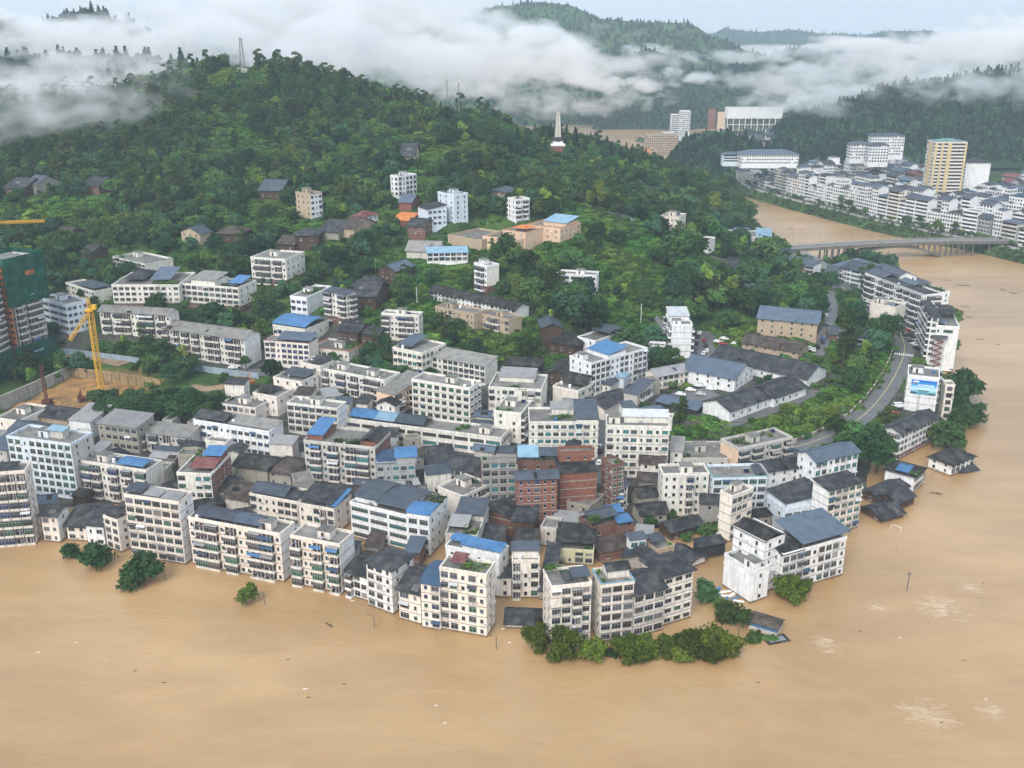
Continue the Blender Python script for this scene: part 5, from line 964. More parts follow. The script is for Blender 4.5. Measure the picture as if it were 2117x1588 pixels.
for i in range(2):
    g = random.Random(70 + i); bl = [(g.uniform(-1.6, 1.6), g.uniform(-1.6, 1.6), 5 + k * 1.15, g.uniform(1.1, 2.1), g.uniform(.8, 1.3)) for k in range(9)]
    proto('euca%d' % i, blob_tree(80 + i, bl, 620, .55), 'olive', 14, .22, [((0, 0, b[2] - 1.5), (b[0], b[1], b[2])) for b in bl])
bl = [(0, 0, 2 + k * 1.15, max(.4, 2.9 - k * .26), .8) for k in range(10)]; proto('conif0', blob_tree(90, bl, 700, .5, .1), 'conif', 12.5, .22, [])
g = random.Random(99); bl = [(g.uniform(-2.6, 2.6), g.uniform(-2.6, 2.6), g.uniform(3, 8), g.uniform(1.0, 1.7), g.uniform(1.2, 2.2)) for k in range(12)]; proto('bamboo0', blob_tree(101, bl, 800, .5, .1), 'bright', 6, .12, [((b[0] * .4, b[1] * .4, 0), (b[0], b[1], b[2])) for b in bl])
bl = rblobs(120, 2.1, .2, 2.4, 6); proto('bush0', blob_tree(121, bl, 260, .42), 'mid', 1, .08, [])
bl = rblobs(122, 2.3, .0, 1.7, 7); proto('bush1', blob_tree(123, bl, 240, .42), 'grass', 1, .08, [])
bl = [(math.cos(a) * 1.5, math.sin(a) * 1.5, .35, 1.0, .5) for a in range(6)]; proto('tuft0', blob_tree(131, bl, 130, .36, .8), 'grass', .3, .03, [])
bl = [(0, 0, 2 + k * 1.4, max(.7, 3.0 - k * .36), 1.0) for k in range(7)]; proto('far0', blob_tree(141, bl, 170, 1.15), 'conif', 4, .3, [])
bl = rblobs(145, 4.2, 1.5, 7.5, 6, (.4, .6)); proto('far1', blob_tree(146, bl, 150, 1.2), 'blueg', 4, .3, [])
def scatter(name, key, pts, rot, scl, label, cat):
    if len(pts) == 0: return
    me = bpy.data.meshes.new(name); me.vertices.add(len(pts)); me.vertices.foreach_set('co', np.asarray(pts, np.float32).ravel())
    a = me.attributes.new('rot', 'FLOAT_VECTOR', 'POINT'); rv = np.zeros((len(pts), 3), np.float32); rv[:, 2] = rot; a.data.foreach_set('vector', rv.ravel())
    a = me.attributes.new('scl', 'FLOAT_VECTOR', 'POINT'); a.data.foreach_set('vector', np.asarray(scl, np.float32).ravel())
    o = tag(obj(name, me), label, cat, kind='stuff')
    po = bpy.data.objects.new('leaf_source_' + key, PROT[key + '_j'])
    ng = bpy.data.node_groups.new(name, 'GeometryNodeTree'); ng.interface.new_socket('Geometry', in_out='INPUT', socket_type='NodeSocketGeometry'); ng.interface.new_socket('Geometry', in_out='OUTPUT', socket_type='NodeSocketGeometry')
    gi = ng.nodes.new('NodeGroupInput'); go = ng.nodes.new('NodeGroupOutput'); ip = ng.nodes.new('GeometryNodeInstanceOnPoints'); oi = ng.nodes.new('GeometryNodeObjectInfo'); oi.inputs['Object'].default_value = po; oi.inputs['As Instance'].default_value = True
    r = ng.nodes.new('GeometryNodeInputNamedAttribute'); r.data_type = 'FLOAT_VECTOR'; r.inputs['Name'].default_value = 'rot'; s = ng.nodes.new('GeometryNodeInputNamedAttribute'); s.data_type = 'FLOAT_VECTOR'; s.inputs['Name'].default_value = 'scl'
    L = ng.links.new; L(gi.outputs[0], ip.inputs['Points']); L(oi.outputs['Geometry'], ip.inputs['Instance']); L(r.outputs[0], ip.inputs['Rotation']); L(s.outputs[0], ip.inputs['Scale']); L(ip.outputs[0], go.inputs[0])
    md = o.modifiers.new('scatter', 'NODES'); md.node_group = ng
# clearings in the wood (photo ellipses that say which patch of the slope is open)
CLEAR = [(1560, 882, 175, 26), (1700, 836, 95, 30), (1795, 765, 48, 50), (1410, 885, 60, 22), (495, 172, 75, 26), (560, 440, 95, 20), (470, 452, 60, 14), (120, 440, 100, 30), (200, 470, 60, 22), (965, 325, 95, 30), (940, 236, 90, 16), (1080, 268, 70, 20), (830, 540, 70, 22), (900, 570, 70, 25), (770, 600, 40, 30), (1010, 715, 95, 30), (880, 690, 45, 25), (1060, 680, 60, 30), (1290, 690, 55, 45), (1250, 715, 45, 25), (1310, 580, 90, 38), (1060, 590, 45, 25), (690, 430, 40, 20), (640, 480, 60, 15), (700, 520, 50, 18), (1180, 345, 50, 15), (1480, 580, 40, 22), (560, 470, 60, 15), (820, 640, 25, 30), (1120, 560, 40, 20), (180, 430, 80, 20), (1270, 640, 60, 20), (1650, 590, 50, 15), (540, 225, 40, 14), (640, 262, 45, 14), (730, 275, 45, 16), (860, 290, 40, 12), (430, 245, 35, 12)]
def veg_points(step, seed):
    g = np.random.default_rng(seed); X, Y = np.meshgrid(np.arange(GX0, GX1, step), np.arange(240, 1150, step)); X = X.ravel() + g.uniform(-.48, .48, X.size) * step; Y = Y.ravel() + g.uniform(-.48, .48, Y.size) * step
    z = ground(X, Y); px, py, Z = projA(X, Y, z); db = gsample(DB, X, Y); dr = gsample(DR, X, Y); mud = gsample(MUD, X, Y)
    ok = (z > 1.2) & (px > -60) & (px < 2180) & (mud < .5); cl = np.zeros(len(X), bool)
    for cx, cy_, rx, ry in CLEAR: cl |= ((px - cx) / rx) ** 2 + ((py - cy_) / ry) ** 2 < 1
    nz = np.array([mn.fractal(Vector((x_ * .018, y_ * .018, 3.3)), 1.0, 2.0, 3) for x_, y_ in zip(X, Y)]); cl |= (nz > .29) & (py > 190) & (py < 760)
    return X, Y, z, px, py, Z, db, dr, ok, cl, g
def scl3(g, k, lo, hi): s = lo + (hi - lo) * g.random(k); return np.stack([s * g.uniform(.85, 1.15, k), s * g.uniform(.85, 1.15, k), s * g.uniform(.85, 1.2, k)], 1)
X, Y, z, px, py, Z, db, dr, ok, cl, g = veg_points(5.1, 301)
zone = (db > 5.5) & (dr > 4.0) & ok & (~cl | (g.random(len(X)) < .10))
town = (py > 800) & (px < 1390) | (py > 905) | ((px > 1840) & (py > 560)) | ((px > 380) & (px < 560) & (py > 740) & (py < 830)) | ((px > 1390) & (px < 1720) & (py > 735) & (py < 880))
open_ = g.random(len(X)) < .16
tz = zone & ~town & ~open_ & ~((abs(px - 1150) < 22) & (py > 296) & (py < 345)) & ~((abs(px - 500) < 25) & (py < 160)) & ~((px > 1545) & (px < 1800) & (py < 555)) & ~((px > 1775) & (px < 1905) & (py > 590) & (py < 700) & (g.random(len(X)) < .7))
pocket = (py > 690) & (py < 760) & (px < 560); tz &= ~(pocket & (g.random(len(X)) < .75))
I = np.where(tz)[0]; u = g.random(len(I)); ppx, ppy = px[I], py[I]
kinds = np.where(u < .30, 'broad0', np.where(u < .60, 'broad1', np.where(u < .79, 'broad2', np.where(u < .91, 'bamboo0', np.where(u < .96, 'euca0', 'euca1')))))
eu = (((ppx - 650) / 330) ** 2 + ((ppy - 215) / 75) ** 2 < 1) | (ppx < 420) & (ppy < 400) & (ppy > 190); kinds = np.where(eu & (g.random(len(I)) < .45), 'euca0', kinds)
cf = ((ppx > 1040) & (ppx < 1340) & (ppy < 350)) | ((ppx > 740) & (ppx < 1010) & (ppy < 240)); kinds = np.where(cf & (g.random(len(I)) < .5), 'conif0', kinds)
S = scl3(g, len(I), .48, 1.0) * np.where(g.random(len(I)) < .12, 1.3, 1)[:, None]; S[(ppx > 1040) & (ppy > 400)] *= 1.2; S[(ppx > 1040) & (ppy > 440) & (g.random(len(I)) < .16)] *= 1.5; rot = g.random(len(I)) * 6.283
vis = (ppx > 0) & (ppx < 2117) & (ppy > 0); score = np.where(vis, S[:, 0] / Z[I], 0); order = np.argsort(-score)
CUT = (' with ', ' under ', ' on ', ' in ', ' above', ' beside', ' before', ' at ', ' and ', ' behind', ' between', ' near', ' facing', ' below', ' topped', ' standing', ' rising', ' carrying', ' ending', ' of ', ' by ', ' squeezed', ' stepping', ' edged', ' next', ' hidden', ' half ')
BX = np.array([(a, c) for a, c, _ in BLAB])
def near_label(x, y, lim=45, nw=7):
    d = np.hypot(BX[:, 0] - x, BX[:, 1] - y); k = int(d.argmin())
    if d[k] > lim: return None
    s = BLAB[k][2]; i = min([s.find(c) for c in CUT if s.find(c) > 0] + [len(s)]); t = s[:i]
    if len(t.split()) < 4: t = ' '.join(s.split()[:7]); 
    t = ' '.join(t.split()[:nw])
    while t.split()[-1] in ('with', 'a', 'an', 'the', 'and', 'of', 'in', 'on', 'its', 'under', 'by', 'at', 'to'): t = ' '.join(t.split()[:-1])
    return t
TL = {'broad': ('broadleaf_tree', 'rounded broadleaf tree on the wooded slope above the town', 'tree'), 'bambo': ('bamboo_clump', 'feathery bright green bamboo clump on the wooded slope', 'bamboo'), 'euca0': ('eucalyptus_tree', 'tall slender olive green tree on the wooded slope', 'tree'), 'euca1': ('eucalyptus_tree', 'tall slender olive green tree on the wooded slope', 'tree'), 'conif': ('conifer_tree', 'dark pointed conifer on the wooded ridge', 'tree')}
def put_tree(key, loc, r, s, name, label, cat='tree', group=None):
    t = thing(name, label, cat, loc, r, group); t.scale = s; obj('crown', PROT[key][0], t); obj('trunk', PROT[key][1], t); return t
solo = set(order[:280].tolist())
for j in order[:280]:
    i = I[j]; nm, lb, ct = TL[str(kinds[j])[:5]]
    nl = near_label(X[i], Y[i]); kd = {'broad0': 'dark rounded tree', 'broad1': 'mid-green rounded tree', 'broad2': 'bluish green rounded tree', 'bamboo0': 'bright feathery bamboo clump', 'euca0': 'tall slender olive tree', 'euca1': 'tall thin olive tree', 'conif0': 'dark pointed conifer'}[str(kinds[j])]
    put_tree(str(kinds[j]), (X[i], Y[i], z[i] - .2), rot[j], tuple(S[j]), nm, (kd + ' growing beside the ' + nl) if nl else lb, ct, 'trees of the wooded slope')
rest = np.array([j not in solo for j in range(len(I))])
FN = {'broad0': ('dark_forest', 'dense dark broadleaf forest covering the hill'), 'broad1': ('green_forest', 'mid green broadleaf forest covering the hill'), 'broad2': ('bluish_forest', 'bluish green broadleaf forest covering the hill'), 'bamboo0': ('bamboo_grove', 'bright bamboo growing through the hill forest'), 'euca0': ('olive_forest', 'tall olive green trees standing out of the hill forest'), 'euca1': ('olive_wood', 'tall thin olive trees scattered in the hill forest'), 'conif0': ('conifer_wood', 'dark conifers along the hill ridge')}
for k in FN:
    m_ = (kinds == k) & rest; i = I[m_]; scatter(FN[k][0], k, np.stack([X[i], Y[i], z[i] - .3], 1), rot[m_], S[m_], FN[k][1], 'forest')
X, Y, z, px, py, Z, db, dr, ok, cl, g = veg_points(3.1, 302)
tn = (py > 880) & (px < 1390) | (py > 960) | ((px > 1880) & (py > 560))
bz = ok & (db > 2.8) & (dr > 1.5) & ~tn & ((cl & (g.random(len(X)) < .42)) | (~cl & (g.random(len(X)) < .30)))
cityflat = (py > 770) & (px < 1390) | (px > 380) & (px < 560) & (py > 740) & (py < 830)
bz &= ~(cityflat & (g.random(len(X)) < .8))
I = np.where(bz)[0]; q = np.where(cl[I], g.random(len(I)) < .68, g.random(len(I)) < .45)
for k, m_, nm, lb in (('bush0', ~q, 'shrub_cover', 'mid green shrubs filling gaps between houses and trees'), ('bush1', q, 'meadow_bushes', 'bright green bushes of the open slopes and banks')):
    i = I[m_]; scatter(nm, k, np.stack([X[i], Y[i], z[i] - .2], 1), g.random(len(i)) * 6.28, scl3(g, len(i), .6, 1.35), lb, 'shrubs')
X, Y, z, px, py, Z, db, dr, ok, cl, g = veg_points(2.4, 303)
I = np.where(ok & cl & (db > 1.5) & (dr > 1))[0]; scatter('grass_cover', 'tuft0', np.stack([X[I], Y[I], z[I] - .1], 1), g.random(len(I)) * 6.28, scl3(g, len(I), .7, 1.3), 'bright grass and crops of the open slopes', 'grass')
FP = np.concatenate([a for a, s in FARPTS]); FS = np.concatenate([np.full(len(a), s) for a, s in FARPTS]); g = np.random.default_rng(5); q = g.random(len(FP)) < .72
for k, m_, nm, lb in (('far0', q, 'far_dark_forest', 'dark forest covering the misty far hills'), ('far1', ~q, 'far_green_forest', 'lighter green trees in the far hill forest')):
    scatter(nm, k, FP[m_] - np.array([0, 0, .8]), g.random(m_.sum()) * 6.28, scl3(g, m_.sum(), .6, 1.25) * FS[m_][:, None], lb, 'forest')

# trees of the far town
g = np.random.default_rng(77); tp = []
for i in range(170):
    p, t, nn = bank_frame(g.uniform(8, len(BANK) - 2)); q = p + nn * g.uniform(17.5, 21); tp.append((q.x, q.y, 7))
for i in range(420):
    x, y = (g.uniform(1470, 1690), g.uniform(332, 372)) if i % 2 else (g.uniform(2030, 2150), g.uniform(312, 352)); q = P(x, y, 10); tp.append((q.x, q.y, 9))
for i in range(150):
    x = g.uniform(1690, 2117); y = g.uniform(330, 425 + (x - 1690) * .2); q = P(x, y, 12); tp.append((q.x, q.y, 10))
tp = np.array(tp); RC = np.array(RECTS); okk = np.ones(len(tp), bool)
for i, (x, y, z_) in enumerate(tp):
    s_ = (x - RC[:, 0]) * RC[:, 2] + (y - RC[:, 1]) * RC[:, 3]; t_ = (x - RC[:, 0]) * RC[:, 4] + (y - RC[:, 1]) * RC[:, 5]
    if ((s_ > -2) & (s_ < RC[:, 6] + 2) & (t_ > -2) & (t_ < RC[:, 7] + 2)).any(): okk[i] = False
tp = tp[okk]; scatter('far_town_trees', 'broad1', tp, g.random(len(tp)) * 6.28, scl3(g, len(tp), .4, .85) * np.where(np.arange(len(tp)) < 140, .55, 1)[:, None], 'trees between the houses of the far town', 'trees')

bs = []
for i in range(900):
    p, t, nn = bank_frame(g.uniform(3, len(BANK) - 2)); d_ = g.uniform(1.5, 10.5); q = p + nn * d_; bs.append((q.x, q.y, .3 + (d_ - 2) * .85 if d_ > 2 else .2))
bs = np.array(bs); scatter('bank_shrubs', 'bush0', bs, g.random(len(bs)) * 6.28, scl3(g, len(bs), .35, .95), 'low shrubs covering the far river bank', 'shrubs')
# ---------------------------------------------------------------- bridge
M_BR = mat('bridge_concrete', (.14, .137, .13), .85, var=.2, nscale=.2, stain=.55)
br = thing('bridge', 'grey concrete arch bridge crossing the brown river to the far town', 'bridge', (0, 0, 0))
BL, BRt = PZ(1622, 518, 742), PZ(2108, 512, 775); bd = (BRt - BL); bd.z = 0; BLEN = bd.length; bd.normalize(); bn = Vector((-bd.y, bd.x, 0)); ZD = 10.0
def bp(s, o, z): p = BL + bd * (s * BLEN) + bn * o; return Vector((p.x, p.y, z))
def deckz(s): return ZD + 2.2 * (1 - (2 * s - 1) ** 2)
def deck_mesh(name, o0, o1, z0, z1, mt, n=40, s0=0, s1=1, zf=deckz):
    b = MB()
    for i in range(n + 1):
        s = s0 + (s1 - s0) * i / n
        for o, zz in ((o0, z0), (o1, z0), (o1, z1), (o0, z1)): b.v.append(tuple(bp(s, o, zf(s) + zz)))
    for i in range(n):
        for j in range(4): k = (j + 1) % 4; b.f.append((4 * i + j, 4 * i + k, 4 * i + 4 + k, 4 * i + 4 + j)); b.m.append(0)
    return b.build(name, [mt], br)
deck_mesh('deck', 0, 12, -2.4, 0, M_BR); deck_mesh('carriageway', 1.8, 10.2, .004, .03, M_ASPH); deck_mesh('kerb', .35, 1.75, .004, .2, M_CONC); deck_mesh('kerb', 10.25, 11.65, .004, .2, M_CONC)
for o in (0.05, 11.75): deck_mesh('railing', o, o + .2, .95, 1.15, M_CONC)
for o in (0.05, 11.75):
    for i in range(0, 61): b = MB(); p = bp(i / 60, o + .1, deckz(i / 60)); b.box(p.x - .12, p.y - .12, p.z, p.x + .12, p.y + .12, p.z + 1.0); b.build('railing_post', [M_CONC], br)
ac0, ac1 = .255, .665
def archz(s): t = (s - ac0) / (ac1 - ac0); return 0.2 + 9.0 * (1 - (2 * t - 1) ** 2)
for o in (1.0, 8.0): deck_mesh('arch_rib', o, o + 3, -1.0, .5, M_BR, 30, ac0, ac1, archz)
for s in [.17, .2, .225, .25, .28, .31, .345, .585, .61, .635, .66, .685, .71, .735, .76, .80, .87, .92]:
    for o in (1.6, 9.2):
        p = bp(s, o, 0); zb = archz(s) if ac0 < s < ac1 else -3; b = MB(); b.box(p.x - .45, p.y - .6, max(zb, -3), p.x + .45, p.y + .6, deckz(s) - 2.38); b.build('pier', [M_BR], br)
for i in range(9):
    for o in (.3, 11.7):
        s = .06 + i * .108; p = bp(s, o, deckz(s)); b = MB(); b.bar(p, p + Vector((0, 0, 7)), .09, 0, 6); q = p + Vector((0, 0, 7)); b.bar(q, q + bn * (1.6 if o < 1 else -1.6) + Vector((0, 0, .4)), .06); b.box(q.x - .25, q.y + (1.2 if o < 1 else -2), q.z + .3, q.x + .25, q.y + (2 if o < 1 else -1.2), q.z + .45); b.build('lamp_post', [M_METAL], br)
# ---------------------------------------------------------------- construction site
M_NET = mat('green_net', (.02, .165, .105), .8, var=.35, nscale=.25, stain=.4, stain_col=(.02, .03, .025)); M_ORG = mat('orange_board', (.36, .13, .04), .7, var=.4, nscale=.6); M_RUST = mat('rust_steel', (.10, .03, .025), .7, var=.3)
M_CRANE = mat('crane_yellow', (.62, .36, .03), .5, var=.15)
ct = B('unfinished_tower', '8,545 74,529 48,519', 738, 'dirty', 'b', 'w', 'f', 'unfinished concrete tower wrapped in green safety netting', z=14, gl='nnk', hut=[])
W, D, h = ct['dims']
def shell(root, z0, z1, e, name, mt, lab=None):
    b = MB(); n = 14
    for (x0, y0, x1, y1) in ((-e, -e, W + e, -e), (W + e, -e, W + e, D + e), (-e, D + e, -e, -e), (W + e, D + e, -e, D + e)):
        for i in range(n):
            a0, a1 = i / n, (i + 1) / n; j0, j1 = .18 * math.sin(i * 2.1), .18 * math.sin((i + 1) * 2.1); nx_, ny_ = (y1 - y0), -(x1 - x0); L = math.hypot(nx_, ny_); nx_ /= L; ny_ /= L
            for k in range(6):
                q0, q1 = z0 + (z1 - z0) * k / 6, z0 + (z1 - z0) * (k + 1) / 6; w0, w1 = .12 * math.sin(k * 2.7 + i), .12 * math.sin(k * 2.7 + 2.7 + i)
                b.add([(x0 + (x1 - x0) * a0 + nx_ * (j0 + w0), y0 + (y1 - y0) * a0 + ny_ * (j0 + w0), q0), (x0 + (x1 - x0) * a1 + nx_ * (j1 + w0), y0 + (y1 - y0) * a1 + ny_ * (j1 + w0), q0), (x0 + (x1 - x0) * a1 + nx_ * (j1 + w1), y0 + (y1 - y0) * a1 + ny_ * (j1 + w1), q1), (x0 + (x1 - x0) * a0 + nx_ * (j0 + w1), y0 + (y1 - y0) * a0 + ny_ * (j0 + w1), q1)], [(0, 1, 2, 3), (3, 2, 1, 0)])
    return b.build(name, [mt], root)
shell(ct, h * .60, h * 1.05, 2.3, 'safety_net', M_NET); shell(ct, -2, h * .22, 2.4, 'safety_net', M_NET)
b = MB(); b.box(W * .45, -3.0, h * .86, W * .72, -2.5, h * .90, 0); b.build('loading_platform', [M_ORG], ct)
for i in range(4): b = MB(); b.lathe(0, 0, [(.5, -.06), (.5, .06)], 10); o = b.build('sign_character', [mat('sign_blue', (.35, .6, .8), .6)], ct, (W * .35 + i * 1.6, -2.9, h * .13)); o.rotation_euler = (math.pi / 2, 0, 0)
hz = MB(); hz.box(-3.2, -1.6, -2, -2.9, -1.3, h); hz.box(-.5, -1.6, -2, -.2, -1.3, h); hz.box(-3.2, .6, -2, -2.9, .9, h); hz.build('hoist_mast', [M_RUST], ct)
for i in range(int(h / 3.0)): b = MB(); b.box(-2.8, -1.2, i * 3.0 + .3, -.6, .6, i * 3.0 + 1.9, 0); b.build('hoist_gate', [M_ORG], ct)
ct2 = B('unfinished_tower', '-95,590 -4,556 -30,540', 765, 'dirty', 'b', 'w', 'f', 'second unfinished tower half out of view beside the hoist', z=13, gl='nnk', hut=[])
W, D, h = ct2['dims']; shell(ct2, -2, h * .25, 2.4, 'safety_net', M_NET)
def lattice(b, a, c, w_, seg, r=.09, mi=0):
    a = Vector(a); c = Vector(c); d = (c - a); L = d.length; d.normalize(); s = d.orthogonal().normalized(); t = d.cross(s); n = max(1, int(L / seg)); cs = [s * w_ + t * w_, s * w_ - t * w_, -s * w_ - t * w_, -s * w_ + t * w_]
    for q in cs: b.bar(a + q, c + q, r, mi)
    for i in range(n):
        p0, p1 = a + d * (L * i / n), a + d * (L * (i + 1) / n)
        for k in range(4): b.bar(p0 + cs[k], p1 + cs[(k + 1) % 4], r * .65, mi); b.bar(p1 + cs[k], p1 + cs[(k + 1) % 4], r * .65, mi)
cb = P(212, 826, 9); ctp = solve_top(197, 640, 826, 9)
cr = thing('tower_crane', 'yellow lattice tower crane standing in the muddy pit with lowered jib', 'crane', cb); hc = ctp - 9
b = MB(); lattice(b, (0, 0, -1), (0, 0, hc), .95, 2.4, .17); b.build('mast', [M_CRANE], cr)
b = MB(); lattice(b, (-.3, -.5, hc - 1.0), (-9.0, -3.0, hc - 12.5), .55, 1.8, .12); b.build('jib', [M_CRANE], cr)
b = MB(); b.box(-1.6, -1.6, hc - .5, 1.6, 1.6, hc + .3); b.box(1.2, -1.2, hc + .3, 3.0, .4, hc + 2.2); b.build('slewing_cab', [M_CRANE], cr)
b = MB(); lattice(b, (0, 0, hc), (-.4, 0, hc + 5), .5, 1.5, .1); b.bar((-.4, 0, hc + 5), (-5, -1.6, hc - 6), .05); b.build('tower_head', [M_CRANE], cr)
p2 = P(92, 457, 62); q2 = PZ(-190, 500, (p2.y) / CP - 20); c2 = thing('tower_crane', 'yellow crane whose long jib reaches in above the green tower', 'crane', (q2.x, q2.y, 14))
dv = Vector((p2.x - q2.x, p2.y - q2.y, 0)); zj = p2.z - 14
b = MB(); lattice(b, (0, 0, -1), (0, 0, zj + 2), .95, 2.4, .17); b.build('mast', [M_CRANE], c2)
b = MB(); lattice(b, (0, 0, zj - 4), (dv.x, dv.y, zj), .6, 2.0, .13); b.build('jib', [M_CRANE], c2)
pr = P(98, 838, 9); rg = thing('piling_rig', 'dark red piling rig with tall leaning mast in the pit', 'rig', pr); b = MB(); lattice(b, (0, 0, 1), (-1.6, 3, 17), .5, 1.6, .14); b.build('mast', [M_RUST], rg); b = MB(); b.box(-1.6, -1.5, .8, 1.8, 1.8, 2.6); b.box(-1.9, -2, 0, -1.1, 2.2, .8); b.box(1.2, -2, 0, 2.0, 2.2, .8); b.build('undercarriage', [M_RUST], rg)
for (x, y, lb) in ((170, 830, 'small dark excavator resting on the muddy pit floor'), (520, 795, 'orange drilling machine beside the dirt track')):
    p = P(x, y, 9 if x < 300 else 12.4); ex = thing('excavator', lb, 'excavator', p, .6); mt = M_RUST if x < 300 else M_ORG
    b = MB(); b.box(-1.6, -2, 0, -.9, 2, .8); b.box(.9, -2, 0, 1.6, 2, .8); b.build('tracks', [M_DARKF], ex); b = MB(); b.box(-1.4, -1.6, .8, 1.4, 1.4, 2.0); b.box(-1.3, -.2, 2.0, -.2, 1.3, 3.0); b.build('cab', [mt], ex); b = MB(); b.bar((.4, 1.2, 1.6), (.6, 4.2, 4.2), .22); b.bar((.6, 4.2, 4.2), (.6, 6.4, 1.6), .18); b.box(.1, 6.1, .8, 1.1, 6.9, 1.7); b.build('arm', [mt], ex)
# pit walls, hoarding, parapets
def wall_run(name, label, cat, pts, hh, th, mt, panel=4.0, gap=.06, pname='panel', cap=None, mt2=None):
    root = thing(name, label, cat, (0, 0, 0)); k = 0
    for a, c in zip(pts[:-1], pts[1:]):
        L = (c - a).length; n = max(1, int(round(L / panel))); d = (c - a) / n; ang = math.atan2(d.y, d.x); w_ = d.length
        for i in range(n):
            p = a + d * i; b = MB(); b.box(gap / 2, -th / 2, -1.0, w_ - gap / 2, th / 2, hh)
            if cap: b.box(0, -th / 2 - .12, hh, w_, th / 2 + .12, hh + cap)
            o = b.build(pname, [mt if (mt2 is None or k % 2) else mt2], root, p, ang); o.rotation_euler.z = ang; k += 1
    return root
M_HOARD = mat('hoarding_blue', (.30, .38, .46), .5, var=.2, nscale=.3, stain=.4)
wall_run('site_hoarding', 'pale blue sheet metal hoarding along the street above the pit', 'hoarding', [P(120, 728, 14.5), P(200, 738, 14.2), P(330, 755, 14), P(445, 770, 13.3), P(535, 782, 13)], 2.4, .1, M_HOARD, 4.5)
wall_run('pit_wall', 'ochre concrete pit wall with hanging weeds', 'wall', [P(148, 779, 9), P(250, 792, 9), P(335, 806, 9)], 4.2, .6, mat('pit_ochre', (.33, .24, .13), .9, var=.3, stain=.5), 5, 0.3, 'pile', .5)
wall_run('basement_wall', 'raw grey concrete basement wall below the unfinished tower', 'wall', [P(-40, 862, 9), P(40, 828, 9), P(148, 779, 9)], 4.6, .6, M_CONC, 6, .5, 'pier', .7)
wall_run('street_parapet', 'low brown and white roadside parapet following the river street', 'parapet', [p + Vector((-5.6, 1.2, 0)) for p in RPTS[0][1][0:44:4]], 1.1, .35, mat('parapet_brown', (.14, .10, .08), .9, var=.3), 3.2, .2, 'panel', .12, mat('parapet_pale', (.42, .38, .34), .9, var=.2))
wall_run('bank_wall', 'old stone wall holding the bank below the warehouses', 'wall', [P(1385, 880, 7), P(1470, 885, 7), P(1545, 885, 7)], 2.6, .5, mat('old_stone', (.12, .11, .095), .95, var=.4, bump=.6), 4, .1, 'stone_bay')
# ---------------------------------------------------------------- monument, masts
p = PZ(1153, 314, 762); mo = thing('monument', 'pale obelisk monument above a red pavilion on the hill crest', 'monument', p); mo.scale = (.82, .82, 1.15)
b = MB(); b.box(-6, -5, -3, 6, 5, 4, 0); b.build('base', [wallm('brick')], mo); b = MB(); b.box(-6.6, -5.6, 4, 6.6, 5.6, 5.0); b.box(-4.5, -4, 5, 4.5, 4, 7); b.build('terrace', [wallm('white')], mo); b = MB(); b.lathe(0, 0, [(5.2, 7), (4.2, 8.6), (3.6, 9.6)], 8); b.build('pavilion_roof', [roofm('dk')], mo)
for s in (-1, 1): b = MB(); b.add([(s * .35, -1.4, 8), (s * 3.0, -1.4, 8), (s * 3.0, 1.4, 8), (s * .35, 1.4, 8), (s * .3, -.9, 25.5), (s * 1.5, -.9, 25.5), (s * 1.5, .9, 25.5), (s * .3, .9, 25.5)], [(0, 1, 5, 4), (1, 2, 6, 5), (2, 3, 7, 6), (3, 0, 4, 7), (4, 5, 6, 7)]); b.build('shaft', [wallm('dirty')], mo)
b = MB(); b.box(-.32, -.7, 8, .32, .7, 24.6); b.build('core', [wallm('tan')], mo)
p = PZ(502, 142, 762); tw = thing('telecom_tower', 'grey lattice telecom tower on the highest hilltop', 'tower', p)
b = MB(); w0, w1, ht = 1.7, .6, 22.0
for k in range(4):
    sx, sy = ((1, 1), (1, -1), (-1, -1), (-1, 1))[k]; b.bar((sx * w0, sy * w0, 0), (sx * w1, sy * w1, ht), .14)
for i in range(9):
    t0_, t1_ = i / 9, (i + 1) / 9; a0, a1 = w0 + (w1 - w0) * t0_, w0 + (w1 - w0) * t1_; cs = ((1, 1), (1, -1), (-1, -1), (-1, 1))
    for k in range(4): m_ = (k + 1) % 4; b.bar((cs[k][0] * a0, cs[k][1] * a0, ht * t0_), (cs[m_][0] * a1, cs[m_][1] * a1, ht * t1_), .055); b.bar((cs[k][0] * a1, cs[k][1] * a1, ht * t1_), (cs[m_][0] * a1, cs[m_][1] * a1, ht * t1_), .055)
b.build('lattice_mast', [M_DARKF], tw); b = MB(); b.lathe(0, 0, [(1.5, 19.4), (1.5, 19.7)], 8); b.lathe(0, 0, [(1.3, 21.6), (1.3, 21.9)], 8); b.build('platform', [M_METAL], tw); b = MB(); b.box(-4, -3, -3, 4, 3, .4); b.build('plinth', [M_CONC], tw)
b = MB(); b.bar((0, 0, 22), (0, 0, 25), .08); b.build('antenna', [M_METAL], tw)
for (x, y, y1, lb) in ((925, 228, 160, 'thin grey radio mast on the misty ridge, nearer the tall conifers'), (949, 232, 166, 'thin grey radio mast on the misty ridge, farther from the tall conifers')):
    p = PZ(x, y, 790); t = thing('radio_mast', lb, 'mast', p); hh = (y - y1) * 790 / 2040; b = MB(); lattice(b, (0, 0, -3), (0, 0, hh), .3, 2.2, .09); b.build('lattice', [M_METAL], t); b = MB(); b.box(-.5, -.4, hh - 3, .5, .4, hh - 1.4); b.build('antenna_box', [M_WHITE], t)
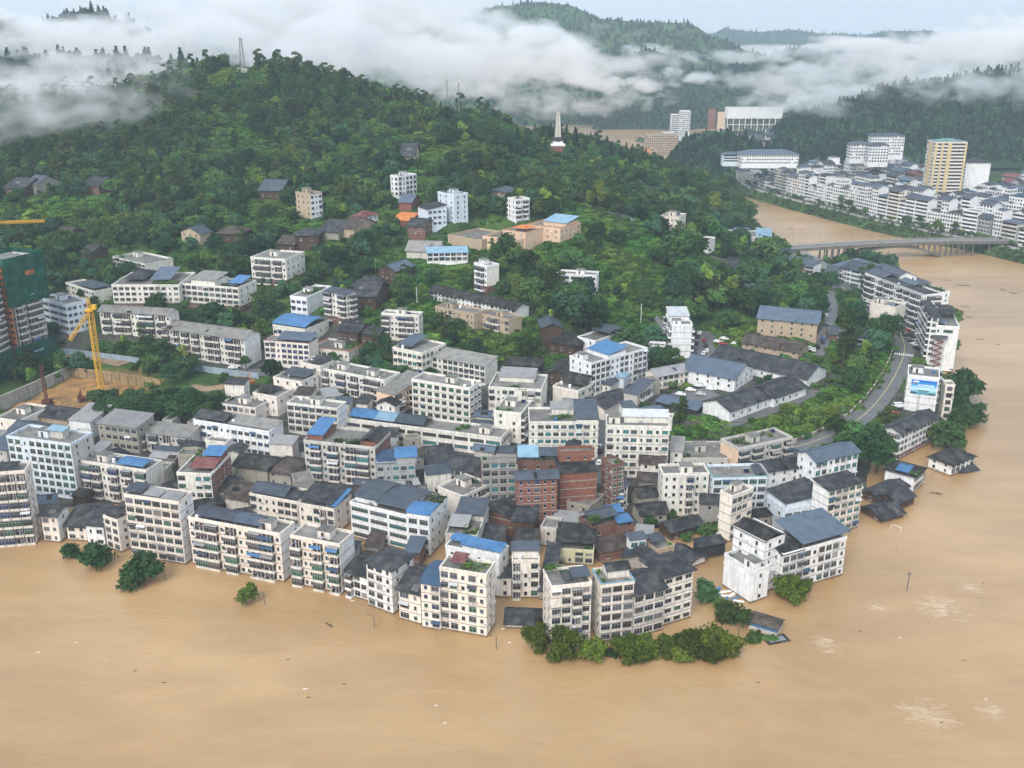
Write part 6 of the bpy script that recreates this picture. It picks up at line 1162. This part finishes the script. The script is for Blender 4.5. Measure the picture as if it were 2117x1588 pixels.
# ---------------------------------------------------------------- cars
CARC = {'white': (.72, .73, .74), 'black': (.02, .021, .024), 'red': (.25, .02, .02), 'grey': (.2, .21, .22), 'blue': (.03, .12, .4), 'silver': (.45, .46, .48)}
def car_proto(col, van=False):
    mt = mat('car_' + col, CARC[col], .25, .5); L, w_, hb, ht = (4.5, .9, .85, 1.45) if not van else (5.2, .95, 1.0, 2.1)
    prof = [(-L / 2, .3), (-L / 2, hb), (-L * .42, hb + .05)] + ([(-L * .42, ht), (L * .30, ht), (L * .40, hb + .1)] if van else [(-L * .30, ht), (L * .08, ht), (L * .24, hb + .06)]) + [(L * .47, hb - .1), (L / 2, .6), (L / 2, .3)]
    b = MB(); n = len(prof); v = [(x, s * w_ * (.82 if z > hb + .2 else 1), z) for s in (-1, 1) for x, z in prof]
    b.add(v, [tuple(range(n)), tuple(range(2 * n - 1, n - 1, -1))] + [(i, n + i, n + (i + 1) % n, (i + 1) % n) for i in range(n)]); body = b.mesh('body', [mt])
    g = MB(); z0, z1 = hb + .12, ht - .1; xa, xb = (-L * .40, L * .27) if van else (-L * .29, L * .08)
    for s in (-1, 1): g.add([(xa, s * w_ * .93, z0), (xb + .25, s * w_ * .93, z0), (xb, s * w_ * .86, z1), (xa + .1, s * w_ * .86, z1)], [(0, 1, 2, 3), (3, 2, 1, 0)])
    x0, x1 = (L * .41, L * .31) if van else (L * .235, L * .10); g.add([(x0, -w_ * .75, z0), (x0, w_ * .75, z0), (x1, w_ * .7, z1), (x1, -w_ * .7, z1)], [(0, 1, 2, 3)]); x0, x1 = (-L * .43, -L * .43) if van else (-L * .415, -L * .325); g.add([(x0, -w_ * .75, z0), (x0, w_ * .75, z0), (x1, w_ * .7, z1), (x1, -w_ * .7, z1)], [(3, 2, 1, 0), (0, 1, 2, 3)]); glass = g.mesh('window', [GLASS['k']])
    wh = MB(); k = 10; v = [(.33 * math.cos(6.283 * i / k), y, .33 + .33 * math.sin(6.283 * i / k)) for y in (-.11, .11) for i in range(k)]; wh.add(v, [(i, (i + 1) % k, k + (i + 1) % k, k + i) for i in range(k)] + [tuple(range(k)), tuple(range(2 * k - 1, k - 1, -1))]); wheel = wh.mesh('wheel', [M_DARKF])
    return body, glass, wheel, L, w_
CP_ = {}
def car(px_, py_, z, ang, col, where, van=False):
    k = (col, van)
    if k not in CP_: CP_[k] = car_proto(*k)
    body, glass, wheel, L, w_ = CP_[k]; p = P(px_, py_, z)
    t = thing('parked_van' if van else 'parked_car', '%s %s parked %s' % (col, 'van' if van else 'car', where), 'van' if van else 'car', p, ang, 'parked vehicles'); obj('body', body, t); obj('window', glass, t)
    for sx in (-.31, .31):
        for sy in (-1, 1): obj('wheel', wheel, t, (L * sx, sy * (w_ - .1), 0))
for x, y, c in ((1407, 817, 'white'), (1428, 808, 'white'), (1470, 806, 'white'), (1449, 817, 'silver')): car(x, y, 10.05, -.3, c, 'in the yard of the white warehouse')
car(1443, 799, 10.05, -.3, 'white', 'in the warehouse yard', True)
for x, y, c in ((1437, 692, 'black'), (1447, 690, 'white'), (1443, 698, 'black'), (1456, 706, 'red'), (1459, 716, 'black'), (1455, 732, 'white'), (1462, 727, 'white'), (1440, 712, 'black'), (1438, 722, 'grey'), (1436, 735, 'black')): car(x, y, 12.25, 1.2, c, 'beside the slender white tower')
for x, y, c in ((1484, 708, 'white'), (1497, 702, 'white'), (1494, 713, 'red'), (1520, 713, 'white')): car(x, y, 13.0, -.4, c, 'behind the long black-roofed warehouse')
for x, y, c in ((1714, 630, 'black'), (1713, 640, 'white'), (1708, 654, 'white'), (1706, 662, 'grey'), (1698, 679, 'white'), (1701, 702, 'blue'), (1702, 697, 'silver'), (1700, 708, 'black'), (1690, 718, 'black'), (1674, 722, 'white'), (1682, 725, 'white')): car(x, y, 13.4, 1.3, c, 'along the narrow lane on the slope')
for x, y, c in ((1862, 681, 'red'), (1868, 690, 'grey'), (1874, 685, 'red'), (1880, 694, 'black'), (1886, 700, 'black'), (1884, 708, 'black'), (1878, 702, 'grey'), (1888, 713, 'white'), (1894, 722, 'black'), (1890, 706, 'silver'), (1872, 696, 'black')): car(x, y, 8.05, 1.9, c, 'on the river street below the white block')
car(1857, 842, 7.3, .1, 'white', 'on the river street before the billboard block', True); car(1848, 857, 7.2, .3, 'red', 'beside the long white hall on the street')
for x, y, c in ((1240, 925, 'white'), (1242, 932, 'black'), (1239, 958, 'white')): car(x, y, 4.3, 1.3, c, 'in the alley between ivory blocks')
for x, y, c in ((482, 762, 'white'), (560, 773, 'white'), (575, 772, 'white')): car(x, y, 13.1, .1, c, 'on the street near the small hotel')
for x, y, c in ((995, 860, 'white'), (997, 848, 'black')): car(x, y, 7.2, 1.3, c, 'in the gap behind the ivory six-storey block')
# ---------------------------------------------------------------- lamp posts and poles
def lamp(px_, py_, z, hh, label, arm=1.4, mt=M_DARKF):
    t = thing('street_lamp', label, 'lamp', P(px_, py_, z)); b = MB(); b.bar((0, 0, -2), (0, 0, hh), .13, 0, 6); b.build('pole', [mt], t); b = MB(); b.bar((0, 0, hh), (-arm, 0, hh + .25), .06); b.box(-arm - .5, -.18, hh + .16, -arm + .2, .18, hh + .34); b.build('lamp_head', [mt], t)
for x, y, s in ((342, 1200, 'beside the round tree in the flood'), (547, 1250, 'beside the lone willow'), (774, 1298, 'in front of the hip-roofed white house'), (1026, 1342, 'off the corner block with roof garden'), (1256, 1347, 'between the mango trees'), (1526, 1322, 'leaning near the blue hut')): lamp(x, y, 0, 4.0, 'dark street lamp sticking out of the flood ' + s)
for x, y, z, hh, s in ((1875, 1222, 0, 6.5, 'dark utility pole standing alone in the rushing water'), (1123, 1258, 0, 9, 'slim pole at the mouth of the flooded lane'), (1848, 838, 7.3, 9, 'roadside pole next to the white van'), (1738, 885, 7, 10, 'pole on the street parapet by the big dark trees'), (1685, 880, 8, 9, 'pole on the planted bank below the warehouses'), (1545, 870, 9, 9, 'tall pole rising from the bank bushes'), (1325, 660, 24, 8, 'white pole on the grassy slope left of the slender tower'), (862, 618, 32, 6, 'white lamp pole on the green slope')):
    t = thing('utility_pole', s, 'pole', P(x, y, z)); b = MB(); b.bar((0, 0, -2), (0, 0, hh), .14, 0, 6); b.build('pole', [M_DARKF if hh > 8.5 or z == 0 else M_WHITE], t); b = MB(); b.box(-.9, -.06, hh - .9, .9, .06, hh - .75); b.box(-.6, -.06, hh - .3, .6, .06, hh - .2); b.build('crossarm', [M_DARKF], t)
# ---------------------------------------------------------------- trees standing in the flood and in town
def FT(key, px_, py_, z, s, sz, label, group=None, name='flooded_tree'):
    k_ = (1.32 if key[:5] != 'mango' else 1.02) if (z == 0 and name.startswith('flooded')) else 1.1; s *= k_; sz *= k_
    return put_tree(key, P(px_, py_, z) + Vector((0, 0, -(3.3 if key[:5] == 'broad' else 1.6) * sz if z == 0 else -1.2 * sz)), R.uniform(0, 6.28), (s, s, sz), name, label, 'tree', group)
FT('broad0', 198, 1172, 0, .82, .85, 'larger dark tree in the flood before the low slate-roofed house'); FT('broad0', 147, 1152, 0, .45, .5, 'small dark tree beside the larger one in the flood'); FT('broad0', 296, 1205, 0, 1.0, .92, 'round dark tree in the flood before the pinkish seven-storey block')
FT('bamboo0', 510, 1246, 0, .72, .55, 'lone bright green willow crown poking out of brown water')
for x, y, s in ((1108, 1338, .82), (1162, 1356, 1.0), (1222, 1362, .8)): FT('mango0', x, y, 0, s, s * 1.1, 'dense mango tree of the left clump standing in the flood', 'left clump of mango trees')
for i, (x, y, s) in enumerate(((1292, 1360, .85), (1338, 1352, .75), (1382, 1352, .72), (1428, 1355, .92), (1462, 1345, 1.0), (1502, 1350, .85), (1330, 1368, .6), (1410, 1366, .6), (1475, 1365, .7))): FT('mango%d' % (i % 2), x, y, 0, s, s * 1.05, 'dense mango tree of the long hedge-like row in the flood', 'long row of mango trees')
FT('broad2', 1459, 1238, 0, .6, .62, 'greyish bushy tree in the flooded lane beside awning house'); FT('mango1', 1632, 1238, 0, .98, 1.0, 'big dark tree pressed against the white hotel corner'); FT('mango1', 1660, 1222, 0, .5, .6, 'smaller dark tree at the hotel wing')
FT('broad1', 1518, 1284, 0, .74, .56, 'low bright green spreading tree in the flood near the blue hut'); FT('broad1', 1494, 1262, 0, .4, .42, 'small bright tree behind the spreading one'); FT('bush0', 1560, 1322, 0, 1.2, 1.3, 'small bush left of the blue hut wreck', name='flooded_bush'); FT('bush0', 1590, 1322, 0, .9, .8, 'small bush against the blue hut wreck', name='flooded_bush'); FT('bush0', 1264, 1352, 0, 1.0, 1.0, 'tiny bush between mango clumps', name='flooded_bush')
for x, y, z, s, k in ((1775, 965, 3, 1.35, 'broad0'), (1812, 975, 1, 1.15, 'broad0'), (1762, 925, 4, 1.1, 'broad1'), (1728, 905, 6, .9, 'broad1'), (1800, 925, 4, 1.0, 'broad0'), (1830, 945, 1, .8, 'broad0')): FT(k, x, y, z, s, s, 'large dark tree between the gabled white house and the street', 'dark trees by the river street', 'street_tree')
for x, y, s, k in ((1985, 832, 1.5, 'broad0'), (2010, 872, .9, 'broad0'), (1990, 885, 1.0, 'broad0'), (1952, 925, 1.15, 'broad0'), (1975, 905, .7, 'broad1')): FT(k, x, y, 0, s, s, 'dark tree on the drowned bank behind the billboard block', 'trees on the drowned right bank')
for i in range(26): x, y = 215 + (i % 9) * 29 + R.uniform(-8, 8), 838 + (i // 9) * 15 + R.uniform(-4, 4); FT('broad0', x - (10 if y < 840 else 0), y, 8, .78, .72, 'dark tree of the dense clump beside the muddy pit', 'dark tree clump by the pit', 'street_tree')
for x, y, s in ((214, 728, .6), (232, 733, .55), (262, 738, .8), (300, 748, .85), (330, 752, .8), (365, 760, .75), (400, 764, .65), (508, 758, .5), (285, 742, .8), (565, 745, .45), (105, 700, .8), (125, 705, .8), (140, 690, .7), (385, 640, .5), (438, 645, .5), (172, 618, .6)): FT('broad1', x, y, 14.5 if y > 680 else 30, s, s, 'leafy street tree along the pale blue hoarding' if y > 715 else 'leafy tree near the upper ivory blocks', 'street trees of the upper town', 'street_tree')
for x, y, z, s in ((1440, 1100, 0, .5), (1462, 1108, 0, .55), (1420, 1118, 0, .4), (1478, 1100, 0, .5), (1345, 1090, 1, .42), (1228, 1085, 9, .35), (575, 940, 3, .5), (430, 955, 6, .45), (350, 985, 3, .5), (1390, 1078, 1, .4)): FT('broad1', x, y, z, s, s, 'small green garden tree squeezed between old quarter roofs', 'garden trees of the old quarter', 'garden_tree')
# ---------------------------------------------------------------- billboard, stairs, hut, debris
W, D, h = BILL['dims']
def poster_mat():
    m = bpy.data.materials.new('poster_print'); m.use_nodes = True; n, l = nodes(m); b = n['Principled BSDF']; b.inputs['Roughness'].default_value = .4
    tc = n.new('ShaderNodeTexCoord'); sx = n.new('ShaderNodeSeparateXYZ'); l.new(tc.outputs['Generated'], sx.inputs[0]); r = n.new('ShaderNodeValToRGB'); e = r.color_ramp.elements; e[0].position = .12; e[0].color = (.10, .35, .45, 1); e[1].position = .95; e[1].color = (.01, .16, .55, 1); x = e.new(.4); x.color = (.5, .75, .85, 1); x = e.new(.65); x.color = (.03, .33, .70, 1); l.new(sx.outputs['Z'], r.inputs[0]); l.new(r.outputs[0], b.inputs['Base Color']); return m
b = MB(); b.box(W * .14, -.35, h * .50, W * .95, -.08, h * .93); b.build('billboard', [poster_mat()], BILL)
bb = MB(); x0, x1 = W * .14, W * .95; wd = x1 - x0; z0, zz = h * .5, h * .43
for (a, c, y0, y1) in ((.06, .30, .84, .93), (.28, .90, .64, .70), (.20, .92, .56, .585), (.34, .78, .45, .47), (.30, .70, .39, .41)): bb.box(x0 + wd * a, -.38, z0 + zz * y0, x0 + wd * c, -.355, z0 + zz * y1)
bb.build('poster_lettering', [M_WHITE], BILL)
bb = MB(); bb.box(x0 + wd * .28, -.38, z0 + zz * .24, x0 + wd * .72, -.355, z0 + zz * .29)
for a in (.36, .45, .55, .62): bb.box(x0 + wd * a, -.38, z0 + zz * .1, x0 + wd * (a + .03), -.355, z0 + zz * .24)
bb.box(x0 + .1, -.38, z0 + zz * .02, x0 + wd * .25, -.355, z0 + zz * .15); bb.box(x0 + wd * .72, -.38, z0 + zz * .02, x1 - .1, -.355, z0 + zz * .12); bb.build('poster_picture', [mat('poster_dark', (.03, .10, .12), .5)], BILL)
bb = MB(); bb.box(x0 + wd * .05, -.38, z0 + zz * .72, x0 + wd * .2, -.355, z0 + zz * .78); bb.build('poster_mark', [mat('poster_red', (.5, .05, .08), .5)], BILL)
b = MB()
for xx in (W * .41, W * .455): b.box(xx, -.14, -2, xx + .2, 0, h * .49)
b.build('downpipe', [M_METAL], BILL)
W, D, h = STAIR['dims']; M_RED = mat('stair_red', (.16, .03, .03), .6, var=.2); nf = 5
for i in range(nf):
    z0_ = h * .12 + i * h * .62 / nf; z1_ = z0_ + h * .62 / nf; zm = (z0_ + z1_) / 2
    for (xa, xb, za, zb_) in ((W * .18, W * .5, z0_, zm), (W * .5, W * .18, zm, z1_)): b = MB(); b.bar((xa, -1.2, za), (xb, -1.2, zb_), .28); b.bar((xa, -1.2, za + 1), (xb, -1.2, zb_ + 1), .07); b.build('stair_flight', [M_RED], STAIR)
    b = MB(); b.box(W * .10, -1.8, z0_ - .1, W * .18, 0, z0_ + .1); b.build('stair_landing', [M_RED], STAIR)
for x in (W * .1, W * .53): b = MB(); b.bar((x, -1.7, -2), (x, -1.7, h * .78), .1); b.build('stair_post', [M_METAL], STAIR)
b, _ = roof_mb(W * .55, 2.4, 's', 'u', .2, .8); b.build('stair_canopy', [roofm('gy')], STAIR, (W * .06, -2.4, h * .78))
for (xx, ww) in ((W * .2, 2.4), (W * .62, 4.4)): obj('window', window_mesh(ww, 1.6, 'g'), STAIR, (xx, 0, h * .88))
hp = P(1582, 1300, 0); ht = thing('flooded_hut', 'blue-banded hut with stained dark roof half sunk in the flood', 'hut', hp, -.55)
b = MB(); b.box(-4, -2.6, -2, 4, 2.6, 1.4); b.build('wall', [wallm('dirty')], ht); b = MB(); b.box(-4.06, -2.66, 1.4, 4.06, 2.66, 2.6); b.build('blue_band', [roofm('bl')], ht); b, _ = roof_mb(8.6, 5.8, 'g', 'u', .3, .9); b.build('roof', [roofm('br')], ht, (-4.3, -2.9, 2.6))
b = MB(); b.box(-3.4, -1.8, -.2, 3.4, 1.8, .15); b.box(-2.6, -1.2, .15, 2.4, 1.0, .25, 1); tag(b.build('floating_wreck', [roofm('bk'), M_METAL], None, P(1605, 1322, 0.1), .3), 'black wreck of sheet roofing floating beside the blue hut', 'wreckage')
b, _ = roof_mb(9, 6, 'g', 'u', .2, .9); tag(b.build('floating_roof', [roofm('dk')], None, P(1985, 978, .6), .3), 'dark awning roof just above the water beside the lone white house', 'roof')
for i in range(9): b = MB(); b.box(-1.6, -.5, 0, 1.6, .5, .08); o = b.build('floating_board', [M_WHITE if i % 3 else roofm('bl')], None, P(1485 + i * 6, 1218 + (i % 4) * 6 + i, .15), R.uniform(0, 3)); o.rotation_euler.x = R.uniform(-.12, .12); tag(o, 'pale broken board floating beside the hotel annex', 'board', 'boards floating by the hotel')
gp = thing('goal_frame', 'white goal frame sticking out of the flood by timber houses', 'goal', P(1842, 1093, 0)); e = P(1862, 1100, 0) - P(1842, 1093, 0); b = MB(); b.bar((0, 0, 1.6), (e.x, e.y, 1.6), .09); b.build('crossbar', [M_WHITE], gp); b = MB(); b.bar((e.x, e.y, -1), (e.x, e.y, 1.6), .09); b.build('post', [M_WHITE], gp); b = MB(); b.bar((0, 0, -1), (0, 0, 1.6), .09); b.build('post', [M_WHITE], gp)
db_ = MB()
for i in range(40):
    x, y = R.choice([(R.uniform(60, 1100), R.uniform(1230, 1500)), (R.uniform(1500, 2050), R.uniform(1100, 1500)), (R.uniform(1900, 2110), R.uniform(570, 760)), (R.uniform(1600, 1700), R.uniform(470, 500))]); p = P(x, y, .03)
    if ground(np.array([p.x]), np.array([p.y]))[0] > -.5: continue
    far = y < 800; L = R.uniform(.4, 1.2) if not far else R.uniform(2, 7); a = R.uniform(-.5, .5); b_ = Vector((math.cos(a), math.sin(a), 0)) * L; db_.bar(p - b_ * .5, p + b_ * .5, .12 if not far else .22, 1 if far or i % 3 else 0)
tag(db_.build('flood_debris', [M_WHITE, M_BARK]), 'scattered twigs and litter drifting on the brown river', 'debris', kind='stuff')
for x, y, L, a, lb in ((680, 1292, 3.5, -.8, 'single brown log drifting before the hip-roofed house'), (1935, 1020, 4, -.4, 'branch drifting by the blue-patched house'), (1990, 590, 9, -.3, 'dark driftwood raft in midstream near the bridge')):
    b = MB(); b.bar((-L / 2, 0, 0), (L / 2, 0, .1), .16, 0, 7); b.bar((0, 0, .1), (L * .2, .6, .4), .07); b.bar((L * .2, 0, .1), (L * .38, -.5, .3), .06); tag(b.build('drifting_log', [M_BARK], None, P(x, y, .08), a), lb, 'log')
# ---------------------------------------------------------------- sheds and lean-tos that fill the gaps of the town
ir = random.Random(404); RCT = [np.array(r) for r in RECTS]; made = 0
INF = [('bk', 'black'), ('dk', 'dark grey'), ('dk', 'dark grey'), ('br', 'brown'), ('gy', 'blue-grey'), ('sb', 'pale blue-grey'), ('fl', 'bare concrete'), ('lg', 'light grey')]
for tr in range(5000):
    if made >= 105: break
    x, y = ir.uniform(-10, 1400), ir.uniform(800, 1180)
    if tr % 4 == 0: x, y = ir.uniform(1000, 1640), ir.uniform(960, 1170)
    z0_ = zmap(y); p = P(x, y, z0_); W_, D_ = ir.uniform(4, 9.5), ir.uniform(4, 8); a = ir.choice([-.25, -.2, .35, -.15]) + ir.uniform(-.1, .1); u_ = Vector((math.cos(a), math.sin(a), 0)); n_ = Vector((-u_.y, u_.x, 0))
    if y > float(np.interp(x, [0, 260, 400, 600, 750, 900, 1000, 1140, 1400, 1500], [1120, 1150, 1190, 1220, 1260, 1300, 1260, 1230, 1250, 1180])) - 62: continue
    if ground(np.array([p.x]), np.array([p.y]))[0] < -2.6: continue
    if inpoly(np.array([p.x]), np.array([p.y]), PIT)[0] or (200 < x < 480 and 795 < y < 880) or (x > 470 and x < 600 and y < 815) or (x < 340 and y < 862): continue
    if gsample(DR, np.array([p.x]), np.array([p.y]))[0] < 5: continue
    bad = False; A0 = p - u_ * W_ / 2 - n_ * D_ / 2
    cs = [A0, A0 + u_ * W_, A0 + n_ * D_, A0 + u_ * W_ + n_ * D_, p]
    RC = np.array(RECTS)
    for c in cs:
        s_ = (c.x - RC[:, 0]) * RC[:, 2] + (c.y - RC[:, 1]) * RC[:, 3]; t_ = (c.x - RC[:, 0]) * RC[:, 4] + (c.y - RC[:, 1]) * RC[:, 5]
        if ((s_ > -.25) & (s_ < RC[:, 6] + .25) & (t_ > -.25) & (t_ < RC[:, 7] + .25)).any(): bad = True; break
    if bad: continue
    hh = ir.choice([3.2, 3.6, 5.8, 6.2, 8.8] if y > 1000 else [3.4, 4.5, 6, 7.5, 9]); rc, rn = ir.choice(INF); wl = ir.choice(['old', 'dirty', 'conc', 'dbrick', 'wood', 'ivory'] if y > 1000 else ['old', 'dirty', 'ivory', 'ivory', 'dirty']); wn = {'old': 'grimy', 'dirty': 'stained', 'conc': 'raw concrete', 'dbrick': 'brick', 'wood': 'timber', 'ivory': 'ivory'}[wl]
    nl = near_label(p.x, p.y, 60, 5) or 'old quarter houses'
    BW('lean_to' if hh < 7 else 'infill_house', Vector((A0.x, A0.y, 0)), u_, W_, D_, max(z0_, 0.0), max(z0_, 0) + hh, wl, 's' if ir.random() < .6 else '-', '-', ir.choice(['gu', 'su', 'gv', 'su']) + ':' + rc if rc != 'fl' else 'f', '%s %s with %s roof crammed beside the %s' % (wn, 'lean-to' if hh < 7 else 'infill house', rn, nl), ir, 'shed' if hh < 7 else 'house', group='lean-tos filling the gaps of the town')
    made += 1
# ---------------------------------------------------------------- air: haze and low cloud
def vol_mat(name, density, col=(.94, .97, 1.0), aniso=0.15):
    m = bpy.data.materials.new(name); m.use_nodes = True; n, l = nodes(m); n.clear(); o = n.new('ShaderNodeOutputMaterial'); v = n.new('ShaderNodeVolumePrincipled')
    v.inputs['Color'].default_value = (*col, 1); v.inputs['Density'].default_value = density; v.inputs['Anisotropy'].default_value = aniso; l.new(v.outputs[0], o.inputs['Volume']); return m, v
HD = 1.45e-4
hm, _ = vol_mat('haze', HD, (.66, .84, 1.0))
b = MB(); b.box(-5200, -500, -9, 5200, 7200, 460); tag(b.build('haze', [hm]), 'thin pale haze filling the whole valley', 'haze', kind='stuff')
def cloud_mat(name, dens, scale, thr, aniso=.3):
    m, v = vol_mat(name, 0, (.985, .99, 1.0), aniso); n, l = nodes(m)
    tc = n.new('ShaderNodeTexCoord'); ln = n.new('ShaderNodeVectorMath'); ln.operation = 'LENGTH'; l.new(tc.outputs['Object'], ln.inputs[0])
    g = n.new('ShaderNodeNewGeometry'); mp = n.new('ShaderNodeMapping'); mp.inputs['Scale'].default_value = (scale, scale, scale * 1.7); l.new(g.outputs['Position'], mp.inputs[0])
    t = n.new('ShaderNodeTexNoise'); t.inputs['Scale'].default_value = 1; t.inputs['Detail'].default_value = 4.5; t.inputs['Roughness'].default_value = .6; t.inputs['Distortion'].default_value = .4; l.new(mp.outputs[0], t.inputs['Vector'])
    a = n.new('ShaderNodeMath'); a.operation = 'SUBTRACT'; cn = n.new('ShaderNodeMath'); cn.operation = 'MULTIPLY_ADD'; cn.inputs[1].default_value = 3.2; cn.inputs[2].default_value = -1.1; l.new(t.outputs[0], cn.inputs[0]); l.new(cn.outputs[0], a.inputs[0])
    r = n.new('ShaderNodeMath'); r.operation = 'POWER'; r.inputs[1].default_value = 2.0; l.new(ln.outputs['Value'], r.inputs[0]); r2 = n.new('ShaderNodeMath'); r2.operation = 'MULTIPLY'; r2.inputs[1].default_value = .75; l.new(r.outputs[0], r2.inputs[0]); l.new(r2.outputs[0], a.inputs[1])
    mr = n.new('ShaderNodeMapRange'); mr.inputs[1].default_value = thr; mr.inputs[2].default_value = thr + .6; mr.inputs[3].default_value = 0; mr.inputs[4].default_value = dens; l.new(a.outputs[0], mr.inputs[0]); l.new(mr.outputs[0], v.inputs['Density']); return m
CM = [cloud_mat('cloud_near', .060, 1 / 42, .10), cloud_mat('cloud_mid', .036, 1 / 74, .06), cloud_mat('cloud_far', .022, 1 / 170, .02), cloud_mat('cloud_veil', .020, 1 / 38, .12), cloud_mat('cloud_wisp', .036, 1 / 62, .08)]
import bmesh
bm = bmesh.new(); bmesh.ops.create_icosphere(bm, subdivisions=3, radius=1.0); CME = []
for m in CM:
    q = bpy.data.meshes.new('cloud'); bm.to_mesh(q); q.materials.append(m); CME.append(q)
CLOUDS = [(50, 205, 700, 95, 34, 22, 3), (170, 222, 690, 80, 30, 17, 3), (285, 205, 720, 75, 30, 20, 3), (350, 165, 775, 55, 28, 20, 3), (110, 170, 740, 110, 35, 20, 3), (20, 262, 660, 70, 26, 12, 3), (1830, 178, 1230, 110, 40, 22, 3), (1960, 172, 1210, 90, 40, 24, 3), (2080, 180, 1180, 90, 40, 26, 3), (1700, 222, 1260, 70, 35, 16, 3), (1200, 215, 1500, 160, 50, 22, 3), (1050, 195, 1250, 110, 40, 18, 3), (1560, 170, 1800, 110, 45, 24, 3),
          (40, 175, 850, 130, 60, 20, 0), (170, 195, 820, 120, 50, 18, 0), (300, 180, 835, 95, 45, 22, 0), (340, 215, 800, 50, 30, 14, 0), (120, 80, 1020, 230, 80, 26, 0), (330, 95, 980, 170, 70, 26, 0), (20, 70, 1050, 200, 80, 24, 0), (250, 140, 900, 120, 60, 18, 0),
          (470, 90, 1100, 200, 90, 42, 1), (600, 120, 1150, 210, 100, 40, 1), (760, 140, 1250, 240, 110, 42, 1), (560, 30, 1500, 420, 160, 60, 1), (800, 70, 1700, 400, 150, 62, 1), (950, 130, 1450, 260, 120, 46, 1), (1060, 105, 1750, 280, 120, 40, 1), (1000, 45, 2000, 220, 110, 30, 1),
          (1150, 155, 1650, 200, 80, 28, 4), (1240, 128, 1750, 200, 90, 24, 1), (1270, 175, 1600, 110, 60, 18, 0), (1340, 178, 1700, 70, 45, 13, 0), (1390, 108, 2150, 170, 70, 16, 4), (1500, 116, 2120, 190, 70, 17, 4), (1610, 112, 2050, 150, 70, 19, 4), (1440, 160, 1850, 90, 50, 16, 0),
          (1700, 165, 1600, 160, 80, 30, 4), (1640, 205, 1500, 95, 60, 22, 0), (1800, 138, 1750, 230, 90, 34, 4), (1900, 115, 1900, 240, 90, 30, 4), (1760, 195, 1420, 100, 60, 18, 0), (2010, 105, 1700, 200, 90, 36, 4), (2110, 75, 1700, 180, 100, 50, 1), (2080, 165, 1330, 70, 50, 24, 0), (1950, 150, 1400, 80, 50, 18, 0),
          (1700, 98, 3300, 380, 160, 18, 2), (1880, 102, 3200, 380, 160, 24, 2), (1560, 100, 3000, 200, 120, 14, 2), (2070, 80, 3300, 380, 160, 40, 2)]
for i, (x, y, Z, rx, ry, rz, k) in enumerate(CLOUDS):
    p = PZ(x, y, Z); o = obj('low_cloud', CME[k], None, p); o.scale = (rx, ry * (.6 if k != 3 else 1), rz * 1.12); o.rotation_euler = (0, .10 * math.sin(i * 2.3), math.atan2(-p.x, p.y)); tag(o, 'soft white cloud drifting along the wooded hills', 'cloud', 'low clouds along the hills', 'stuff')
for o in bpy.data.objects:
    for k in ('dims', 'fl'):
        if k in o: del o[k]
